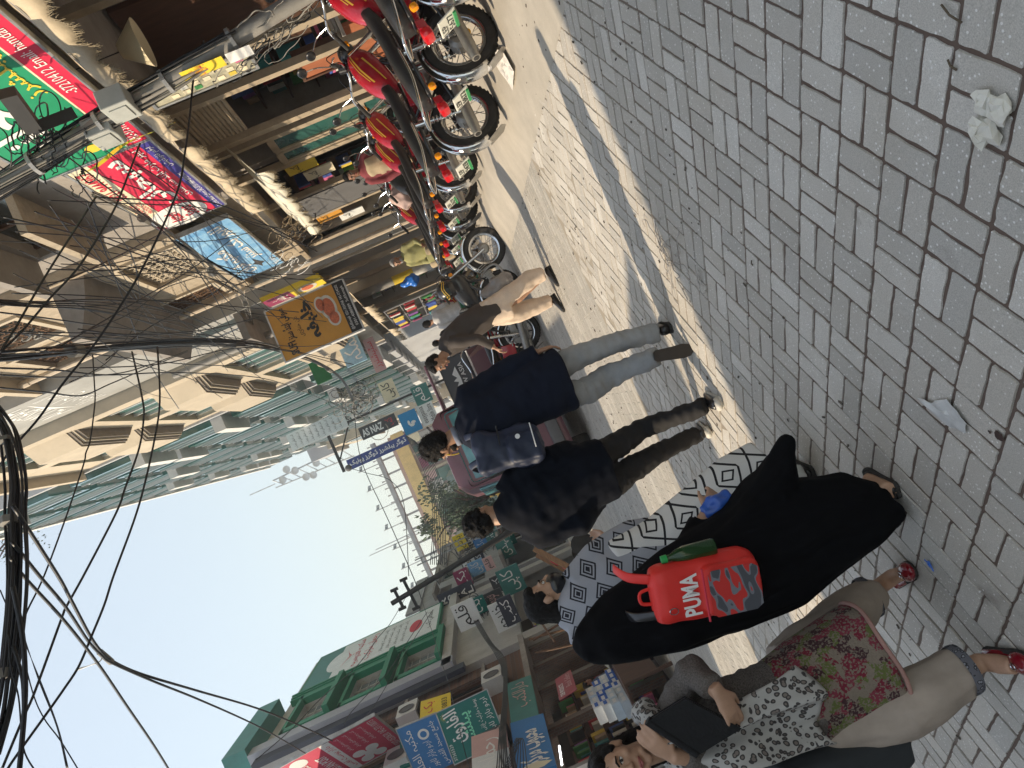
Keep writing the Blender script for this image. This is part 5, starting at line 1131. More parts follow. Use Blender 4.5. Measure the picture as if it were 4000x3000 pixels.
# many thin service drops over the right-hand fronts
wr_ = random.Random(77)
for k in range(44):
    a_ = (wr_.uniform(-40, 420), wr_.uniform(520, 1500)); b_ = (wr_.uniform(560, 1420), wr_.uniform(850, 1620)); mid = ((a_[0]+b_[0])/2+wr_.uniform(-40, 90), (a_[1]+b_[1])/2+wr_.uniform(-90, 60))
    q1 = ((a_[0]+mid[0])/2+wr_.uniform(-25, 25), (a_[1]+mid[1])/2+wr_.uniform(-25, 25)); q2 = ((b_[0]+mid[0])/2+wr_.uniform(-25, 25), (b_[1]+mid[1])/2+wr_.uniform(-25, 25))
    cable([a_, q1, mid, q2, b_], wr_.uniform(6.5, 9), wr_.uniform(11, 20), wr_.uniform(.005, .009), 'thin service wire crossing the right-hand house fronts', group='thin service wires over the right fronts')
# thin lines in the open sky
for k in range(4): cable(Q(0, 3, (100+20*k, 320+14*k), (340-5*k, 880), (500-4*k, 1300), (590-6*k, 1659)), 9, 9, .004)
cable(Q(0, 3, (0, 120), (150, 500), (280, 1000), (380, 1230), (520, 1420), (680, 1680)), 7, 7, .006)
cable(Q(0, 3, (110, 90), (190, 500), (215, 850), (210, 1150), (165, 1680)), 4.8, 4.6, .016, 'heavy cable close beside the thick bundle at the picture edge', group=None)
cable(Q(0, 3, (70, 500), (95, 800), (160, 1050), (200, 1480), (300, 1680)), 4.8, 4.6, .005)
cable(Q(0, 3, (110, 600), (190, 880), (205, 1180)), 4.8, 4.7, .012)
cable(Q(1, 2, (850, 240), (910, 660), (1150, 1190), (1360, 1670))+Q(1, 3, (1430, 200)), 38, 28, .018, 'thin far wire crossing the sky to the left utility pole', group=None)
cable(Q(1, 2, (800, 725), (960, 770), (1170, 840), (1280, 1050), (1320, 1659)), 40, 30, .016, 'sagging far wire looping from the steel frame across the sky', group=None)
for k in range(9):
    cable(Q(1, 2, (1290+10*k, 440+6*k), (1440+14*k, 720), (1520+16*k, 1000+8*k), (1525+14*k, 1300), (1505+18*k, 1560)), 40, 31, .016, 'far wire hanging before the yellow banded building', group='far wires between the two far poles')
cable(Q(1, 3, (1285, 200), (1160, 410), (1050, 540), (870, 780), (560, 1060), (300, 1330), (0, 1590)), 28, 14, .010)
cable(Q(1, 3, (1480, 310), (1300, 580), (1130, 840), (820, 1180), (760, 1300)), 28, 18, .010)
cable(Q(1, 3, (1530, 290), (1300, 650), (1010, 1140), (880, 1270)), 28, 18, .010)
cable(Q(1, 3, (1430, 200), (1560, 600), (1680, 1000), (1800, 1500), (1850, 1659)), 28, 15, .009)
for k in range(6): cable(Q(1, 3, (1850+8*k, 330), (1960+15*k, 520+10*k), (2080+12*k, 700), (2140+6*k, 900), (2100+12*k, 1400), (2080+20*k, 1659)), 26, 13, .011, 'drooping cable in front of the left shop signs', group='drooping cables on the left')
for k in range(5): cable(Q(1, 3, (2100+12*k, 1300), (2130+14*k, 1659))+Q(2, 3, (40+12*k, 1400), (10+30*k, 1659)), 16, 12, .008, 'drooping cable in front of the left shop signs', group='drooping cables on the left')
# clamp on the heavy cables
cl = thing('cable_clamp', 'pale wire tie joining the heavy cables in the open sky', 'clamp', AY(*TZ(0, 3, 900, 690), 7.2))
c0 = cl.location.copy()
MB().tube([AY(*TZ(0, 3, 860, 655), 7.15)-c0, AY(*TZ(0, 3, 965, 745), 7.25)-c0], .03, 8).build('sleeve', M_cable2, cl)
MB().tube([p-c0 for p in wire_pts(Q(0, 3, (885, 650), (860, 740), (680, 800), (665, 815), (820, 755)), 7.2, 6.6)], .005, 5).build('tie_wire', M_txw, cl)

def tangle(label, center, size, count, r, m, seed, name='wire_tangle', loops=5):
    rr = random.Random(seed); t = thing(name, label, 'wires', center)
    for q in range(count):
        p = Vector((rr.gauss(0, .3)*size[0], rr.gauss(0, .3)*size[1], rr.gauss(0, .3)*size[2])); P = []
        ph = rr.random()*6.3; rad_ = rr.uniform(.15, .55)*max(size)*.6; ax = rr.uniform(-.6, .6); ln = rr.uniform(2.5, 7)
        for i in range(14):
            a = ph+i/13*ln; P.append(p+Vector((rad_*math.cos(a)*size[0]/max(size), rad_*.8*math.sin(a+ax)*size[1]/max(size)+.05*rr.uniform(-1, 1)*size[1], rad_*math.sin(a)*size[2]/max(size)-.04*i/13)))
        MB().tube(catmull(P, 3), r*rr.uniform(.7, 1.3), 4).build('wire', m if rr.random() < .75 else M_cable, t, smooth=True, fixn=False)
    return t
# --- near right pole, laden with cables and meter boxes
pb, pt = AX(*TZ(1, 0, 260, 60), 3.62), AX(*TZ(0, 0, 160, 1500), 3.3)
dirp = (pt-pb).normalized(); base = pb+dirp*(-(pb.z)/dirp.z)
top = pt+dirp*1.2
po = thing('utility_pole', 'steel pole wrapped in black cables before the green signboard', 'pole', base)
MB().tube([Vector((0, 0, 0)), (top-base)*.5, top-base], [.075, .065, .055], 14).build('pole_shaft', M_conc, po, smooth='auto')
rr = random.Random(9)
for q in range(14):
    ph = rr.random()*6.3; R_ = rr.uniform(.065, .1); z0 = rr.uniform(.35, .6); z1 = rr.uniform(.85, 1.0); P = []
    a, b_ = ortho(dirp)
    for i in range(12):
        f_ = z0+(z1-z0)*i/11; P.append((top-base)*f_+(a*math.cos(ph+f_*4)+b_*math.sin(ph+f_*4))*(R_+.02*mnoise.noise((q, f_*9, 1))))
    MB().tube(catmull(P, 3), rr.uniform(.006, .013), 5).build('wrapped_cable', M_cable if q % 3 else M_cable2, po, smooth=True, fixn=False)
for f_ in (.38, .5, .62, .74, .86): MB().tube([(top-base)*f_, (top-base)*(f_+.006)], .1, 10).build('strap', M_steel, po)
for f_, s in ((.63, 1), (.58, -1)):
    c = (top-base)*f_
    bxm = MB().rbox(c+Vector((-.02, .1*s if s > 0 else -.12, 0)), (.16, .3, .22), .01).build('meter_box', mat('box_grey', (.42, .44, .42), .6, var=.1, dirt=.2), po)
    MB().rbox(c+Vector((-.105, .1*s if s > 0 else -.12, 0)), (.012, .2, .14), .004).build('box_lid', MATS['box_grey'], bxm)
st = Board(po, (base-base)+(top-base)*.42+Vector((-.085, .09, .3)), (0, -1, 0), (0, 0, -1), .16, .6, (-1, 0, 0))
st.rect('yellow_poster', 0, 0, 1, .6, M_fyel, .004); st.text('ہینڈ رائٹنگ', .05, .1, .95, .35, M_txr, .007); st.rect('white_sticker', 0, .65, 1, 1, M_txw, .004)
ar_ = thing('bracket_arm', 'dark steel channel arm jutting from the pole over the green sign', 'bracket', AX(*TZ(0, 0, 260, 1090), 3.4))
A1, A2, A3 = AX(*TZ(0, 0, 60, 800), 3.5), AX(*TZ(0, 0, 290, 1110), 3.4), AX(*TZ(0, 0, 620, 980), 3.5)
for a_, b_ in ((A1, A2), (A2, A3)):
    d = (b_-a_); q = d.normalized().to_track_quat('X', 'Z').to_matrix()
    MB().box((a_+b_)/2-ar_.location, (d.length, .09, .12), R=q).build('channel', M_blackm, ar_)
# green yellow strip light hanging over the junction of the signs
sl = thing('banner_strip', 'lime and orange strip banner slung between the green and red signs', 'banner', AX(*TZ(0, 0, 1000, 1330), 3.95))
a_, b_ = AX(*TZ(0, 0, 600, 1530), 3.95), AX(*TZ(0, 0, 1420, 1070), 3.95); d = b_-a_
MB().grid(lambda u, v: a_-sl.location+d*u+Vector((-.02*math.sin(7*u), .03*math.sin(9*u)+.02*v, .02*math.sin(5*u)-.09*v)), 14, 2).build('strip', mat('lime_strip', (.42, .6, .02), .5, col2=(.75, .4, .02), scale=3), sl, smooth=True, fixn=False)
tangle('black wire tangle high on the laden pole by the green sign', AX(*TZ(0, 0, 380, 1300), 3.4), (.5, .5, .45), 26, .006, M_cable, 4)
tangle('looped grey wires hanging below the pole above the parked motorcycles', AX(*TZ(1, 0, 150, 330), 3.6), (.15, .8, .85), 20, .0055, M_cable2, 5)
tangle('brown raffia and wire nest under the blue signboard', AX(*TZ(1, 1, 330, 330), 4.0), (.3, .8, .6), 30, .007, mat('old_wire', (.2, .15, .09), .8, var=.3), 6)
tangle('grey wire nest beside the orange signboard', AX(*TZ(1, 1, 600, 1330), 3.6), (.5, 2.2, .8), 30, .008, M_cable2, 7)
tangle('pale loops of wire at the far right pole', AY(*TZ(1, 2, 850, 150), 34), (1.6, 2.5, 1.9), 46, .016, M_cable2, 8)
tangle('dark wire knot below the charcoal vertical sign', AY(*TZ(1, 3, 1900, 290), 27), (.9, 1.0, .8), 30, .016, M_cable, 10)
tangle('messy wires on the left house fronts', AY(*TZ(1, 2, 1900, 1550), 38), (2.6, 5, 2.0), 36, .016, M_cable, 11)
tangle('wire loop knotted on the cables over the stucco building', AX(*TZ(0, 1, 280, 1220), 3.2), (.12, .3, .35), 7, .012, M_cable2, 12)
tangle('white loose wire ends near the raffia nest', AX(*TZ(1, 1, 300, 600), 3.8), (.2, .7, .6), 10, .006, M_txw, 13)
# --- yellow-banded steel pole by the cart
yp = thing('utility_pole', 'grey pole with yellow paint band beside the handcart', 'pole', (3.5, 17.4, 0))
MB().tube([(0, 0, 0), (0, 0, 2.9), (.0, 0, 7.2)], [.105, .093, .075], 14).build('pole_shaft', M_conc, yp, smooth='auto')
MB().tube([(0, 0, 1.4), (0, 0, 1.9)], .1035, 14, cap=False).build('yellow_band', mat('yellow_paint_worn', (.7, .5, .02), .7, var=.2, dirt=.4), yp, smooth='auto'); MB().tube([(0, 0, .2), (0, 0, 1.399)], .107, 14, cap=False).build('white_paint', mat('white_paint_worn', (.55, .54, .5), .8, var=.2, dirt=.5), yp, smooth='auto')
# --- far poles
fp = thing('utility_pole', 'dark leaning utility pole with two crossarms on the left skyline', 'pole', (-4.55, 28, 0))
MB().tube([(0.35, 0, 0), (-.45, 0, 6.9)], [.13, .09], 10).build('pole_shaft', M_blackm, fp, smooth='auto')
for z, w in ((6.6, .55), (6.15, .85)):
    MB().box((-.4, 0, z), (w*2*.7, .1, .1), R=Matrix.Rotation(rad(-3), 3, 'Y')).build('crossarm', M_blackm, fp)
    for s in (-1, 1): MB().tube([(-.4+s*w*.66, 0, z-.12), (-.4+s*w*.66, 0, z+.16)], .06, 8).build('insulator', M_blackm, fp)
fp2 = thing('lattice_pole', 'pale lattice pole farther along the left side', 'pole', (-4.9, 34, 0))
for s in (-1, 1):
    MB().box((s*.12, 0, 3.2), (.05, .05, 6.4)).build('pole_leg', M_steel, fp2)
for k in range(14): MB().box((0, 0, .4+k*.44), (.2, .04, .04)).build('pole_rung', M_steel, fp2)
sf = thing('sign_gantry', 'steel sign gantry with round lamp standing out over the far street', 'gantry', (2.3, 40.5, 0))
MB().bx(-.06, .06, -.06, .06, 0, 9.0).build('gantry_post', M_blackm, sf); MB().bx(-2.3, -.06, -.05, .05, 8.75, 8.9).build('gantry_arm', M_blackm, sf); MB().tube([(-.06, 0, 7.6), (-1.6, 0, 8.75)], .04, 6).build('brace', M_blackm, sf); MB().sphere((-2.2, 0, 8.55), .18, 12, 8).build('lamp_globe', M_dgrey, sf, smooth=True)
# lattice mast with dishes on the far roof
ms = thing('telecom_mast', 'lattice telecom mast with round dishes above the far roofs', 'mast', (1.9, 86, 15.5))
for sx in (-.7, .7):
    for sy in (-.7, .7): MB().tube([(sx, sy, 0), (sx*.6, sy*.6, 9)], .07, 5).build('mast_leg', M_steel, ms)
for k in range(9):
    z = k*1.0; w = .7-.03*k
    for (a, b_) in (((-w, -w), (w, -w)), ((w, -w), (w, w))): MB().tube([(a[0], a[1], z), (b_[0], b_[1], z+1)], .045, 4).build('mast_brace', M_steel, ms)
for k in range(7): a = k*1.3; MB().lathe([(0, .05), (.3, .02), (.42, .12)], 16, Matrix.Translation((.95*math.cos(a), -.9, 3+k*.8)) @ Matrix.Rotation(PI/2, 4, 'X')).build('dish', M_white, ms, smooth=True)
MB().tube([(0, 0, 9), (0, 0, 12)], .06, 5).build('mast_tip', M_steel, ms)
fm = thing('flag_mast', 'thin tall twin mast rising behind the end building', 'mast', (-12.0, 108, 0))
MB().tube([(0, 0, 0), (0, 0, 22.6)], [.15, .05], 6).build('mast_shaft', M_greyp, fm); MB().tube([(.5, 0, 0), (.4, 0, 21.5)], [.12, .05], 6).build('mast_shaft', M_greyp, fm)
# --- trees
def tree(label, loc, h, r, seed, m, count=2600, leaf=.16, trunk=True):
    rr = random.Random(seed); t = thing('tree', label, 'tree', loc)
    if trunk:
        MB().tube([(0, 0, 0), (.1*r, 0, h*.35), (0, .1*r, h*.75)], [.09*r, .07*r, .03*r], 8).build('trunk', M_brown, t, smooth=True)
        for k in range(7):
            a = rr.random()*6.3; MB().tube([(0, 0, h*(.3+.06*k)), (r*.4*math.cos(a), r*.4*math.sin(a), h*(.5+.06*k)), (r*.75*math.cos(a), r*.75*math.sin(a), h*(.6+.06*k))], [.04*r, .025*r, .01*r], 5).build('limb', M_brown, t)
    cl = [(Vector((rr.gauss(0, .42)*r, rr.gauss(0, .42)*r, h*.68+rr.gauss(0, .15)*h)), rr.uniform(.22, .45)*r) for _ in range(22)]
    mb = MB()
    for q in range(count):
        c, s = rr.choice(cl); p = c+Vector((rr.gauss(0, .5), rr.gauss(0, .5), rr.gauss(0, .42)))*s; d = Vector((rr.gauss(0, 1), rr.gauss(0, 1), rr.gauss(0, 1))).normalized(); a, b_ = ortho(d); L_ = leaf*rr.uniform(.6, 1.4)
        mb.add([p, p+a*L_*.5+b_*L_*.25, p+a*L_, p+a*L_*.5-b_*L_*.25], [(0, 1, 2, 3)])
    o = mb.build('crown', m, t, fixn=False); o['kind'] = 'stuff'
    return t
M_leaf = mat('dusty_leaves', (.055, .085, .04), .8, var=.4, scale=3)
tree('dusty green tree behind the far left houses', (-6.6, 62, 0), 8.5, 3.0, 1, M_leaf, 3200, .35)
tree('second dusty tree before the yellow trimmed building', (-8.2, 79, 0), 8.5, 2.6, 2, M_leaf, 2400, .35)
tree('roof plant with bare twigs on the glass building', (3.5, 36, 21.3), 2.6, 1.5, 3, M_leaf, 700, .13)
# ------------------------------------------------------------------ people
def remesh(mb, voxel, smooth=4, fac=0.5, wr=None, name='m'):
    me = bpy.data.meshes.new(name); me.from_pydata(mb.v, [], mb.f); me.update()
    bm = bmesh.new(); bm.from_mesh(me); bmesh.ops.recalc_face_normals(bm, faces=bm.faces); bm.to_mesh(me); bm.free()
    o = bpy.data.objects.new('tmp', me); SCRATCH.collection.objects.link(o)
    r = o.modifiers.new('r', 'REMESH'); r.mode = 'VOXEL'; r.voxel_size = voxel
    if smooth: s = o.modifiers.new('s', 'SMOOTH'); s.factor = fac; s.iterations = smooth
    SVL.update()
    out = bpy.data.meshes.new_from_object(o.evaluated_get(SVL.depsgraph)); out.name = name
    bpy.data.objects.remove(o); bpy.data.meshes.remove(me)
    if wr:
        # cloth folds: (amplitude, frequency vector, seed)
        n_ = len(out.vertices); co = np.empty(n_*3); out.vertices.foreach_get('co', co); no = np.empty(n_*3); out.vertices.foreach_get('normal', no)
        co = co.reshape(-1, 3); no = no.reshape(-1, 3)
        for amp, fq, sd in wr:
            d = np.array([mnoise.noise((p[0]*fq[0]+sd, p[1]*fq[1]+sd*.7, p[2]*fq[2])) for p in co]); d = np.where(d > 0, d**0.8*1.0, -(np.abs(d)**1.1))
            co = co+no*(d*amp)[:, None]
        out.vertices.foreach_set('co', co.ravel()); out.update()
    out.polygons.foreach_set('use_smooth', [True]*len(out.polygons))
    return out
def ell(mb, pts, radii, ref=(1, 0, 0), n=14): return mb.tube(pts, radii, n, ref=ref)
def mat_skin(name, c): return mat(name, c, 0.55, var=0.12, scale=14, bump=0.06, bscale=180)
SK1 = mat_skin('skin_brown', (0.36, 0.2, 0.125)); SK2 = mat_skin('skin_light_brown', (0.45, 0.27, 0.18)); SK3 = mat_skin('skin_deep', (0.25, 0.13, 0.085))
M_hair = mat('black_hair', (0.009, 0.0075, 0.007), 0.65, var=0.3, scale=60, bump=0.4, bscale=160, spec=0.2); M_greyhair = mat('grey_hair', (0.3, 0.29, 0.28), 0.6, var=0.3, scale=50)
M_eye = mat('eye_white', (0.7, 0.68, 0.64), 0.2, var=0); M_iris = mat('dark_iris', (0.02, 0.012, 0.01), 0.1, var=0); M_lip = mat('lips', (0.34, 0.11, 0.1), 0.45, var=0.1)
def cloth(name, c, rough=0.85, var=0.15, scale=5, bump=0.3, bscale=9, **k): return mat(name, c, rough, var=var, scale=scale, bump=bump, bscale=bscale, **k)
HEADM = {}
def head_frame(pos, yaw=0, pitch=0, roll=0, s=1.0):
    return Matrix.Translation(Vector(pos)) @ Matrix.Rotation(rad(yaw), 4, 'Z') @ Matrix.Rotation(rad(pitch), 4, 'X') @ Matrix.Rotation(rad(roll), 4, 'Y') @ Matrix.Scale(s, 4)
def head_shapes(mb, T):
    def sp(c, r):
        q = MB().sphere(c, r, 16, 12); q.xf(T); mb.add(q.v, q.f)
    sp((0, -.012, .135), (.074, .094, .096)); sp((0, .03, .062), (.054, .058, .062)); sp((0, .074, .012), (.02, .018, .018)); sp((0, .03, .1), (.064, .06, .07))
    for s in (-1, 1):
        sp((s*.028, .079, .133), (.026, .014, .009)); sp((s*.04, .058, .085), (.022, .024, .02)); sp((s*.075, -.006, .1), (.008, .016, .027)); sp((s*.078, -.012, .11), (.007, .013, .017))
        sp((s*.011, .101, .082), (.009, .01, .008)); sp((s*.028, .05, .025), (.02, .03, .016))
    q = MB().tube([(0, .083, .132), (0, .096, .11), (0, .112, .086), (0, .098, .078)], [.008, .0095, .0125, .008], 10); q.xf(T); mb.add(q.v, q.f)
    sp((0, .09, .054), (.022, .012, .006)); sp((0, .088, .043), (.02, .012, .007))
    q = MB().tube([(0, -.005, .06), (0, -.02, 0), (0, -.03, -.09), (0, -.03, -.13)], [.052, .05, .054, .075], 14); q.xf(T); mb.add(q.v, q.f)
def face_bits(parent, T, beard=None):
    for s in (-1, 1):
        q = MB().sphere((s*.03, .081, .113), (.0135, .010, .0085), 12, 8); q.xf(T); e = q.build('eye', M_eye, parent, smooth=True)
        q = MB().sphere((s*.031, .0895, .113), (.0058, .004, .006), 10, 6); q.xf(T); q.build('iris', M_iris, e, smooth=True)
        q = MB().tube([(s*.013, .094, .129), (s*.03, .0955, .136), (s*.05, .082, .13)], [.003, .0042, .002], 6); q.xf(T); q.build('eyebrow', M_hair, parent, smooth=True)
        q = MB().tube([(s*.016, .088, .117), (s*.03, .0925, .121), (s*.044, .082, .116)], [.0015, .0022, .0015], 5); q.xf(T); q.build('eyelid', M_hair, parent, smooth=True)
    q = MB(); q.tube([(-.024, .088, .049), (-.008, .1005, .053), (0, .1, .052), (.008, .1005, .053), (.024, .088, .049)], [.002, .0045, .004, .0045, .002], 8); q.tube([(-.022, .088, .048), (0, .101, .043), (.022, .088, .048)], [.002, .0055, .002], 8); q.xf(T); q.build('lips', M_lip, parent, smooth=True)
def hair_cap(parent, T, kind='short', m=None, seed=1):
    rr = random.Random(seed); mb = MB()
    def sp(c, r):
        q = MB().sphere(c, r, 16, 12); q.xf(T); mb.add(q.v, q.f)
    sp((0, -.024, .15), (.081, .092, .088)); sp((0, -.045, .11), (.077, .068, .07)); sp((0, .03, .195), (.062, .05, .034))
    if kind != 'bald':
        for s in (-1, 1): sp((s*.066, .012, .14), (.016, .03, .03))
    if kind == 'curly':
        for k in range(90):
            a = rr.random()*2*PI; e = rr.uniform(-.35, 1.3); d = Vector((math.cos(a)*math.cos(e), math.sin(a)*math.cos(e), math.sin(e)))
            if d.y > .5 and d.z < .45: continue
            sp((d.x*.082, -.024+d.y*.094, .145+d.z*.094), (.019,)*3)
    if kind == 'long':
        q = MB().tube([(0, -.06, .14), (0, -.1, .02), (0, -.115, -.15), (0, -.11, -.3)], [(.075, .05), (.085, .045), (.08, .04), (.05, .02)], 14, ref=(1, 0, 0)); q.xf(T); mb.add(q.v, q.f)
    if kind == 'top':
        for k in range(46):
            a = rr.random()*2*PI; e = rr.uniform(.35, 1.4); d = Vector((math.cos(a)*math.cos(e), math.sin(a)*math.cos(e), math.sin(e))); sp((d.x*.076, -.01+d.y*.09, .155+d.z*.088), (.018, .022, .016))
    me = remesh(mb, .0065, 2, wr=[(.004, (60, 60, 60), seed)], name='hair'); o = link('hair', me, m or M_hair, parent)
    n_ = len(me.vertices); st = MB(); Ti = T.inverted()
    for k in range(900 if kind != 'bald' else 200):
        v = me.vertices[rr.randrange(n_)]; p = v.co.copy(); nn = v.normal.copy(); loc = Ti @ p
        if loc.z < .06 and kind not in ('long',): continue
        d = Vector((rr.gauss(0, 1), rr.gauss(0, 1), rr.gauss(0, 1))); d = (d-nn*d.dot(nn)).normalized()*.7+nn*.45
        if kind == 'long': d = Vector((0, 0, -1))*.9+d*.3
        w = nn.cross(d).normalized()*.0012; L_ = rr.uniform(.012, .028)*(1.2 if kind in ('curly', 'top') else .8)
        st.add([p-w, p+w, p+d*L_*.6+w*.7+nn*.003, p+d*L_*.6-w*.7+nn*.003, p+d*L_-nn*.004], [(0, 1, 2, 3), (3, 2, 4)])
    so = st.build('hair_strands', m or M_hair, parent, fixn=False); so['kind'] = 'stuff'
    return o
def hand_shapes(mb, wrist, fdir, palm_n, side=1, s=1.0, curl=0.5, spread=0.12):
    # wrist point, direction of the fingers, normal out of the palm, side=+1: thumb towards (fdir x palm_n)
    W = Vector(wrist); f = Vector(fdir).normalized(); n_ = Vector(palm_n); n_ = (n_-f*n_.dot(f)).normalized(); u = f.cross(n_)*side
    mb.tube([W-f*.03*s, W+f*.015*s, W+f*.05*s, W+f*.088*s], [(.026*s, .02*s), (.03*s, .017*s), (.039*s, .016*s), (.036*s, .013*s)], 12, ref=u)
    for k, (off, L_) in enumerate(((.031, .072), (.011, .08), (-.010, .075), (-.029, .058))):
        b = W+f*.083*s+u*off*s; d = (f+u*(off*spread*22)).normalized(); P = [b]; c = 0
        for j, seg in enumerate((.44, .32, .24)):
            c += curl*(.55, .8, .6)[j]; dd = (d*math.cos(c)+n_*math.sin(c)).normalized(); P.append(P[-1]+dd*L_*seg*s)
        mb.tube([b-d*.02*s]+P, [.0092*s, .0092*s, .0086*s, .0078*s, .0062*s], 8)
    b = W+f*.022*s+u*.026*s; d1 = (u*.75+f*.7+n_*.25).normalized(); d2 = (f*.9+u*.25+n_*(.3+curl*.4)).normalized()
    mb.tube([b-d1*.015*s, b, b+d1*.034*s, b+d1*.034*s+d2*.03*s, b+d1*.034*s+d2*.052*s], [.013*s, .014*s, .0115*s, .0095*s, .0065*s], 8)
def shoe(parent, heel, toe, up=(0, 0, 1), m=None, sole=None, w=.045, h=.075, low=False, name='shoe'):
    H_, T_ = Vector(heel), Vector(toe); f = (T_-H_); L_ = f.length; f.normalize(); u = Vector(up); u = (u-f*u.dot(f)).normalized(); r = f.cross(u)
    def ring(t, ww, z0, z1): 
        c = H_+f*L_*t; return [c+r*ww*math.cos(a)+u*((z0+z1)/2+(z1-z0)/2*math.sin(a)) for a in [2*PI*j/14 for j in range(14)]]
    mb = MB(); mb.loft([ring(0, w*.5, .012, h*.8), ring(.06, w*.78, .01, h), ring(.25, w*.85, .01, h*1.05 if not low else h*.75), ring(.5, w*.95, .01, h*.78 if not low else h*.5), ring(.75, w*1.02, .01, h*.56 if not low else h*.48), ring(.92, w*.8, .01, h*.42), ring(1, w*.35, .014, h*.26)])
    o = mb.build(name, m, parent, smooth=True)
    sb = MB(); sb.loft([[c+q for c in [0]] and (lambda t, ww, z: [H_+f*L_*t+r*ww*math.cos(a)+u*z for a in [2*PI*j/14 for j in range(14)]])(*a) for a in ()]) if False else None
    sh = [(-.01, .55), (.05, .85), (.3, .88), (.5, .92), (.75, 1.06), (.93, .86), (1.015, .4)]
    top = [H_+f*L_*t+r*w*q for t, q in sh]+[H_+f*L_*t-r*w*q for t, q in reversed(sh)]; n_ = len(top)
    MB().add([p+u*.016 for p in top]+[p-u*.002 for p in top], [tuple(range(n_)), tuple(reversed(range(n_, 2*n_)))]+[(i, n_+i, n_+(i+1) % n_, (i+1) % n_) for i in range(n_)]).build('sole', sole or M_tyre, o)
    return o
def person(label, loc, group=None):
    t = thing('person', label, 'person', loc); return t
M_suit = cloth('navy_suiting', (0.009, 0.012, 0.024), 0.85, bump=0.25, spec=0.2); M_trous = cloth('grey_trouser_cloth', (0.3, 0.31, 0.32), 0.85, bump=0.3, bscale=12)
M_shoek = mat('black_leather', (0.012, 0.011, 0.011), 0.3, var=0.2, scale=20); M_blackc = cloth('black_jacket_cloth', (0.0045, 0.006, 0.011), 0.8, bump=0.35, bscale=7, spec=0.12)
M_blackt = cloth('black_trouser_cloth', (0.009, 0.008, 0.009), 0.85, bump=0.4, bscale=14)

# --- man in the suit
t = person('man in dark navy suit jacket and grey trousers walking away with a backpack', (-0.08, 5.1, 0))
X0 = 0.08
def P(x, y, z): return Vector((x+X0, y, z))
TH = head_frame(P(-.09, .02, 1.625), yaw=50, pitch=-6)
b = MB(); head_shapes(b, TH)
ell(b, [P(-.06, 0, .85), P(-.06, 0, 1.1), P(-.08, 0, 1.4), P(-.08, 0, 1.52)], [(.14, .1), (.14, .1), (.16, .1), (.07, .07)])
ell(b, [P(.1, 0, 1.46), P(.19, .0, 1.16), P(.21, -.02, .9)], [.05, .04, .028]); hand_shapes(b, P(.205, -.02, .885), (-.05, .08, -1), (-1, .1, 0), side=1, curl=.55)
ell(b, [P(-.28, 0, 1.46), P(-.43, -.02, 1.2), P(-.40, .1, 1.36)], [.05, .04, .028]); hand_shapes(b, P(-.40, .1, 1.35), (.25, -.1, .6), (.6, .6, 0), side=-1, curl=.9)
for s, K, A_ in ((.04, (.06, .05, .47), (-.01, .06, .1)), (-.14, (-.14, .1, .5), (-.14, -.12, .2))): ell(b, [P(s, 0, .9), P(*K), P(*A_)], [.07, .05, .035])
body = link('body', remesh(b, .0062, 3, name='body'), SK1, t); face_bits(body, TH); hair_cap(body, TH, 'top', seed=3)
# short beard
q = MB().sphere((0, .028, .045), (.0565, .06, .045), 16, 12); q.xf(TH); q.build('beard', M_hair, body, smooth=True)
g = MB()
ell(g, [P(-.03, 0, .79), P(-.03, 0, .95), P(-.05, 0, 1.12), P(-.07, -.01, 1.32), P(-.08, -.01, 1.45), P(-.085, 0, 1.53), P(-.085, .0, 1.6)], [(.22, .165), (.215, .16), (.192, .145), (.225, .145), (.225, .13), (.15, .1), (.075, .075)], n=22)
ell(g, [P(.06, 0, 1.5), P(.135, 0, 1.45), P(.185, .01, 1.17), P(.215, -.02, .9)], [.07, .082, .066, .052]); ell(g, [P(-.22, 0, 1.5), P(-.3, 0, 1.45), P(-.42, -.03, 1.2), P(-.405, .09, 1.32)], [.07, .08, .068, .055])
link('suit_jacket', remesh(g, .011, 5, wr=[(.016, (4, 4, 7), 2), (.008, (11, 11, 20), 5)], name='suit_jacket'), M_suit, t)
q = MB(); q.lathe([(.06, 0), (.068, -.02), (.066, .025), (.058, .03)], 18, Matrix.Translation(P(-.085, 0, 1.605))); q.build('shirt_collar', cloth('check_shirt', (.2, .22, .28), .85), t, smooth=True)
g = MB()
ell(g, [P(-.05, 0, .98), P(-.05, 0, .84)], [(.15, .11), (.16, .115)], n=20)
ell(g, [P(.045, 0, .88), P(.07, .03, .68), P(.06, .05, .47), P(.03, .06, .28), P(-.005, .06, .085)], [(.09, .1), (.086, .095), (.076, .082), (.07, .076), (.068, .08)]); ell(g, [P(-.14, 0, .88), P(-.16, .06, .68), P(-.14, .1, .5), P(-.14, -.01, .34), P(-.145, -.13, .2)], [(.09, .1), (.088, .095), (.08, .085), (.07, .074), (.06, .064)])
link('trousers', remesh(g, .011, 4, wr=[(.012, (9, 9, 5), 8), (.011, (12, 12, 24), 3)], name='trousers'), M_trous, t)
shoe(t, P(-.01, -.03, 0.003), P(.02, .25, 0.003), m=M_shoek); shoe(t, P(-.135, -.2, .235), P(-.19, -.235, -.0), up=(0, 1, 0), m=M_shoek, sole=mat('worn_sole', (.03, .024, .02), .8, var=.25, scale=20))
MB().tube(catmull([P(-.17, -.02, 1.72), P(-.19, .06, 1.69), P(-.2, .12, 1.65)], 3), .004, 5).build('earphone', M_fyel, t)
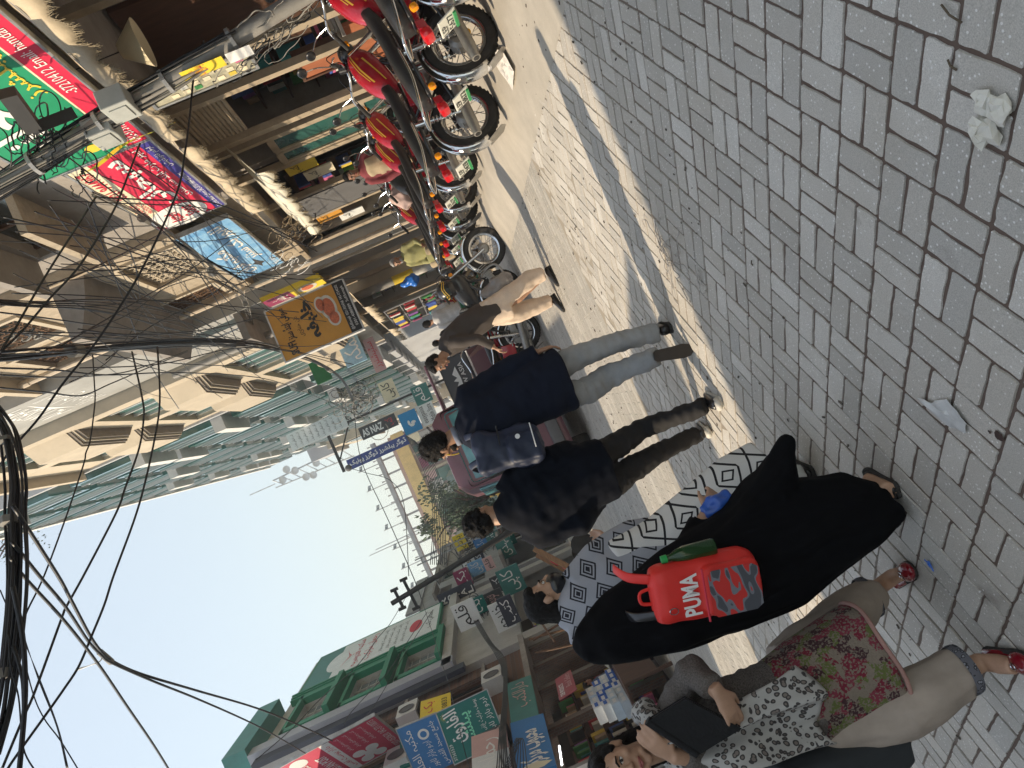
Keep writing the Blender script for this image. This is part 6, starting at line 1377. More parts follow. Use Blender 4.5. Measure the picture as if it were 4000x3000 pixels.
# backpack of the man
bp_ = thing('backpack', 'navy blue backpack slung behind the suited man\'s left shoulder', 'backpack', (-.29, 4.9, 1.14))
R_ = Matrix.Rotation(rad(18), 3, 'Z') @ Matrix.Rotation(rad(12), 3, 'Y')
g = MB(); g.rbox(Vector((0, 0, .2)), (.27, .15, .44), .05, R=R_); g.rbox(Vector((-.02, -.09, .1)), (.2, .07, .2), .03, R=R_)
M_pack = cloth('navy_nylon', (.012, .02, .05), .55, bump=.35, bscale=8)
link('bag_body', remesh(g, .01, 5, wr=[(.02, (7, 7, 7), 1), (.009, (18, 18, 18), 4)], name='bag_body'), M_pack, bp_)
MB().tube([R_ @ Vector((-.1, -.127, .02))+Vector((-.0, 0, .0)), R_ @ Vector((.06, -.127, .03))], .004, 5).build('reflective_strip', M_txw, bp_)
MB().tube([R_ @ Vector((-.09, -.085, .24)), R_ @ Vector((.1, -.085, .24))], .005, 5).build('zip', M_bblk, bp_)
q = MB().lathe([(0, 0), (.016, 0), (.016, .004), (0, .004)], 14, Matrix.Translation(R_ @ Vector((-.01, -.13, .12))) @ Matrix.Rotation(PI/2, 4, 'X')); q.build('round_badge', M_txw, bp_)
for s in (-1, 1): MB().tube(catmull([R_ @ Vector((s*.09, -.02, .4)), R_ @ Vector((s*.1, .05, .46)), R_ @ Vector((s*.1, .2, .38)), R_ @ Vector((s*.1, .22, .2)), R_ @ Vector((s*.1, .08, .02))], 4), [(.022, .006)]*17, 8, ref=(1, 0, 0)).build('strap', M_pack, bp_, smooth=True)

# --- man in the black jacket
t = person('man in bulky black jacket and black trousers walking away, curly hair', (-0.68, 5.0, 0)); X0 = .68
TH = head_frame(P(-.67, .03, 1.565), yaw=-28, pitch=-16)
b = MB(); head_shapes(b, TH)
ell(b, [P(-.67, 0, .85), P(-.68, 0, 1.3), P(-.68, 0, 1.46)], [(.13, .1), (.15, .1), (.07, .07)])
for s in (-1, 1): ell(b, [P(-.68+s*.17, 0, 1.4), P(-.68+s*.25, -.04, 1.14), P(-.68+s*.14, .05, .95)], [.045, .04, .03]); hand_shapes(b, P(-.68+s*.13, .05, .95), (-s*.5, .1, -.5), (0, 1, 0), s=.9, curl=.5)
for hx, K, A_ in ((-.58, (-.55, .1, .45), (-.55, -.2, .1)), (-.79, (-.74, .12, .45), (-.76, .3, .1))): ell(b, [P(hx, 0, .85), P(*K), P(*A_)], [.07, .05, .035])
body = link('body', remesh(b, .0068, 3, name='body'), SK2, t); face_bits(body, TH); hair_cap(body, TH, 'curly', seed=5)
g = MB(); ell(g, [P(-.67, 0, .78), P(-.67, 0, .92), P(-.68, -.01, 1.1), P(-.69, -.02, 1.3), P(-.69, -.02, 1.42), P(-.68, 0, 1.5), P(-.68, .01, 1.57)], [(.205, .165), (.225, .175), (.215, .165), (.225, .165), (.21, .145), (.14, .11), (.085, .085)], n=22)
ell(g, [P(-.55, 0, 1.46), P(-.49, 0, 1.4), P(-.455, -.05, 1.12), P(-.5, .12, .92)], [.08, .085, .08, .065]); ell(g, [P(-.81, 0, 1.46), P(-.88, 0, 1.4), P(-.915, -.06, 1.12), P(-.86, .1, .93)], [.08, .088, .085, .07])
link('puffer_jacket', remesh(g, .012, 6, wr=[(.02, (4, 4, 6.5), 4), (.01, (10, 10, 18), 6)], name='puffer_jacket'), M_blackc, t)
g = MB(); ell(g, [P(-.67, 0, .95), P(-.68, 0, .8)], [(.16, .12), (.17, .125)], n=18)
ell(g, [P(-.585, 0, .84), P(-.565, .06, .64), P(-.55, .1, .45), P(-.55, -.06, .26), P(-.55, -.2, .085)], [(.1, .11), (.085, .092), (.068, .072), (.06, .062), (.056, .066)]); ell(g, [P(-.78, 0, .84), P(-.76, .07, .64), P(-.745, .12, .45), P(-.75, .2, .26), P(-.76, .3, .085)], [(.1, .11), (.085, .092), (.068, .072), (.06, .062), (.056, .066)])
link('trousers', remesh(g, .011, 4, wr=[(.01, (10, 10, 6), 3), (.01, (13, 13, 28), 7)], name='trousers'), M_blackt, t)
M_wsole = mat('white_rubber', (.62, .6, .55), .6, var=.1, dirt=.2)
shoe(t, P(-.565, -.27, .004), P(-.52, -.01, .004), m=M_bblk, sole=M_wsole, h=.07); shoe(t, P(-.77, .22, .03), P(-.74, .47, .004), m=M_bblk, sole=M_wsole, h=.07)
for xx, yy in ((-.565, -.27), (-.77, .22)): MB().tube([P(xx-.03, yy+.02, .03), P(xx, yy-.012, .035), P(xx+.03, yy+.02, .03)], .022, 8).build('heel_patch', M_wsole, t, smooth=True)

# --- man in the brown jacket, crossing towards the left
t = person('stooping man in brown jacket and cream loose trousers crossing to the left', (0.9, 8.6, 0)); X0 = -.9
TH = head_frame(P(.72, -.05, 1.485), yaw=108, pitch=-18)
b = MB(); head_shapes(b, TH)
ell(b, [P(.95, 0, .85), P(.92, 0, 1.1), P(.84, 0, 1.32), P(.78, 0, 1.45)], [(.11, .12), (.12, .14), (.12, .16), (.06, .07)])
ell(b, [P(.8, -.17, 1.34), P(.72, -.22, 1.08), P(.58, -.2, .95)], [.05, .04, .03]); hand_shapes(b, P(.58, -.2, .95), (-.7, .1, -.4), (0, 0, -1), curl=.6)
ell(b, [P(.82, .17, 1.34), P(.86, .22, 1.08), P(.98, .2, .88)], [.05, .04, .03]); hand_shapes(b, P(.98, .2, .88), (.2, .1, -.8), (0, -1, 0), curl=.7)
for hx, A_ in ((.98, (1.1, -.1, .1)), (.9, (.82, .25, .1))): ell(b, [P(hx, A_[1]*.4, .85), P((hx+A_[0])/2-.06, A_[1]*.8, .47), P(*A_)], [.07, .05, .035])
body = link('body', remesh(b, .007, 3, name='body'), SK1, t); face_bits(body, TH); hair_cap(body, TH, 'short', seed=8)
g = MB(); ell(g, [P(.97, 0, .72), P(.96, 0, .9), P(.92, 0, 1.1), P(.86, 0, 1.28), P(.81, 0, 1.4), P(.76, 0, 1.47)], [(.14, .19), (.16, .2), (.165, .2), (.16, .2), (.13, .15), (.08, .09)], n=20)
ell(g, [P(.82, -.16, 1.37), P(.8, -.2, 1.3), P(.73, -.24, 1.08), P(.6, -.21, .96)], [.07, .075, .062, .05]); ell(g, [P(.82, .16, 1.37), P(.84, .2, 1.3), P(.88, .24, 1.08), P(.98, .2, .9)], [.07, .075, .062, .05])
M_brj = cloth('brown_jacket_cloth', (.05, .04, .036), .8); link('jacket', remesh(g, .012, 5, wr=[(.012, (7, 7, 9), 5)], name='jacket'), M_brj, t)
g = MB(); ell(g, [P(.97, 0, .9), P(.97, .02, .6)], [(.15, .18), (.17, .2)], n=18)
ell(g, [P(1.0, -.06, .8), P(1.06, -.1, .5), P(1.12, -.1, .28), P(1.12, -.1, .1)], [.12, .115, .1, .075]); ell(g, [P(.93, .1, .8), P(.86, .18, .5), P(.85, .25, .28), P(.84, .26, .1)], [.12, .115, .1, .075])
link('shalwar', remesh(g, .012, 4, wr=[(.016, (9, 9, 5), 6), (.008, (18, 18, 12), 2)], name='shalwar'), cloth('cream_cotton', (.62, .5, .4), .9), t)
shoe(t, P(1.17, -.1, .004), P(.92, -.13, .004), m=M_shoek); shoe(t, P(.9, .26, .03), P(.66, .22, .004), m=M_shoek)
pbg = thing('carrier_bag', 'crumpled grey translucent plastic bag held behind the stooping man', 'bag', (1.2, 8.75, .42))
g = MB(); ell(g, [(0, 0, .42), (0, 0, .34), (.02, 0, .2), (.02, 0, .06), (.02, 0, 0)], [.02, .06, .12, .13, .08]); link('bag_film', remesh(g, .012, 1, wr=[(.03, (14, 14, 10), 3)], name='bag_film'), mat('plastic_film', (.3, .28, .27), .25, var=.15, alpha=.7), pbg)

# --- woman in the black abaya
t = person('woman in long black abaya walking away carrying a red backpack', (-1.0, 3.1, 0)); X0 = 1.0
TH = head_frame(P(-1.04, .05, 1.2), s=.95)
b = MB(); head_shapes(b, TH); ell(b, [P(-1.02, 0, .6), P(-1.02, 0, .9), P(-1.03, 0, 1.1)], [(.13, .1), (.12, .09), (.06, .06)])
ell(b, [P(-.95, 0, .62), P(-.95, .05, .35), P(-.97, -.02, .08)], [.06, .05, .035]); ell(b, [P(-1.08, 0, .62), P(-1.08, .05, .35), P(-1.08, .2, .08)], [.06, .05, .035])
ell(b, [P(-.9, 0, 1.05), P(-.85, .05, .85), P(-.78, .12, .72)], [.04, .035, .026]); hand_shapes(b, P(-.78, .12, .72), (.3, .3, -.5), (0, 1, 0), curl=.8)
ell(b, [P(-.97, -.06, .05), P(-.955, .05, .04), P(-.94, .12, .02)], [.04, .04, .03])
body = link('body', remesh(b, .0075, 3, name='body'), SK2, t); face_bits(body, TH)
g = MB()
ell(g, [P(-1.03, .03, .05), P(-1.03, .03, .08), P(-1.0, .02, .2), P(-.985, .02, .34), P(-.985, .02, .57), P(-1.02, .01, .83), P(-1.02, 0, 1.05), P(-1.025, .01, 1.22), P(-1.03, .02, 1.34), P(-1.04, .03, 1.42), P(-1.045, .04, 1.455)], [(.1, .15), (.105, .15), (.155, .19), (.2, .21), (.25, .22), (.225, .19), (.19, .165), (.155, .145), (.115, .13), (.075, .09), (.02, .03)], n=26)
ell(g, [P(-.9, .02, .72), P(-.8, .0, .5), P(-.68, -.02, .37), P(-.605, -.03, .325)], [(.12, .16), (.11, .14), (.06, .1), (.015, .03)]); ell(g, [P(-.93, .02, 1.05), P(-.87, .04, .86), P(-.8, .1, .76)], [.085, .075, .05])
M_abaya = cloth('black_crepe', (.0035, .0035, .0045), .9, bump=.15, spec=.12); link('abaya', remesh(g, .012, 3, wr=[(.022, (9, 9, 2.2), 3), (.01, (19, 19, 5), 9)], name='abaya'), M_abaya, t)
shoe(t, P(-.985, -.06, .004), P(-.93, .16, .004), m=M_shoek, h=.04, low=True)
rb_ = thing('backpack', 'red backpack with white lettering and grey blotched pocket on the abaya', 'backpack', (-1.0, 2.92, .7))
Rb = Matrix.Rotation(rad(-6), 3, 'Z') @ Matrix.Rotation(rad(13), 3, 'Y'); M_rnyl = cloth('red_nylon', (.72, .03, .022), .55, var=.08, bump=.25, bscale=10)
def RB(x, y, z): return Rb @ Vector((x, y, z))
g = MB(); n_ = 18
def sq(y_off, w, z0, z1, y): return None
g.rbox(RB(0, 0, .225), (.235, .13, .42), .05, R=Rb); g.rbox(RB(0, -.075, .135), (.2, .055, .22), .03, R=Rb)
link('bag_body', remesh(g, .0085, 4, wr=[(.005, (13, 13, 13), 4)], name='bag_body'), M_rnyl, rb_)
bd = Board(rb_, RB(-.088, -.1085, .238), Rb @ Vector((1, 0, 0)), Rb @ Vector((0, 0, -1)), .176, .2, Rb @ Vector((0, -1, 0)))
Mc = bpy.data.materials.new('blotched_print'); Mc.use_nodes = True; n, L, bb = nodes_of(Mc); tc = n.new('ShaderNodeTexCoord'); mp = n.new('ShaderNodeMapping'); mp.inputs['Scale'].default_value = (9, 9, 26); L.new(tc.outputs['Object'], mp.inputs[0]); vo = n.new('ShaderNodeTexNoise'); vo.inputs['Scale'].default_value = 1.6; vo.inputs['Detail'].default_value = 0; L.new(mp.outputs[0], vo.inputs['Vector'])
cr = n.new('ShaderNodeValToRGB'); cr.color_ramp.interpolation = 'CONSTANT'; e = cr.color_ramp.elements; e[0].color = (.07, .075, .09, 1); e[1].position = .52; e[1].color = (.55, .03, .025, 1); x = e.new(.44); x.color = (.17, .18, .21, 1); L.new(vo.outputs['Fac'], cr.inputs[0]); L.new(cr.outputs[0], bb.inputs['Base Color']); bb.inputs['Roughness'].default_value = .6
bd.patch('pocket_print', [(.1, .98), (.0, .85), (.0, .1), (.08, .02), (.92, .02), (1, .1), (1, .85), (.9, .98)][::-1] if False else [(0, .85), (.1, .98), (.9, .98), (1, .85), (1, .1), (.92, .02), (.08, .02), (0, .1)], Mc, .004)
bd2 = Board(rb_, RB(-.088, -.0685, .36), Rb @ Vector((1, 0, 0)), Rb @ Vector((0, 0, -1)), .176, .1, Rb @ Vector((0, -1, 0))); bd2.text('PUMA', .05, .3, .95, .98, M_txw, .004, bold=.03)
MB().tube([RB(-.1, -.105, .25), RB(.1, -.105, .25)], .004, 6).build('zip', M_txr, rb_)
MB().tube([RB(-.045+.012*math.cos(a), -.078, .37+.016*math.sin(a)) for a in [2*PI*k/12 for k in range(12)]], .0022, 5, closed=True).build('key_ring', M_chrome, rb_)
for s in (-1, 1):
    MB().tube(catmull([RB(s*.07, -.02, .42), RB(s*.08, .03, .5), RB(s*.09, .13, .53)], 4), [(.02, .005)]*9, 8, ref=(1, 0, 0)).build('strap', M_rnyl if s > 0 else M_bblk, rb_, smooth=True)
MB().tube(catmull([RB(-.03, 0, .43), RB(-.02, 0, .47), RB(.02, 0, .47), RB(.03, 0, .43)], 4), .007, 6).build('grab_loop', M_rnyl, rb_)
bt = thing('bottle', 'green plastic bottle in the side pocket of the red backpack', 'bottle', (-.83, 2.9, .82)); Tb = Matrix.Rotation(rad(10), 4, 'Y')
MB().lathe([(0, 0), (.03, 0), (.032, .01), (.032, .12), (.025, .15), (.013, .175), (.012, .19)], 18, Tb).build('bottle_body', mat('green_pet', (.03, .1, .03), .12, var=.1, trans=.5), bt, smooth=True); MB().lathe([(0, .212), (.015, .212), (.016, .19), (0, .188)], 14, Tb).build('bottle_cap', mat('green_cap', (.02, .35, .08), .4, var=0), bt, smooth='auto')
bl = thing('carrier_bag', 'small crumpled blue plastic bag in the abaya woman\'s hand', 'bag', (-.77, 3.2, .6)); g = MB(); ell(g, [(0, 0, .14), (.01, 0, .08), (.0, 0, .02), (.0, 0, 0)], [.025, .05, .045, .02]); link('bag_film', remesh(g, .008, 1, wr=[(.016, (30, 30, 20), 3)], name='bag_film'), mat('blue_film', (.03, .1, .42), .35, var=.2), bl)

# --- woman with the diamond shawl
def diamond_mat(name, base, ink, su, sv, rings, thresh, ax):
    M = bpy.data.materials.new(name); M.use_nodes = True; n, L, b = nodes_of(M); b.inputs['Roughness'].default_value = .9
    tc = n.new('ShaderNodeTexCoord'); sp = n.new('ShaderNodeSeparateXYZ'); mp = n.new('ShaderNodeMapping'); mp.inputs['Rotation'].default_value = ax; L.new(tc.outputs['Object'], mp.inputs[0]); L.new(mp.outputs[0], sp.inputs[0])
    def math_(op, a, b_=None):
        q = n.new('ShaderNodeMath'); q.operation = op
        for i, s in enumerate((a, b_)):
            if s is None: continue
            if isinstance(s, (int, float)): q.inputs[i].default_value = s
            else: L.new(s, q.inputs[i])
        return q.outputs[0]
    u = math_('MULTIPLY', sp.outputs[0], su); v = math_('MULTIPLY', sp.outputs[2], sv)
    rowi = math_('FLOOR', v); u2 = math_('ADD', u, math_('MULTIPLY', rowi, .5))
    du = math_('ABSOLUTE', math_('SUBTRACT', math_('FRACT', u2), .5)); dv = math_('ABSOLUTE', math_('SUBTRACT', math_('FRACT', v), .5))
    d = math_('ADD', du, dv)
    if rings:
        w = math_('GREATER_THAN', math_('SINE', math_('MULTIPLY', d, rings)), thresh); w = math_('MULTIPLY', w, math_('LESS_THAN', d, .5)); w = math_('MAXIMUM', w, math_('LESS_THAN', d, .12))
    else:
        w = math_('LESS_THAN', math_('ABSOLUTE', math_('SUBTRACT', d, .5)), thresh); w = math_('MAXIMUM', w, math_('MULTIPLY', math_('LESS_THAN', math_('ABSOLUTE', math_('SUBTRACT', math_('ADD', du, math_('MULTIPLY', dv, .6)), .16)), .03), 1.0))
    mx = n.new('ShaderNodeMix'); mx.data_type = 'RGBA'; mx.inputs['A'].default_value = (*base, 1); mx.inputs['B'].default_value = (*ink, 1); L.new(w, mx.inputs['Factor']); L.new(mx.outputs['Result'], b.inputs['Base Color'])
    nb = n.new('ShaderNodeTexNoise'); nb.inputs['Scale'].default_value = 12; L.new(tc.outputs['Object'], nb.inputs['Vector']); bp = n.new('ShaderNodeBump'); bp.inputs['Strength'].default_value = .3; bp.inputs['Distance'].default_value = .02; L.new(nb.outputs['Fac'], bp.inputs['Height']); L.new(bp.outputs[0], b.inputs['Normal'])
    return M
M_shawl = diamond_mat('diamond_shawl', (.33, .34, .38), (.012, .013, .02), 9.0, 9.5, 34, .0, (0, rad(12), 0)); M_lattice = diamond_mat('lattice_print', (.66, .65, .63), (.012, .012, .014), 7.0, 7.0, 0, .05, (0, rad(20), 0))
t = person('woman in grey diamond patterned shawl and white lattice print shirt, black mask', (-0.98, 3.78, 0)); X0 = .98
TH = head_frame(P(-1.0, .02, 1.385), yaw=-72, pitch=-12, s=.97)
b = MB(); head_shapes(b, TH); ell(b, [P(-1.0, 0, .8), P(-1.02, 0, 1.1), P(-1.02, 0, 1.3)], [(.13, .1), (.13, .1), (.06, .06)])
for s in (-1, 1): ell(b, [P(-.98+s*.07, 0, .8), P(-1.0+s*.07, .05, .42), P(-1.03+s*.06, .08, .06)], [.07, .05, .035])
ell(b, [P(-.92, .05, 1.2), P(-.9, .1, 1.0), P(-.9, .26, 1.08)], [.04, .035, .026]); hand_shapes(b, P(-.9, .26, 1.08), (.2, .8, .1), (0, 0, 1), curl=.8)
body = link('body', remesh(b, .007, 3, name='body'), SK2, t); face_bits(body, TH); hair_cap(body, TH, 'long', seed=12)
q = MB().sphere((0, .056, .054), (.066, .068, .056), 18, 12); q.xf(TH); q.build('face_mask', M_bblk, body, smooth=True)
g = MB(); ell(g, [P(-1.0, .0, .82), P(-1.02, 0, .96), P(-1.05, 0, 1.15), P(-1.07, 0, 1.32), P(-1.07, 0, 1.42), P(-1.05, 0, 1.47)], [(.14, .15), (.17, .17), (.185, .175), (.16, .15), (.12, .11), (.07, .07)], n=24)
ell(g, [P(-.97, 0, 1.34), P(-.9, .04, 1.18), P(-.87, .08, .96), P(-.88, .1, .86)], [.09, .085, .07, .05]); ell(g, [P(-1.14, 0, 1.45), P(-1.17, -.02, 1.35), P(-1.18, -.02, 1.2)], [.08, .09, .06])
link('shawl', remesh(g, .011, 5, wr=[(.012, (7, 7, 5), 3)], name='shawl'), M_shawl, t)
tb = MB()
for k in range(14): tb.sphere(P(-.865-.008*k, -.08+.01*(k % 3), .86+.018*k-.03*(k > 9)), .009, 8, 5)
o = tb.build('tassel_beads', mat('coral_bead', (.55, .3, .24), .6), t, smooth=True); o['kind'] = 'stuff'
g = MB(); ell(g, [P(-.86, 0, .24), P(-.87, 0, .4), P(-.92, 0, .62), P(-.97, 0, .86), P(-.98, 0, 1.1)], [(.17, .19), (.17, .19), (.155, .17), (.15, .14), (.14, .12)], n=24); ell(g, [P(-.94, .03, 1.2), P(-.91, .08, 1.02), P(-.9, .24, 1.07)], [.06, .055, .05])
link('shirt', remesh(g, .011, 5, wr=[(.012, (9, 9, 3), 5)], name='shirt'), M_lattice, t)
g = MB()
for s in (-1, 1): ell(g, [P(-.98+s*.07, 0, .8), P(-1.0+s*.07, .05, .42), P(-1.03+s*.06, .08, .05)], [.09, .085, .07])
link('trousers', remesh(g, .014, 3, name='trousers'), mat('white_cotton', (.6, .6, .58), .9), t)
for s in (-1, 1): shoe(t, P(-1.03+s*.06, .02, .004), P(-1.01+s*.06, .25, .004), m=M_shoek, h=.05, low=True)

# --- woman with red shoes coming towards the camera
def leopard(name, base, ink, mid, sc):
    M = bpy.data.materials.new(name); M.use_nodes = True; n, L, b = nodes_of(M); b.inputs['Roughness'].default_value = .9
    tc = n.new('ShaderNodeTexCoord'); ns = n.new('ShaderNodeTexNoise'); ns.inputs['Scale'].default_value = 9; L.new(tc.outputs['Object'], ns.inputs['Vector'])
    ad = n.new('ShaderNodeVectorMath'); ad.operation = 'MULTIPLY_ADD'; ad.inputs[1].default_value = (.05, .05, .05); L.new(ns.outputs['Color'], ad.inputs[0]); L.new(tc.outputs['Object'], ad.inputs[2])
    vo = n.new('ShaderNodeTexVoronoi'); vo.inputs['Scale'].default_value = sc; L.new(ad.outputs[0], vo.inputs['Vector'])
    cr = n.new('ShaderNodeValToRGB'); e = cr.color_ramp.elements; e[0].color = (*mid, 1); e[1].color = (*base, 1); e[1].position = .5
    for p_, c_ in ((.24, mid), (.3, ink), (.43, ink), (.47, base)): x = e.new(p_); x.color = (*c_, 1)
    L.new(vo.outputs['Distance'], cr.inputs[0]); L.new(cr.outputs[0], b.inputs['Base Color']); return M
M_leo = leopard('leopard_scarf', (.42, .41, .39), (.05, .045, .045), (.2, .17, .15), 40)
def floral(name):
    M = bpy.data.materials.new(name); M.use_nodes = True; n, L, b = nodes_of(M); b.inputs['Roughness'].default_value = .9
    tc = n.new('ShaderNodeTexCoord'); vo = n.new('ShaderNodeTexVoronoi'); vo.inputs['Scale'].default_value = 24; ns = n.new('ShaderNodeTexNoise'); ns.inputs['Scale'].default_value = 34; ns.inputs['Detail'].default_value = 4
    ad = n.new('ShaderNodeVectorMath'); ad.operation = 'MULTIPLY_ADD'; ad.inputs[1].default_value = (.06, .06, .06); L.new(tc.outputs['Object'], ns.inputs['Vector']); L.new(ns.outputs['Color'], ad.inputs[0]); L.new(tc.outputs['Object'], ad.inputs[2]); L.new(ad.outputs[0], vo.inputs['Vector'])
    sp = n.new('ShaderNodeSeparateColor'); L.new(vo.outputs['Color'], sp.inputs[0]); cr = n.new('ShaderNodeValToRGB'); cr.color_ramp.interpolation = 'CONSTANT'; e = cr.color_ramp.elements; e[0].color = (.17, .012, .03, 1); e[1].position = .8; e[1].color = (.22, .18, .14, 1)
    for p_, c_ in ((.22, (.05, .018, .022)), (.4, (.11, .13, .035)), (.6, (.2, .03, .05))): x = e.new(p_); x.color = (*c_, 1)
    L.new(sp.outputs[0], cr.inputs[0]); n2 = n.new('ShaderNodeTexNoise'); n2.inputs['Scale'].default_value = 110; n2.inputs['Detail'].default_value = 3; L.new(tc.outputs['Object'], n2.inputs['Vector']); r2 = n.new('ShaderNodeValToRGB'); r2.color_ramp.elements[0].position = .5; r2.color_ramp.elements[1].position = .58; L.new(n2.outputs['Fac'], r2.inputs[0])
    mx = n.new('ShaderNodeMix'); mx.data_type = 'RGBA'; mx.inputs['B'].default_value = (.2, .165, .13, 1); L.new(r2.outputs[0], mx.inputs['Factor']); L.new(cr.outputs[0], mx.inputs['A']); L.new(mx.outputs['Result'], b.inputs['Base Color'])
    bp = n.new('ShaderNodeBump'); bp.inputs['Strength'].default_value = .5; bp.inputs['Distance'].default_value = .01; L.new(n2.outputs['Fac'], bp.inputs['Height']); L.new(bp.outputs[0], b.inputs['Normal']); return M
t = person('smiling woman in leopard print scarf and red shoes walking towards the camera', (-1.52, 2.98, 0)); X0 = 1.52
TH = head_frame(P(-1.425, -.08, 1.375), yaw=-168, pitch=-6, roll=-6, s=.97)
b = MB(); head_shapes(b, TH); ell(b, [P(-1.54, 0, .72), P(-1.5, 0, 1.0), P(-1.45, -.02, 1.2), P(-1.43, -.04, 1.3)], [(.14, .1), (.14, .1), (.13, .09), (.06, .06)])
ell(b, [P(-1.33, -.03, 1.2), P(-1.215, -.1, 1.08), P(-1.26, -.25, 1.06)], [.042, .038, .028]); hand_shapes(b, P(-1.255, -.255, 1.06), (-.85, -.1, -.12), (.1, .9, .4), side=1, curl=.5)
ell(b, [P(-1.58, -.03, 1.2), P(-1.6, -.14, 1.06), P(-1.41, -.2, 1.3)], [.042, .038, .028]); hand_shapes(b, P(-1.41, -.2, 1.3), (.85, -.02, .5), (.1, .9, -.2), side=-1, curl=.45)
ell(b, [P(-1.46, .1, .72), P(-1.42, .2, .42), P(-1.44, .4, .1), P(-1.42, .38, .045), P(-1.39, .3, .03)], [.075, .055, .036, .036, .03]); ell(b, [P(-1.66, .0, .72), P(-1.66, -.12, .4), P(-1.63, -.14, .09), P(-1.63, -.2, .06), P(-1.62, -.27, .045)], [.075, .055, .036, .036, .03])
body = link('body', remesh(b, .0064, 3, name='body'), SK2, t); face_bits(body, TH); hair_cap(body, TH, 'long', seed=14)
g = MB(); ell(g, [P(-1.55, .02, .6), P(-1.53, .0, .82), P(-1.5, 0, 1.02), P(-1.46, -.02, 1.18), P(-1.44, -.03, 1.28)], [(.22, .16), (.19, .15), (.17, .13), (.165, .12), (.085, .08)], n=22); ell(g, [P(-1.36, -.02, 1.22), P(-1.22, -.1, 1.09), P(-1.25, -.22, 1.065)], [.07, .066, .05]); ell(g, [P(-1.56, -.02, 1.22), P(-1.61, -.13, 1.07), P(-1.44, -.18, 1.26)], [.07, .066, .05])
M_tweed = mat('grey_tweed', (.13, .115, .105), .95, var=.5, scale=160, bump=.5, bscale=160); link('coat', remesh(g, .011, 4, wr=[(.012, (8, 8, 8), 3), (.012, (8, 8, 30), 6)], name='coat'), M_tweed, t)
g = MB(); ell(g, [P(-1.54, .02, .4), P(-1.54, .02, .43), P(-1.54, .02, .56), P(-1.535, .01, .7), P(-1.52, 0, .84)], [(.245, .2), (.245, .2), (.235, .19), (.225, .175), (.19, .14)], n=26); link('embroidered_hem', remesh(g, .01, 3, wr=[(.014, (10, 10, 2), 3)], name='embroidered_hem'), floral('floral_embroidery'), t)
MB().tube([P(-1.54+.25*math.cos(a), .02+.205*math.sin(a), .4+.006*math.sin(5*a)) for a in [2*PI*k/40 for k in range(40)]], (.009), 6, closed=True).build('hem_trim', mat('pink_trim', (.36, .2, .17), .8), t, smooth=True)
g = MB(); ell(g, [P(-1.46, .1, .72), P(-1.43, .2, .44), P(-1.44, .36, .17)], [.12, .11, .085]); ell(g, [P(-1.66, .0, .72), P(-1.67, -.1, .42), P(-1.635, -.13, .13)], [.12, .115, .09]); ell(g, [P(-1.56, .04, .8), P(-1.56, .04, .62)], [.17, .18])
link('shalwar', remesh(g, .011, 4, wr=[(.016, (10, 10, 4), 2), (.008, (20, 20, 9), 5)], name='shalwar'), cloth('beige_cotton', (.36, .3, .25), .9), t)
for c_, r_ in (((-1.635, -.125, .16), .094), ((-1.44, .345, .2), .09)): MB().lathe([(r_, -.018), (r_+.003, 0), (r_, .018)], 24, Matrix.Translation(P(*c_))).build('cuff_lace', leopard('grey_lace', (.12, .12, .14), (.03, .03, .035), (.25, .25, .28), 60), t, smooth=True)
M_redsh = mat('red_patent', (.2, .007, .016), .15, var=.1, coat=.5)
def flat_shoe(heel, toe):
    o = shoe(t, heel, toe, m=M_redsh, h=.034, low=True, w=.042); H_, T_ = Vector(heel), Vector(toe); d = (T_-H_); q = MB().sphere((0, 0, 0), (.043, .062, .026), 16, 10); q.xf(Matrix.Translation(T_-d*.17+Vector((0, 0, .022))) @ Matrix.Rotation(math.atan2(-d.x, d.y), 4, 'Z')); q.build('toe_cap', M_redsh, o, smooth=True)
    MB().tube([T_-d*.2+Vector((.012*math.cos(a), .012*math.sin(a), .05)) for a in [2*PI*k/12 for k in range(12)]], .0025, 5, closed=True).build('buckle', M_chrome, o)
flat_shoe(P(-1.47, .44, .012), P(-1.36, .23, .006)); flat_shoe(P(-1.64, -.1, .03), P(-1.6, -.34, .008))
# leopard scarf: a wide strip round the neck hanging in front
g = MB()
def strip(u, v):
    y = -.15-.07*math.sin(u*2.6); z = 1.33-u*.6; x = -1.45-.03*u+(v-.5)*(.17+.15*u); return P(x, y+.03*math.sin(v*11+u*4)+.014*math.sin(v*23+2*u)+.02*math.sin(u*9+v*3), z+.03*math.sin(v*7))
g.grid(strip, 40, 26); o = g.build('scarf', M_leo, t, smooth=True, fixn=False); so = o.modifiers.new('s', 'SOLIDIFY'); so.thickness = .006
g = MB(); ell(g, [P(-1.44+.13*math.cos(a), -.03+.12*math.sin(a), 1.29+.03*math.sin(a+1)) for a in [2*PI*k/14 for k in range(14)]]+[P(-1.44+.13, -.03, 1.31)], [.048]*15, n=10); link('scarf_wrap', remesh(g, .011, 3, wr=[(.016, (18, 18, 18), 3)], name='scarf_wrap'), M_leo, t)
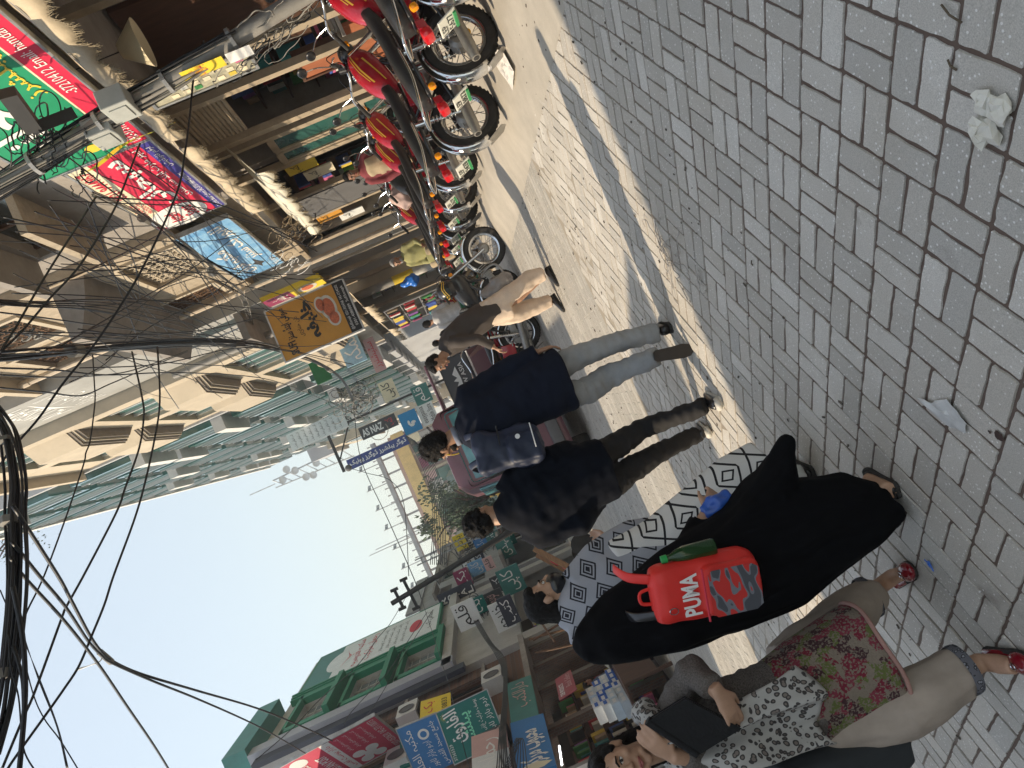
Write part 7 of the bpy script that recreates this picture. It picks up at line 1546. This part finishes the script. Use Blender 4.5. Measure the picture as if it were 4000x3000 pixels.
# shawl hanging on her arm
g = MB(); ell(g, [P(-1.72, -.1, .98), P(-1.78, -.08, .8), P(-1.82, -.04, .6), P(-1.82, -.02, .46)], [(.08, .1), (.12, .12), (.13, .12), (.1, .1)]); link('dark_shawl', remesh(g, .012, 4, wr=[(.02, (12, 12, 3), 4)], name='dark_shawl'), cloth('slate_wool', (.03, .034, .038), .95), t)
fo = thing('folder', 'black leather folder held in both hands by the smiling woman', 'folder', (-1.33, 2.74, 1.05))
M_fold = mat('black_folder_leather', (.006, .006, .007), .6, var=.2, scale=30, bump=.2, bscale=90, spec=.3)
C4 = [Vector((.075, .03, .28)), Vector((.105, .0, .125)), Vector((-.06, -.035, -.01)), Vector((-.095, -.0, .165))]; nf = (C4[1]-C4[0]).cross(C4[3]-C4[0]).normalized(); nf = nf if nf.y < 0 else -nf
for nm, d0, d1, sc_, mm in (('cover', .012, .007, 1.0, M_fold), ('pages', .0068, -.0068, .97, M_fgry), ('cover', -.007, -.012, 1.0, M_fold)):
    cc = sum(C4, Vector())/4; vs = [cc+(p-cc)*sc_+nf*d for d in (d0, d1) for p in C4]; MB().add(vs, [(0, 1, 2, 3), (7, 6, 5, 4), (0, 4, 5, 1), (1, 5, 6, 2), (2, 6, 7, 3), (3, 7, 4, 0)]).build(nm, mm, fo)
MB().tube([C4[0], C4[3]], .017, 10).build('spine', M_fold, fo, smooth='auto')

# --- smaller figures
def simple(label, loc, yaw, h, top, bottom, hair='short', skin=SK1, pose='walk', long_top=False, seed=1, hm=None, beard=False, vest=None, group=None):
    t = person(label, loc); t.rotation_euler = (0, 0, rad(yaw)); k = h/1.72
    if group: t['group'] = group
    V_ = lambda x, y, z: Vector((x, y, z))*k
    sit = pose == 'sit'; hz = .92 if not sit else .1; dz = 0 if not sit else -.82
    TH = head_frame(V_(0, .03, 1.49+dz), yaw=0, pitch=-8, s=k); b = MB(); head_shapes(b, TH)
    ell(b, [V_(0, 0, .88+dz), V_(0, 0, 1.15+dz), V_(0, 0, 1.4+dz)], [(.12*k, .09*k), (.13*k, .09*k), (.06*k, .06*k)])
    arms = {'walk': [(.2, .12, .9, .1), (.2, -.1, .92, -.06)], 'stand': [(.21, .05, .88, .02), (.21, .05, .88, .02)], 'sit': [(.2, .16, 1.02, .24), (.22, .12, .98, .3)], 'work': [(.2, .22, 1.05, .28), (.2, .22, 1.05, .28)]}[pose]
    leg = {'walk': [((.1, .12, .5), (.09, -.12, .09)), ((.1, .1, .48), (.1, .26, .08))], 'stand': [((.1, .03, .47), (.1, 0, .08))]*2, 'work': [((.1, .03, .47), (.1, 0, .08))]*2, 'sit': [((.14, .42, .98), (.14, .4, .5)), ((.16, .4, .98), (.1, .46, .52))]}[pose]
    tp = MB(); bt = MB()
    for i, s in enumerate((-1, 1)):
        a = arms[i]; el_ = V_(s*.24, a[1]*.3-.03, 1.12+dz); wr_ = V_(s*a[0], a[1]+.06, a[2]+dz)
        ell(b, [V_(s*.17, 0, 1.36+dz), el_, wr_], [.042*k, .036*k, .027*k]); hand_shapes(b, wr_, (wr_-el_).normalized(), (-s, .2, 0), side=s, s=k, curl=.6)
        ell(tp, [V_(s*.12, 0, 1.41+dz), V_(s*.18, 0, 1.36+dz), el_, wr_.lerp(el_, .08)], [.065*k, .07*k, .056*k, .046*k])
        kn, an = leg[i]; kn = V_(s*kn[0], kn[1], kn[2]+dz); an = V_(s*an[0], an[1], an[2]+dz)
        ell(b, [V_(s*.09, 0, .88+dz), kn, an], [.07*k, .05*k, .034*k]); ell(bt, [V_(s*.09, 0, .86+dz), kn, an+Vector((0, 0, .02))], [.1*k, .085*k, .07*k])
        shoe(t, an+Vector((0, -.06, -.075*k)), an+Vector((0, .19, -.075*k)), m=M_shoek)
    body = link('body', remesh(b, .0095, 2, name='body'), skin, t); face_bits(body, TH)
    hair_cap(body, TH, hair, hm, seed)
    if beard: q = MB().sphere((0, .045, .025), (.055, .055, .05), 14, 10); q.xf(TH); q.build('beard', hm or M_hair, body, smooth=True)
    z0 = .55 if long_top else .8
    ell(tp, [V_(0, .0 if not sit else .05, (z0 if not sit else .86)+dz), V_(0, 0, .98+dz), V_(0, 0, 1.15+dz), V_(0, -.01, 1.34+dz), V_(0, 0, 1.43+dz), V_(0, 0, 1.47+dz)], [(.2*k, .15*k), (.17*k, .135*k), (.175*k, .13*k), (.19*k, .125*k), (.12*k, .09*k), (.065*k, .065*k)], n=18)
    if sit and long_top: ell(tp, [V_(0, .1, .9+dz), V_(0, .4, .98+dz), V_(0, .44, .75+dz)], [(.2*k, .1*k), (.2*k, .08*k), (.2*k, .05*k)], n=16)
    ell(bt, [V_(0, 0, .98+dz), V_(0, 0, .84+dz)], [(.15*k, .12*k), (.17*k, .13*k)], n=16)
    link('upper_garment', remesh(tp, .014, 4, wr=[(.01, (9, 9, 9), seed)], name='upper_garment'), top, t); link('lower_garment', remesh(bt, .014, 4, wr=[(.009, (10, 10, 7), seed)], name='lower_garment'), bottom, t)
    if vest:
        vm = MB(); ell(vm, [V_(0, 0, .86+dz), V_(0, 0, 1.1+dz), V_(0, -.01, 1.33+dz), V_(0, 0, 1.4+dz)], [(.175*k, .15*k), (.175*k, .145*k), (.17*k, .14*k), (.11*k, .095*k)], n=18); link('vest', remesh(vm, .014, 4, wr=[(.008, (9, 9, 9), 2)], name='vest'), vest, t)
    return t
C_ol = cloth('olive_cotton', (.3, .29, .13), .9); C_tan = cloth('tan_cotton', (.45, .36, .24), .9); C_gb = cloth('grey_blue_cotton', (.2, .24, .3), .9); C_wh = cloth('white_shalwar', (.62, .6, .58), .9); C_mr = cloth('maroon_cotton', (.2, .04, .05), .9); C_jn = cloth('denim', (.08, .12, .2), .9); C_bk = cloth('dark_cotton', (.03, .03, .035), .9); C_gr = cloth('pale_green_cotton', (.3, .36, .33), .9); C_bg = cloth('beige_trouser', (.5, .4, .28), .9)
simple('old man in olive tunic sitting on the green handcart, hands at his chin', (3.15, 14.05, .86), 140, 1.66, C_ol, C_tan, 'bald', SK1, 'sit', True, 3, M_greyhair, True)
simple('shopkeeper in tan vest with mask under his chin behind the parked motorcycles', (3.85, 11.0, .12), 160, 1.66, C_mr, C_tan, 'short', SK3, 'stand', False, 4, vest=C_tan)
simple('man in grey blue clothes bending over the nearest motorcycles', (3.95, 6.35, 0), -60, 1.7, C_gb, C_gb, 'short', SK1, 'work', True, 5)
simple('man in white tunic among the motorcycles beyond the cart', (2.2, 16.6, 0), 10, 1.68, C_wh, C_wh, 'short', SK1, 'stand', True, 6)
simple('man in beige trousers beside the toy stall', (2.1, 20.2, 0), -20, 1.7, C_bk, C_bg, 'short', SK1, 'work', False, 7)
simple('man in dark jacket with striped shoulders far down the left', (-3.55, 23.5, 0), 10, 1.72, C_bk, C_gr, 'short', SK1, 'walk', False, 8)
simple('man in pale green shalwar walking in the far crowd', (-4.2, 25.5, 0), 170, 1.7, C_gr, C_gr, 'short', SK3, 'walk', True, 9)
simple('man in blue clothes far down the left near the poles', (-4.6, 31, 0), 20, 1.7, C_jn, C_bk, 'short', SK1, 'walk', False, 10)
simple('person in white far along the street centre', (-1.9, 34, 0), 0, 1.7, C_wh, C_wh, 'short', SK1, 'walk', True, 11)
simple('stall keeper in dark blue standing by the blue boxes', (-6.6, 17.3, 0), -60, 1.7, C_jn, C_bk, 'short', SK3, 'stand', False, 12)
simple('person in maroon far along the street right', (0.9, 30, 0), 180, 1.7, C_mr, C_bk, 'short', SK1, 'walk', False, 13)
# ------------------------------------------------------------------ litter on the paving
def scrap(name, label, cat, c, pts, m, amp=.012, seed=1, lift=.006):
    rr = random.Random(seed); c = Vector(c); cx_ = sum(p[0] for p in pts)/len(pts); cy_ = sum(p[1] for p in pts)/len(pts); mb = MB(); R_ = 5; n_ = len(pts)*4
    ring = []
    for i in range(len(pts)):
        a, b_ = pts[i], pts[(i+1) % len(pts)]
        for k in range(4): t = k/4; ring.append((a[0]*(1-t)+b_[0]*t+rr.uniform(-.004, .004), a[1]*(1-t)+b_[1]*t+rr.uniform(-.004, .004)))
    vs = [(cx_, cy_, lift+amp*.6)]
    for q in range(1, R_+1):
        f_ = q/R_
        for (x, y) in ring: xx, yy = cx_+(x-cx_)*f_, cy_+(y-cy_)*f_; vs.append((xx, yy, lift+amp*abs(mnoise.noise((xx*14+seed, yy*14, seed)))*1.8*(1 if f_ < .95 else .5)))
    fs = [(0, 1+i, 1+(i+1) % n_) for i in range(n_)]
    for q in range(R_-1): fs += [(1+q*n_+i, 1+(q+1)*n_+i, 1+(q+1)*n_+(i+1) % n_, 1+q*n_+(i+1) % n_) for i in range(n_)]
    o = mb.add(vs, fs).build(name, m, None, fixn=False); o.location = (c.x, c.y, .002); so = o.modifiers.new('s', 'SOLIDIFY'); so.thickness = .0015
    return tag(o, label, cat)
M_paper = mat('dirty_paper', (.68, .66, .6), .9, var=.12, scale=20, dirt=.25); M_film = mat('milky_film', (.55, .55, .54), .5, var=.15, scale=15)
cp = thing('crumpled_tissue', 'crumpled white tissue with orange stain on the near grey paving', 'litter', GR(3870, 445))
for k, (x, y, r_, sd) in enumerate(((-.03, .02, .042, 1), (.035, -.01, .03, 2), (.0, -.045, .034, 3))):
    rr = random.Random(sd+40); vs = []; n_ = 9; m_ = 6
    for i in range(m_+1):
        for j in range(n_):
            p_ = PI*i/m_; t_ = 2*PI*j/n_+.3*i; q = r_*rr.uniform(.55, 1.25); vs.append((x+q*math.sin(p_)*math.cos(t_)*1.2, y+q*math.sin(p_)*math.sin(t_), max(.001, r_*.45+q*.6*math.cos(p_))))
    MB().add(vs, [(i*n_+j, (i+1)*n_+j, (i+1)*n_+(j+1) % n_, i*n_+(j+1) % n_) for i in range(m_) for j in range(n_)]).build('tissue_fold', mat('stained_tissue', (.7, .66, .56), .9, var=.12, scale=18, col2=(.74, .72, .66)), cp, fixn=False)
scrap('plastic_sheet', 'torn milky plastic sheet lying on the near paving', 'litter', GR(3690, 1610), [tuple((GR(*TZ(3, 2, x, y))-GR(3690, 1610))[:2]) for x, y in ((1310, 100), (1440, 150), (1570, 120), (1730, 330), (1740, 410), (1560, 350))], M_film, .012, 3)
scrap('plastic_scrap', 'tiny blue plastic scrap on the paving near the red shoes', 'litter', GR(3640, 2205), [(-.02, -.015), (.02, -.01), (.025, .012), (-.01, .02)], mat('blue_scrap', (.03, .15, .6), .4), .012, 4)
scrap('plastic_scrap', 'blue scrap lying in the sunlit strip between the women', 'litter', GR(2925, 2640), [(-.04, -.03), (.04, -.02), (.05, .03), (-.03, .04)], MATS['blue_scrap'], .02, 5)
scrap('foam_slab', 'white broken foam slab beside the wheels of the parked motorcycles', 'slab', GR(2000, 300), [tuple((GR(*TZ(1, 0, x, y))-GR(2000, 300))[:2]) for x, y in ((2100, 410), (2160, 420), (2260, 600), (2250, 760), (2110, 560))], mat('white_foam', (.75, .72, .68), .9, var=.08, bump=.3), .012, 6, .03)
scrap('paper_scrap', 'small white paper scrap on the sunlit paving ahead of the suited man', 'litter', GR(2400, 1330), [(-.05, -.02), (.03, -.03), (.05, .03), (-.02, .03)], M_paper, .012, 7)
def strings(label, c, size, count, seed):
    rr = random.Random(seed); t = thing('string_scrap', label, 'litter', (c.x, c.y, .004))
    for q in range(count):
        P_ = []; p = Vector((rr.gauss(0, .2)*size, rr.gauss(0, .2)*size, .004)); a = rr.random()*6.3
        for i in range(8): P_.append(p.copy()); a += rr.gauss(0, .8); p = p+Vector((math.cos(a), math.sin(a), 0))*size*.16; p.z = .004+rr.random()*.018
        MB().tube(catmull(P_, 3), .0028, 5).build('strand', mat('plastic_string', (.4, .37, .34), .6, var=.2), t, smooth=True, fixn=False)
strings('tangle of pale plastic string on the shaded paving by the sun edge', GR(2620, 1010), .3, 11, 2); strings('short curl of pale string near the larger tangle', GR(2745, 1120), .15, 4, 3)
M_stain = mat('betel_stain', (.05, .028, .022), .7, var=.3)
for k, (x, y, r_) in enumerate(((3905, 1700, .018), (3870, 1685, .007), (3080, 1640, .01))):
    c = GR(x, y); rr = random.Random(k); tag(MB().add([(r_*math.cos(a)*rr.uniform(.7, 1.2), r_*math.sin(a)*rr.uniform(.7, 1.2), 0) for a in [2*PI*q/14 for q in range(14)]], [tuple(range(14))]).build('stain', M_stain, None, fixn=False), ('large dark spit stain on the near paving', 'small dark spit stain beside the large one', 'dark spit stain near the abaya hem')[k], 'stain').location = (c.x, c.y, .0045)
for k, (a, b_) in enumerate((((3685, 15), (3765, 85)), ((3390, 2990), (3500, 2920)), ((3710, 230), (3745, 270)), ((2940, 1015), (2945, 1035)))):
    p, q = GR(*a), GR(*b_); o = MB().tube([Vector((0, 0, .006)), (q-p)*.5+Vector((0, .004, .009)), (q-p)+Vector((0, 0, .006))], .003, 5).build('twig', mat('dry_twig', (.12, .09, .06), .9, var=.2), None, smooth=True); o.location = (p.x, p.y, 0)
    tag(o, ('thin forked twig at the top of the near paving', 'long thin twig at the lower picture edge', 'pale pistachio sized twig in a paving joint', 'short black stick on the shaded paving')[k], 'twig')
# specks of grit scattered over the paving
gb = MB(); rr = random.Random(31)
for k in range(700):
    y = rr.uniform(3.2, 13); x = rr.uniform(-3.2, 3.0)*(.5+y/16); s = rr.uniform(.003, .011); a = rr.random()*3; gb.box((x, y, .004+s*.2), (s*rr.uniform(1, 3), s, s*.5), a)
o = gb.build('grit', mat('grit', (.1, .085, .07), .9, var=.5, scale=3), None, fixn=False); tag(o, 'grit and crumbs scattered over the paving', None, kind='stuff')

# ------------------------------------------------------------------ goods and stalls on the left
M_bx = [mat('blue_carton', (.03, .12, .45), .6, var=.1), mat('pale_carton', (.5, .58, .66), .6, var=.1), mat('white_carton', (.66, .67, .68), .6, var=.06)]
rr = random.Random(17)
stl = thing('stall_table', 'long wooden stall table under the blue cartons on the left', 'table', (-6.0, 15.6, 0))
MB().bx(-.45, .45, -1.7, 1.7, .92, .97).build('table_top', M_brown, stl)
for x in (-.4, .4):
    for y in (-1.6, 1.6): MB().bx(x-.03, x+.03, y-.03, y+.03, 0, .92).build('leg', M_brown, stl)
MB().bx(.42, .46, -1.7, 1.7, .3, .92).build('front_panel', M_brown, stl)
k = 0
for row_ in range(4):
    for j in range(7-row_):
        y = 14.5+j*.27+row_*.12+rr.uniform(-.01, .01); z = .972+row_*.172; m_ = rr.choice(M_bx[:2] if j % 3 else M_bx); t_ = thing('carton', '%s carton from the near end in the %s row on the left stall table' % (('first', 'second', 'third', 'fourth', 'fifth', 'sixth', 'seventh')[j], ('bottom', 'second', 'third', 'top')[row_]), 'box', (-6.2+rr.uniform(-.02, .02), y, z), rr.uniform(-.05, .05), 'cartons stacked on the left stall')
        MB().rbox((0, 0, .085), (.34, .255, .168), .004).build('carton_body', m_, t_); MB().bx(.171, .174, -.08, .09, .05, .12).build('label_patch', M_bx[2] if m_ is not M_bx[2] else M_bx[0], t_)
M_nut = mat('peanut_heap', (.42, .27, .11), .9, var=.35, scale=60, bump=.8, bscale=80); M_nut2 = mat('popcorn_heap', (.6, .55, .42), .9, var=.2, scale=60, bump=.8, bscale=80)
for kk, (y, m_, lab) in enumerate(((16.5, M_nut, 'tray heaped with brown nuts on the left stall'), (16.0, M_nut2, 'tray heaped with pale seeds on the left stall'), (16.95, M_nut, 'smaller tray of nuts at the far end of the left stall'))):
    t_ = thing('tray', lab, 'tray', (-5.75, y, .972)); MB().lathe([(0, 0), (.2, 0), (.24, .05), (.235, .052), (.195, .01), (0, .01)], 24).build('dish', M_steel, t_, smooth='auto'); g = MB().sphere((0, 0, .02), (.2, .2, .1), 16, 10); link('heap', remesh(g, .012, 1, wr=[(.02, (40, 40, 40), kk)], name='heap'), m_, t_)
cr_ = thing('crate', 'green plastic crate with a steel bowl on the left', 'crate', (-5.3, 17.4, .45)); gm = mat('green_crate', (.02, .22, .08), .5, var=.1)
for (x0, x1, y0, y1) in ((-.2, .2, -.3, -.28), (-.2, .2, .28, .3), (-.2, -.18, -.28, .28), (.18, .2, -.28, .28)):
    for q in range(4): MB().bx(x0, x1, y0, y1, q*.075, q*.075+.055).build('crate_slat', gm, cr_)
MB().bx(-.2, .2, -.3, .3, -.02, 0).build('crate_base', gm, cr_); MB().lathe([(0, .1), (.1, .1), (.16, .2), (.17, .28)], 20).build('steel_bowl', M_steel, cr_, smooth='auto')
MB().bx(-.22, .22, -.32, .32, -.45, -.021).build('wood_stand', M_brown, cr_)
M_sack = mat('white_sack', (.6, .6, .62), .85, var=.08, scale=4, bump=.4, bscale=10)
for kk, (x, y, s_, lab) in enumerate(((-5.6, 18.9, .5, 'large white sack behind the red backpack woman'), (-5.95, 19.5, .45, 'white sack leaning behind the large one'), (-5.3, 19.7, .4, 'smaller white sack nearest the road'))):
    g = MB(); ell(g, [(0, 0, 0), (0, 0, .08), (0, 0, .4*s_*2), (.02, 0, .75*s_*1.6), (0, 0, .9*s_*1.6)], [s_*.5, s_*.72, s_*.75, s_*.5, s_*.15]); t_ = thing('sack', lab, 'sack', (x, y, 0)); link('sack_body', remesh(g, .03, 2, wr=[(.07, (5, 5, 5), kk), (.03, (11, 11, 8), 2)], name='sack_body'), M_sack, t_)
wc = thing('wooden_cart', 'brown wooden barrow with red cloth tipped up behind the shawled woman', 'cart', (-4.5, 19.6, 0), rad(20)); Rw = Matrix.Rotation(rad(-38), 3, 'Y')
for q in range(6): MB().rbox(Rw @ Vector((0, -.42+q*.17, 0))+Vector((0, 0, .85)), (1.7, .155, .035), .006, R=Rw).build('plank', mat('barrow_wood', (.3, .17, .09), .8, var=.25, scale=4, stretch=(1, 6, 6)), wc)
for s in (-1, 1): MB().rbox(Rw @ Vector((0, s*.52, .06))+Vector((0, 0, .85)), (1.8, .05, .14), .008, R=Rw).build('side_board', MATS['barrow_wood'], wc); MB().lathe([(.02, -.02), (.26, -.02), (.3, 0), (.26, .02), (.02, .02)], 24, Matrix.Translation((.25, s*.6, .3)) @ Matrix.Rotation(PI/2, 4, 'X')).build('wheel', M_tyre, wc, smooth='auto')
for q in range(3): MB().rbox(Rw @ Vector((-.35+q*.35, -.1+.1*q, .06))+Vector((0, 0, .85)), (.24, .22, .06), .02, R=Rw).build('red_cloth', mat('red_cloth', (.6, .04, .05), .8, var=.1), wc)
def shelf_unit(label, x, y0, y1, z0, z1, seed, sgn=1, rows=5):
    t_ = thing('shelf', label, 'shelf', (x, (y0+y1)/2, 0)); r2 = random.Random(seed); L_ = y1-y0
    MB().bx(-.02*sgn-.01, -.02*sgn+.01, -L_/2, L_/2, z0, z1).build('back_board', M_brown, t_); acc = {}
    for q in range(rows):
        z = z0+(z1-z0)*q/rows; MB().bx(min(0, .3*sgn), max(0, .3*sgn), -L_/2, L_/2, z, z+.025).build('shelf_board', M_brown, t_); y = -L_/2+.02
        while y < L_/2-.12:
            w = r2.uniform(.06, .22); h = r2.uniform(.4, .85)*(z1-z0)/rows; m_ = r2.choice(GOODS); d = r2.uniform(.14, .28); acc.setdefault(m_.name, (MB(), m_))[0].bx(min(.02*sgn, d*sgn), max(.02*sgn, d*sgn), y, y+w, z+.0255, z+.025+h); y += w+r2.choice((.005, .01, .05))
    for nm, (mb, m_) in acc.items(): o = mb.build('shelf_goods', m_, t_); o['kind'] = 'stuff'
    return t_
GOODS = [mat('goods_%s' % nme, c, .55, var=.15) for nme, c in (('red', (.45, .04, .05)), ('teal', (.05, .25, .27)), ('blue', (.05, .1, .35)), ('yellow', (.65, .5, .08)), ('white', (.6, .6, .57)), ('pink', (.6, .15, .3)), ('green', (.06, .25, .08)), ('purple', (.2, .08, .3)), ('tan', (.4, .3, .2)), ('black', (.03, .03, .03)))]
shelf_unit('shelf of mixed goods inside the brick building shop, nearest', -8.4, 14.8, 16.5, .2, 2.6, 1); shelf_unit('shelf of mixed goods behind the left stall keeper', -8.4, 16.8, 18.8, .2, 2.6, 2); shelf_unit('shelf of mixed goods behind the white sacks', -8.4, 19.1, 20.5, .2, 2.6, 3); shelf_unit('shelf of mixed goods in the farthest brick bay', -8.4, 20.8, 22.0, .2, 2.6, 4); shelf_unit('long shelf of goods under the green framed windows', -8.2, 23, 30.5, .2, 2.7, 5)
# steel trestle and tilted poles of the stall
tr = thing('trestle', 'criss-cross stall frame of brown poles before the brick shop', 'stall frame', (-5.9, 19.9, 0))
for k, (a, b_) in enumerate((((0, -1.2, 0), (.1, -.2, 2.5)), ((0, .9, 0), (.1, -.4, 2.4)), ((.1, -1.3, 1.9), (.1, 1.1, 2.1)), ((0, -1.0, 1.2), (0, 1.1, 1.3)), ((-.5, -1.2, 0), (-.4, .2, 2.5)))): MB().tube([a, b_], .028, 6).build('pole', M_rust, tr)
# tube light over the left stall
tl = thing('tube_light', 'lit white tube lamp over the stall at the lower left', 'lamp', AX(*TZ(2, 3, 418, 1550), -6.4)); a_, b_ = AX(*TZ(2, 3, 408, 1470), -6.4)-tl.location, AX(*TZ(2, 3, 432, 1630), -6.4)-tl.location
MB().tube([a_, b_], .016, 8).build('tube', mat('lit_tube', (1, 1, 1), .5, var=0, emit=6.0), tl); MB().tube([a_+Vector((-.03, 0, .02)), b_+Vector((-.03, 0, .02))], .014, 6).build('batten', M_white, tl)

# ------------------------------------------------------------------ right side shop clutter
nb = board('notice_board', 'framed glazed notice board with faded printed sheets hanging by the laden pole', 'board', AX(592, 384, 3.78)+Vector((0, .18, .02)), AX(592, 384, 3.78)+Vector((0, -.12, .02)), AX(592, 384, 3.78)+Vector((0, .18, -.95)), mat('faded_print', (.42, .4, .3), .5, var=.25, scale=14), th=.07, frame=M_steel, frame_w=.03)
for k in range(8):
    for j in range(3):
        if (k*3+j) % 4: nb.rect('printed_patch', .1+j*.28, .06+k*.115, .32+j*.28, .13+k*.115, GOODS[(k*5+j*3) % 9] if (k+j) % 3 == 0 else M_fcream, .006)
hl_ = thing('pendant_lamp', 'cream conical lamp shade hanging in the near dark shop', 'lamp', AX(560, 165, 4.3)); MB().lathe([(.05, .22), (.07, .22), (.22, 0), (.21, 0), (.06, .21)], 24).build('lamp_shade', M_fcream, hl_, smooth='auto'); MB().tube([(0, 0, .22), (0, 0, .9)], .006, 5).build('flex', M_cable, hl_)
shelf_unit('near shop shelf crowded with dark stock', 6.4, 5.0, 7.8, 1.0, 3.1, 8, -1, 6)
shelf_unit('glass shop shelf with books and boxes behind the parked motorcycles', 5.6, 10.1, 11.2, .3, 2.8, 9, -1, 6); shelf_unit('open shop shelf of books under the blue signboard', 5.5, 11.7, 13.0, .3, 2.9, 10, -1, 6); shelf_unit('open shop shelf beside the dark shutter', 5.5, 14.4, 15.6, .3, 2.9, 11, -1, 6); shelf_unit('shelf of books below the orange signboard', 5.3, 16.2, 18.3, .3, 2.9, 12, -1, 6); shelf_unit('long shelf of bright goods behind the toy stall', 5.2, 19, 26.2, .2, 3.0, 13, -1, 7)
for k, (y, z, x) in enumerate(((9.0, 1.07, 4.85), (9.35, 1.07, 4.85), (9.65, 1.07, 4.8))):
    t_ = thing('book_pile', ('pile of books at the near end of the shop counter', 'pile of books in the middle of the shop counter', 'pile of books at the far end of the shop counter')[k], 'books', (x, y, z)); r2 = random.Random(k)
    for q in range(7): MB().rbox((r2.uniform(-.02, .02), r2.uniform(-.015, .015), .02+q*.042), (.22, .17, .038), .003, R=Matrix.Rotation(r2.uniform(-.2, .2), 3, 'Z')).build('book', r2.choice(GOODS), t_)
for k, (y, z) in enumerate(((12.0, 2.1), (12.5, 1.9), (14.9, 2.2), (15.3, 1.8))):
    B = bX('poster', ('yellow handbill in the shop under the blue sign, nearer', 'yellow handbill in the shop under the blue sign, farther', 'ochre board leaning in the shop beside the dark shutter', 'white price list in the shop beside the dark shutter')[k], y+.4, y, z+.5, z, (M_fyel, M_fcream, M_forange, M_fwht)[k], X=4.7, th=.02); B.text('کتب', .1, .15, .9, .5, M_txk)
# toy stall: packets hung on a frame
ts = thing('toy_stall', 'stall hung with bright packets and toys on the right past the cart', 'stall', (3.05, 19.6, 0)); r2 = random.Random(23)
for y in (-1.6, 0, 1.6): MB().tube([(0, y, 0), (0, y, 2.4)], .025, 6).build('stall_pole', M_steel, ts)
for z in (1.0, 1.5, 2.0, 2.4): MB().tube([(0, -1.6, z), (0, 1.6, z)], .014, 6).build('stall_rail', M_steel, ts)
pm = [MB().rbox((0, 0, 0), (.05, .2, .26), .015).mesh('packet') for _ in range(len(GOODS))]
for m_, me in zip(GOODS, pm): me.materials.append(m_)
for z in (.85, 1.3, 1.8, 2.2):
    for q in range(13):
        o = bpy.data.objects.new('packet', pm[r2.randrange(len(pm))]); COL.objects.link(o); o.parent = ts; o.location = (-.04+r2.uniform(-.03, .03), -1.5+q*.25, z+r2.uniform(-.03, .03)); o.rotation_euler = (r2.uniform(-.15, .15), 0, r2.uniform(-.3, .3))
for k, (c, col) in enumerate((((2.6, 18.3, .75), GOODS[5]), ((2.55, 20.6, .7), GOODS[3]))):
    t_ = thing('toy_heap', ('pink heap of wrapped toys at the stall', 'yellow heap of wrapped toys at the stall')[k], 'toys', c); 
    for q in range(14): a = r2.random()*6.3; MB().sphere((.16*math.cos(a), .22*math.sin(a), r2.uniform(0, .3)), r2.uniform(.05, .09), 10, 7).build('toy', r2.choice([col, GOODS[0], GOODS[4], GOODS[7]]), t_, smooth=True)
    MB().bx(-.3, .3, -.35, .35, -.75, -.04).build('toy_box', M_brown, t_)
bb_ = thing('carrier_bag', 'bright blue plastic bag hanging from the pole with the yellow band', 'bag', (3.15, 16.4, 1.35)); g = MB(); ell(g, [(0, 0, .4), (0, 0, .3), (0, 0, .12), (0, 0, 0)], [.02, .08, .15, .06]); link('bag_film', remesh(g, .014, 1, wr=[(.05, (9, 9, 7), 3)], name='bag_film'), mat('bright_blue_film', (.02, .16, .6), .3, var=.15), bb_)
gy = thing('cloth_bundle', 'pinkish cloth thrown over the bars of a parked motorcycle', 'cloth', (3.75, 12.5, 1.0)); g = MB(); ell(g, [(-.2, 0, 0), (0, 0, .12), (.25, .05, .02)], [.12, .16, .1]); link('cloth_fold', remesh(g, .014, 2, wr=[(.04, (9, 9, 9), 5)], name='cloth_fold'), cloth('dusty_pink_cloth', (.5, .36, .33), .9), gy)

# ------------------------------------------------------------------ winter haze
hzb = MB().bx(-320, 320, -80, 720, -1.2, 46).build('haze', None); tag(hzb, 'pale winter haze filling the street', None, kind='stuff')
Mh = bpy.data.materials.new('haze_air'); Mh.use_nodes = True; n = Mh.node_tree.nodes; L = Mh.node_tree.links; n.clear(); ou = n.new('ShaderNodeOutputMaterial'); pvl = n.new('ShaderNodeVolumePrincipled'); pvl.inputs['Color'].default_value = (.86, .92, 1.0, 1); pvl.inputs['Density'].default_value = 0.0018; pvl.inputs['Anisotropy'].default_value = 0.2; L.new(pvl.outputs[0], ou.inputs['Volume']); hzb.data.materials.append(Mh)
bpy.data.scenes.remove(SCRATCH)
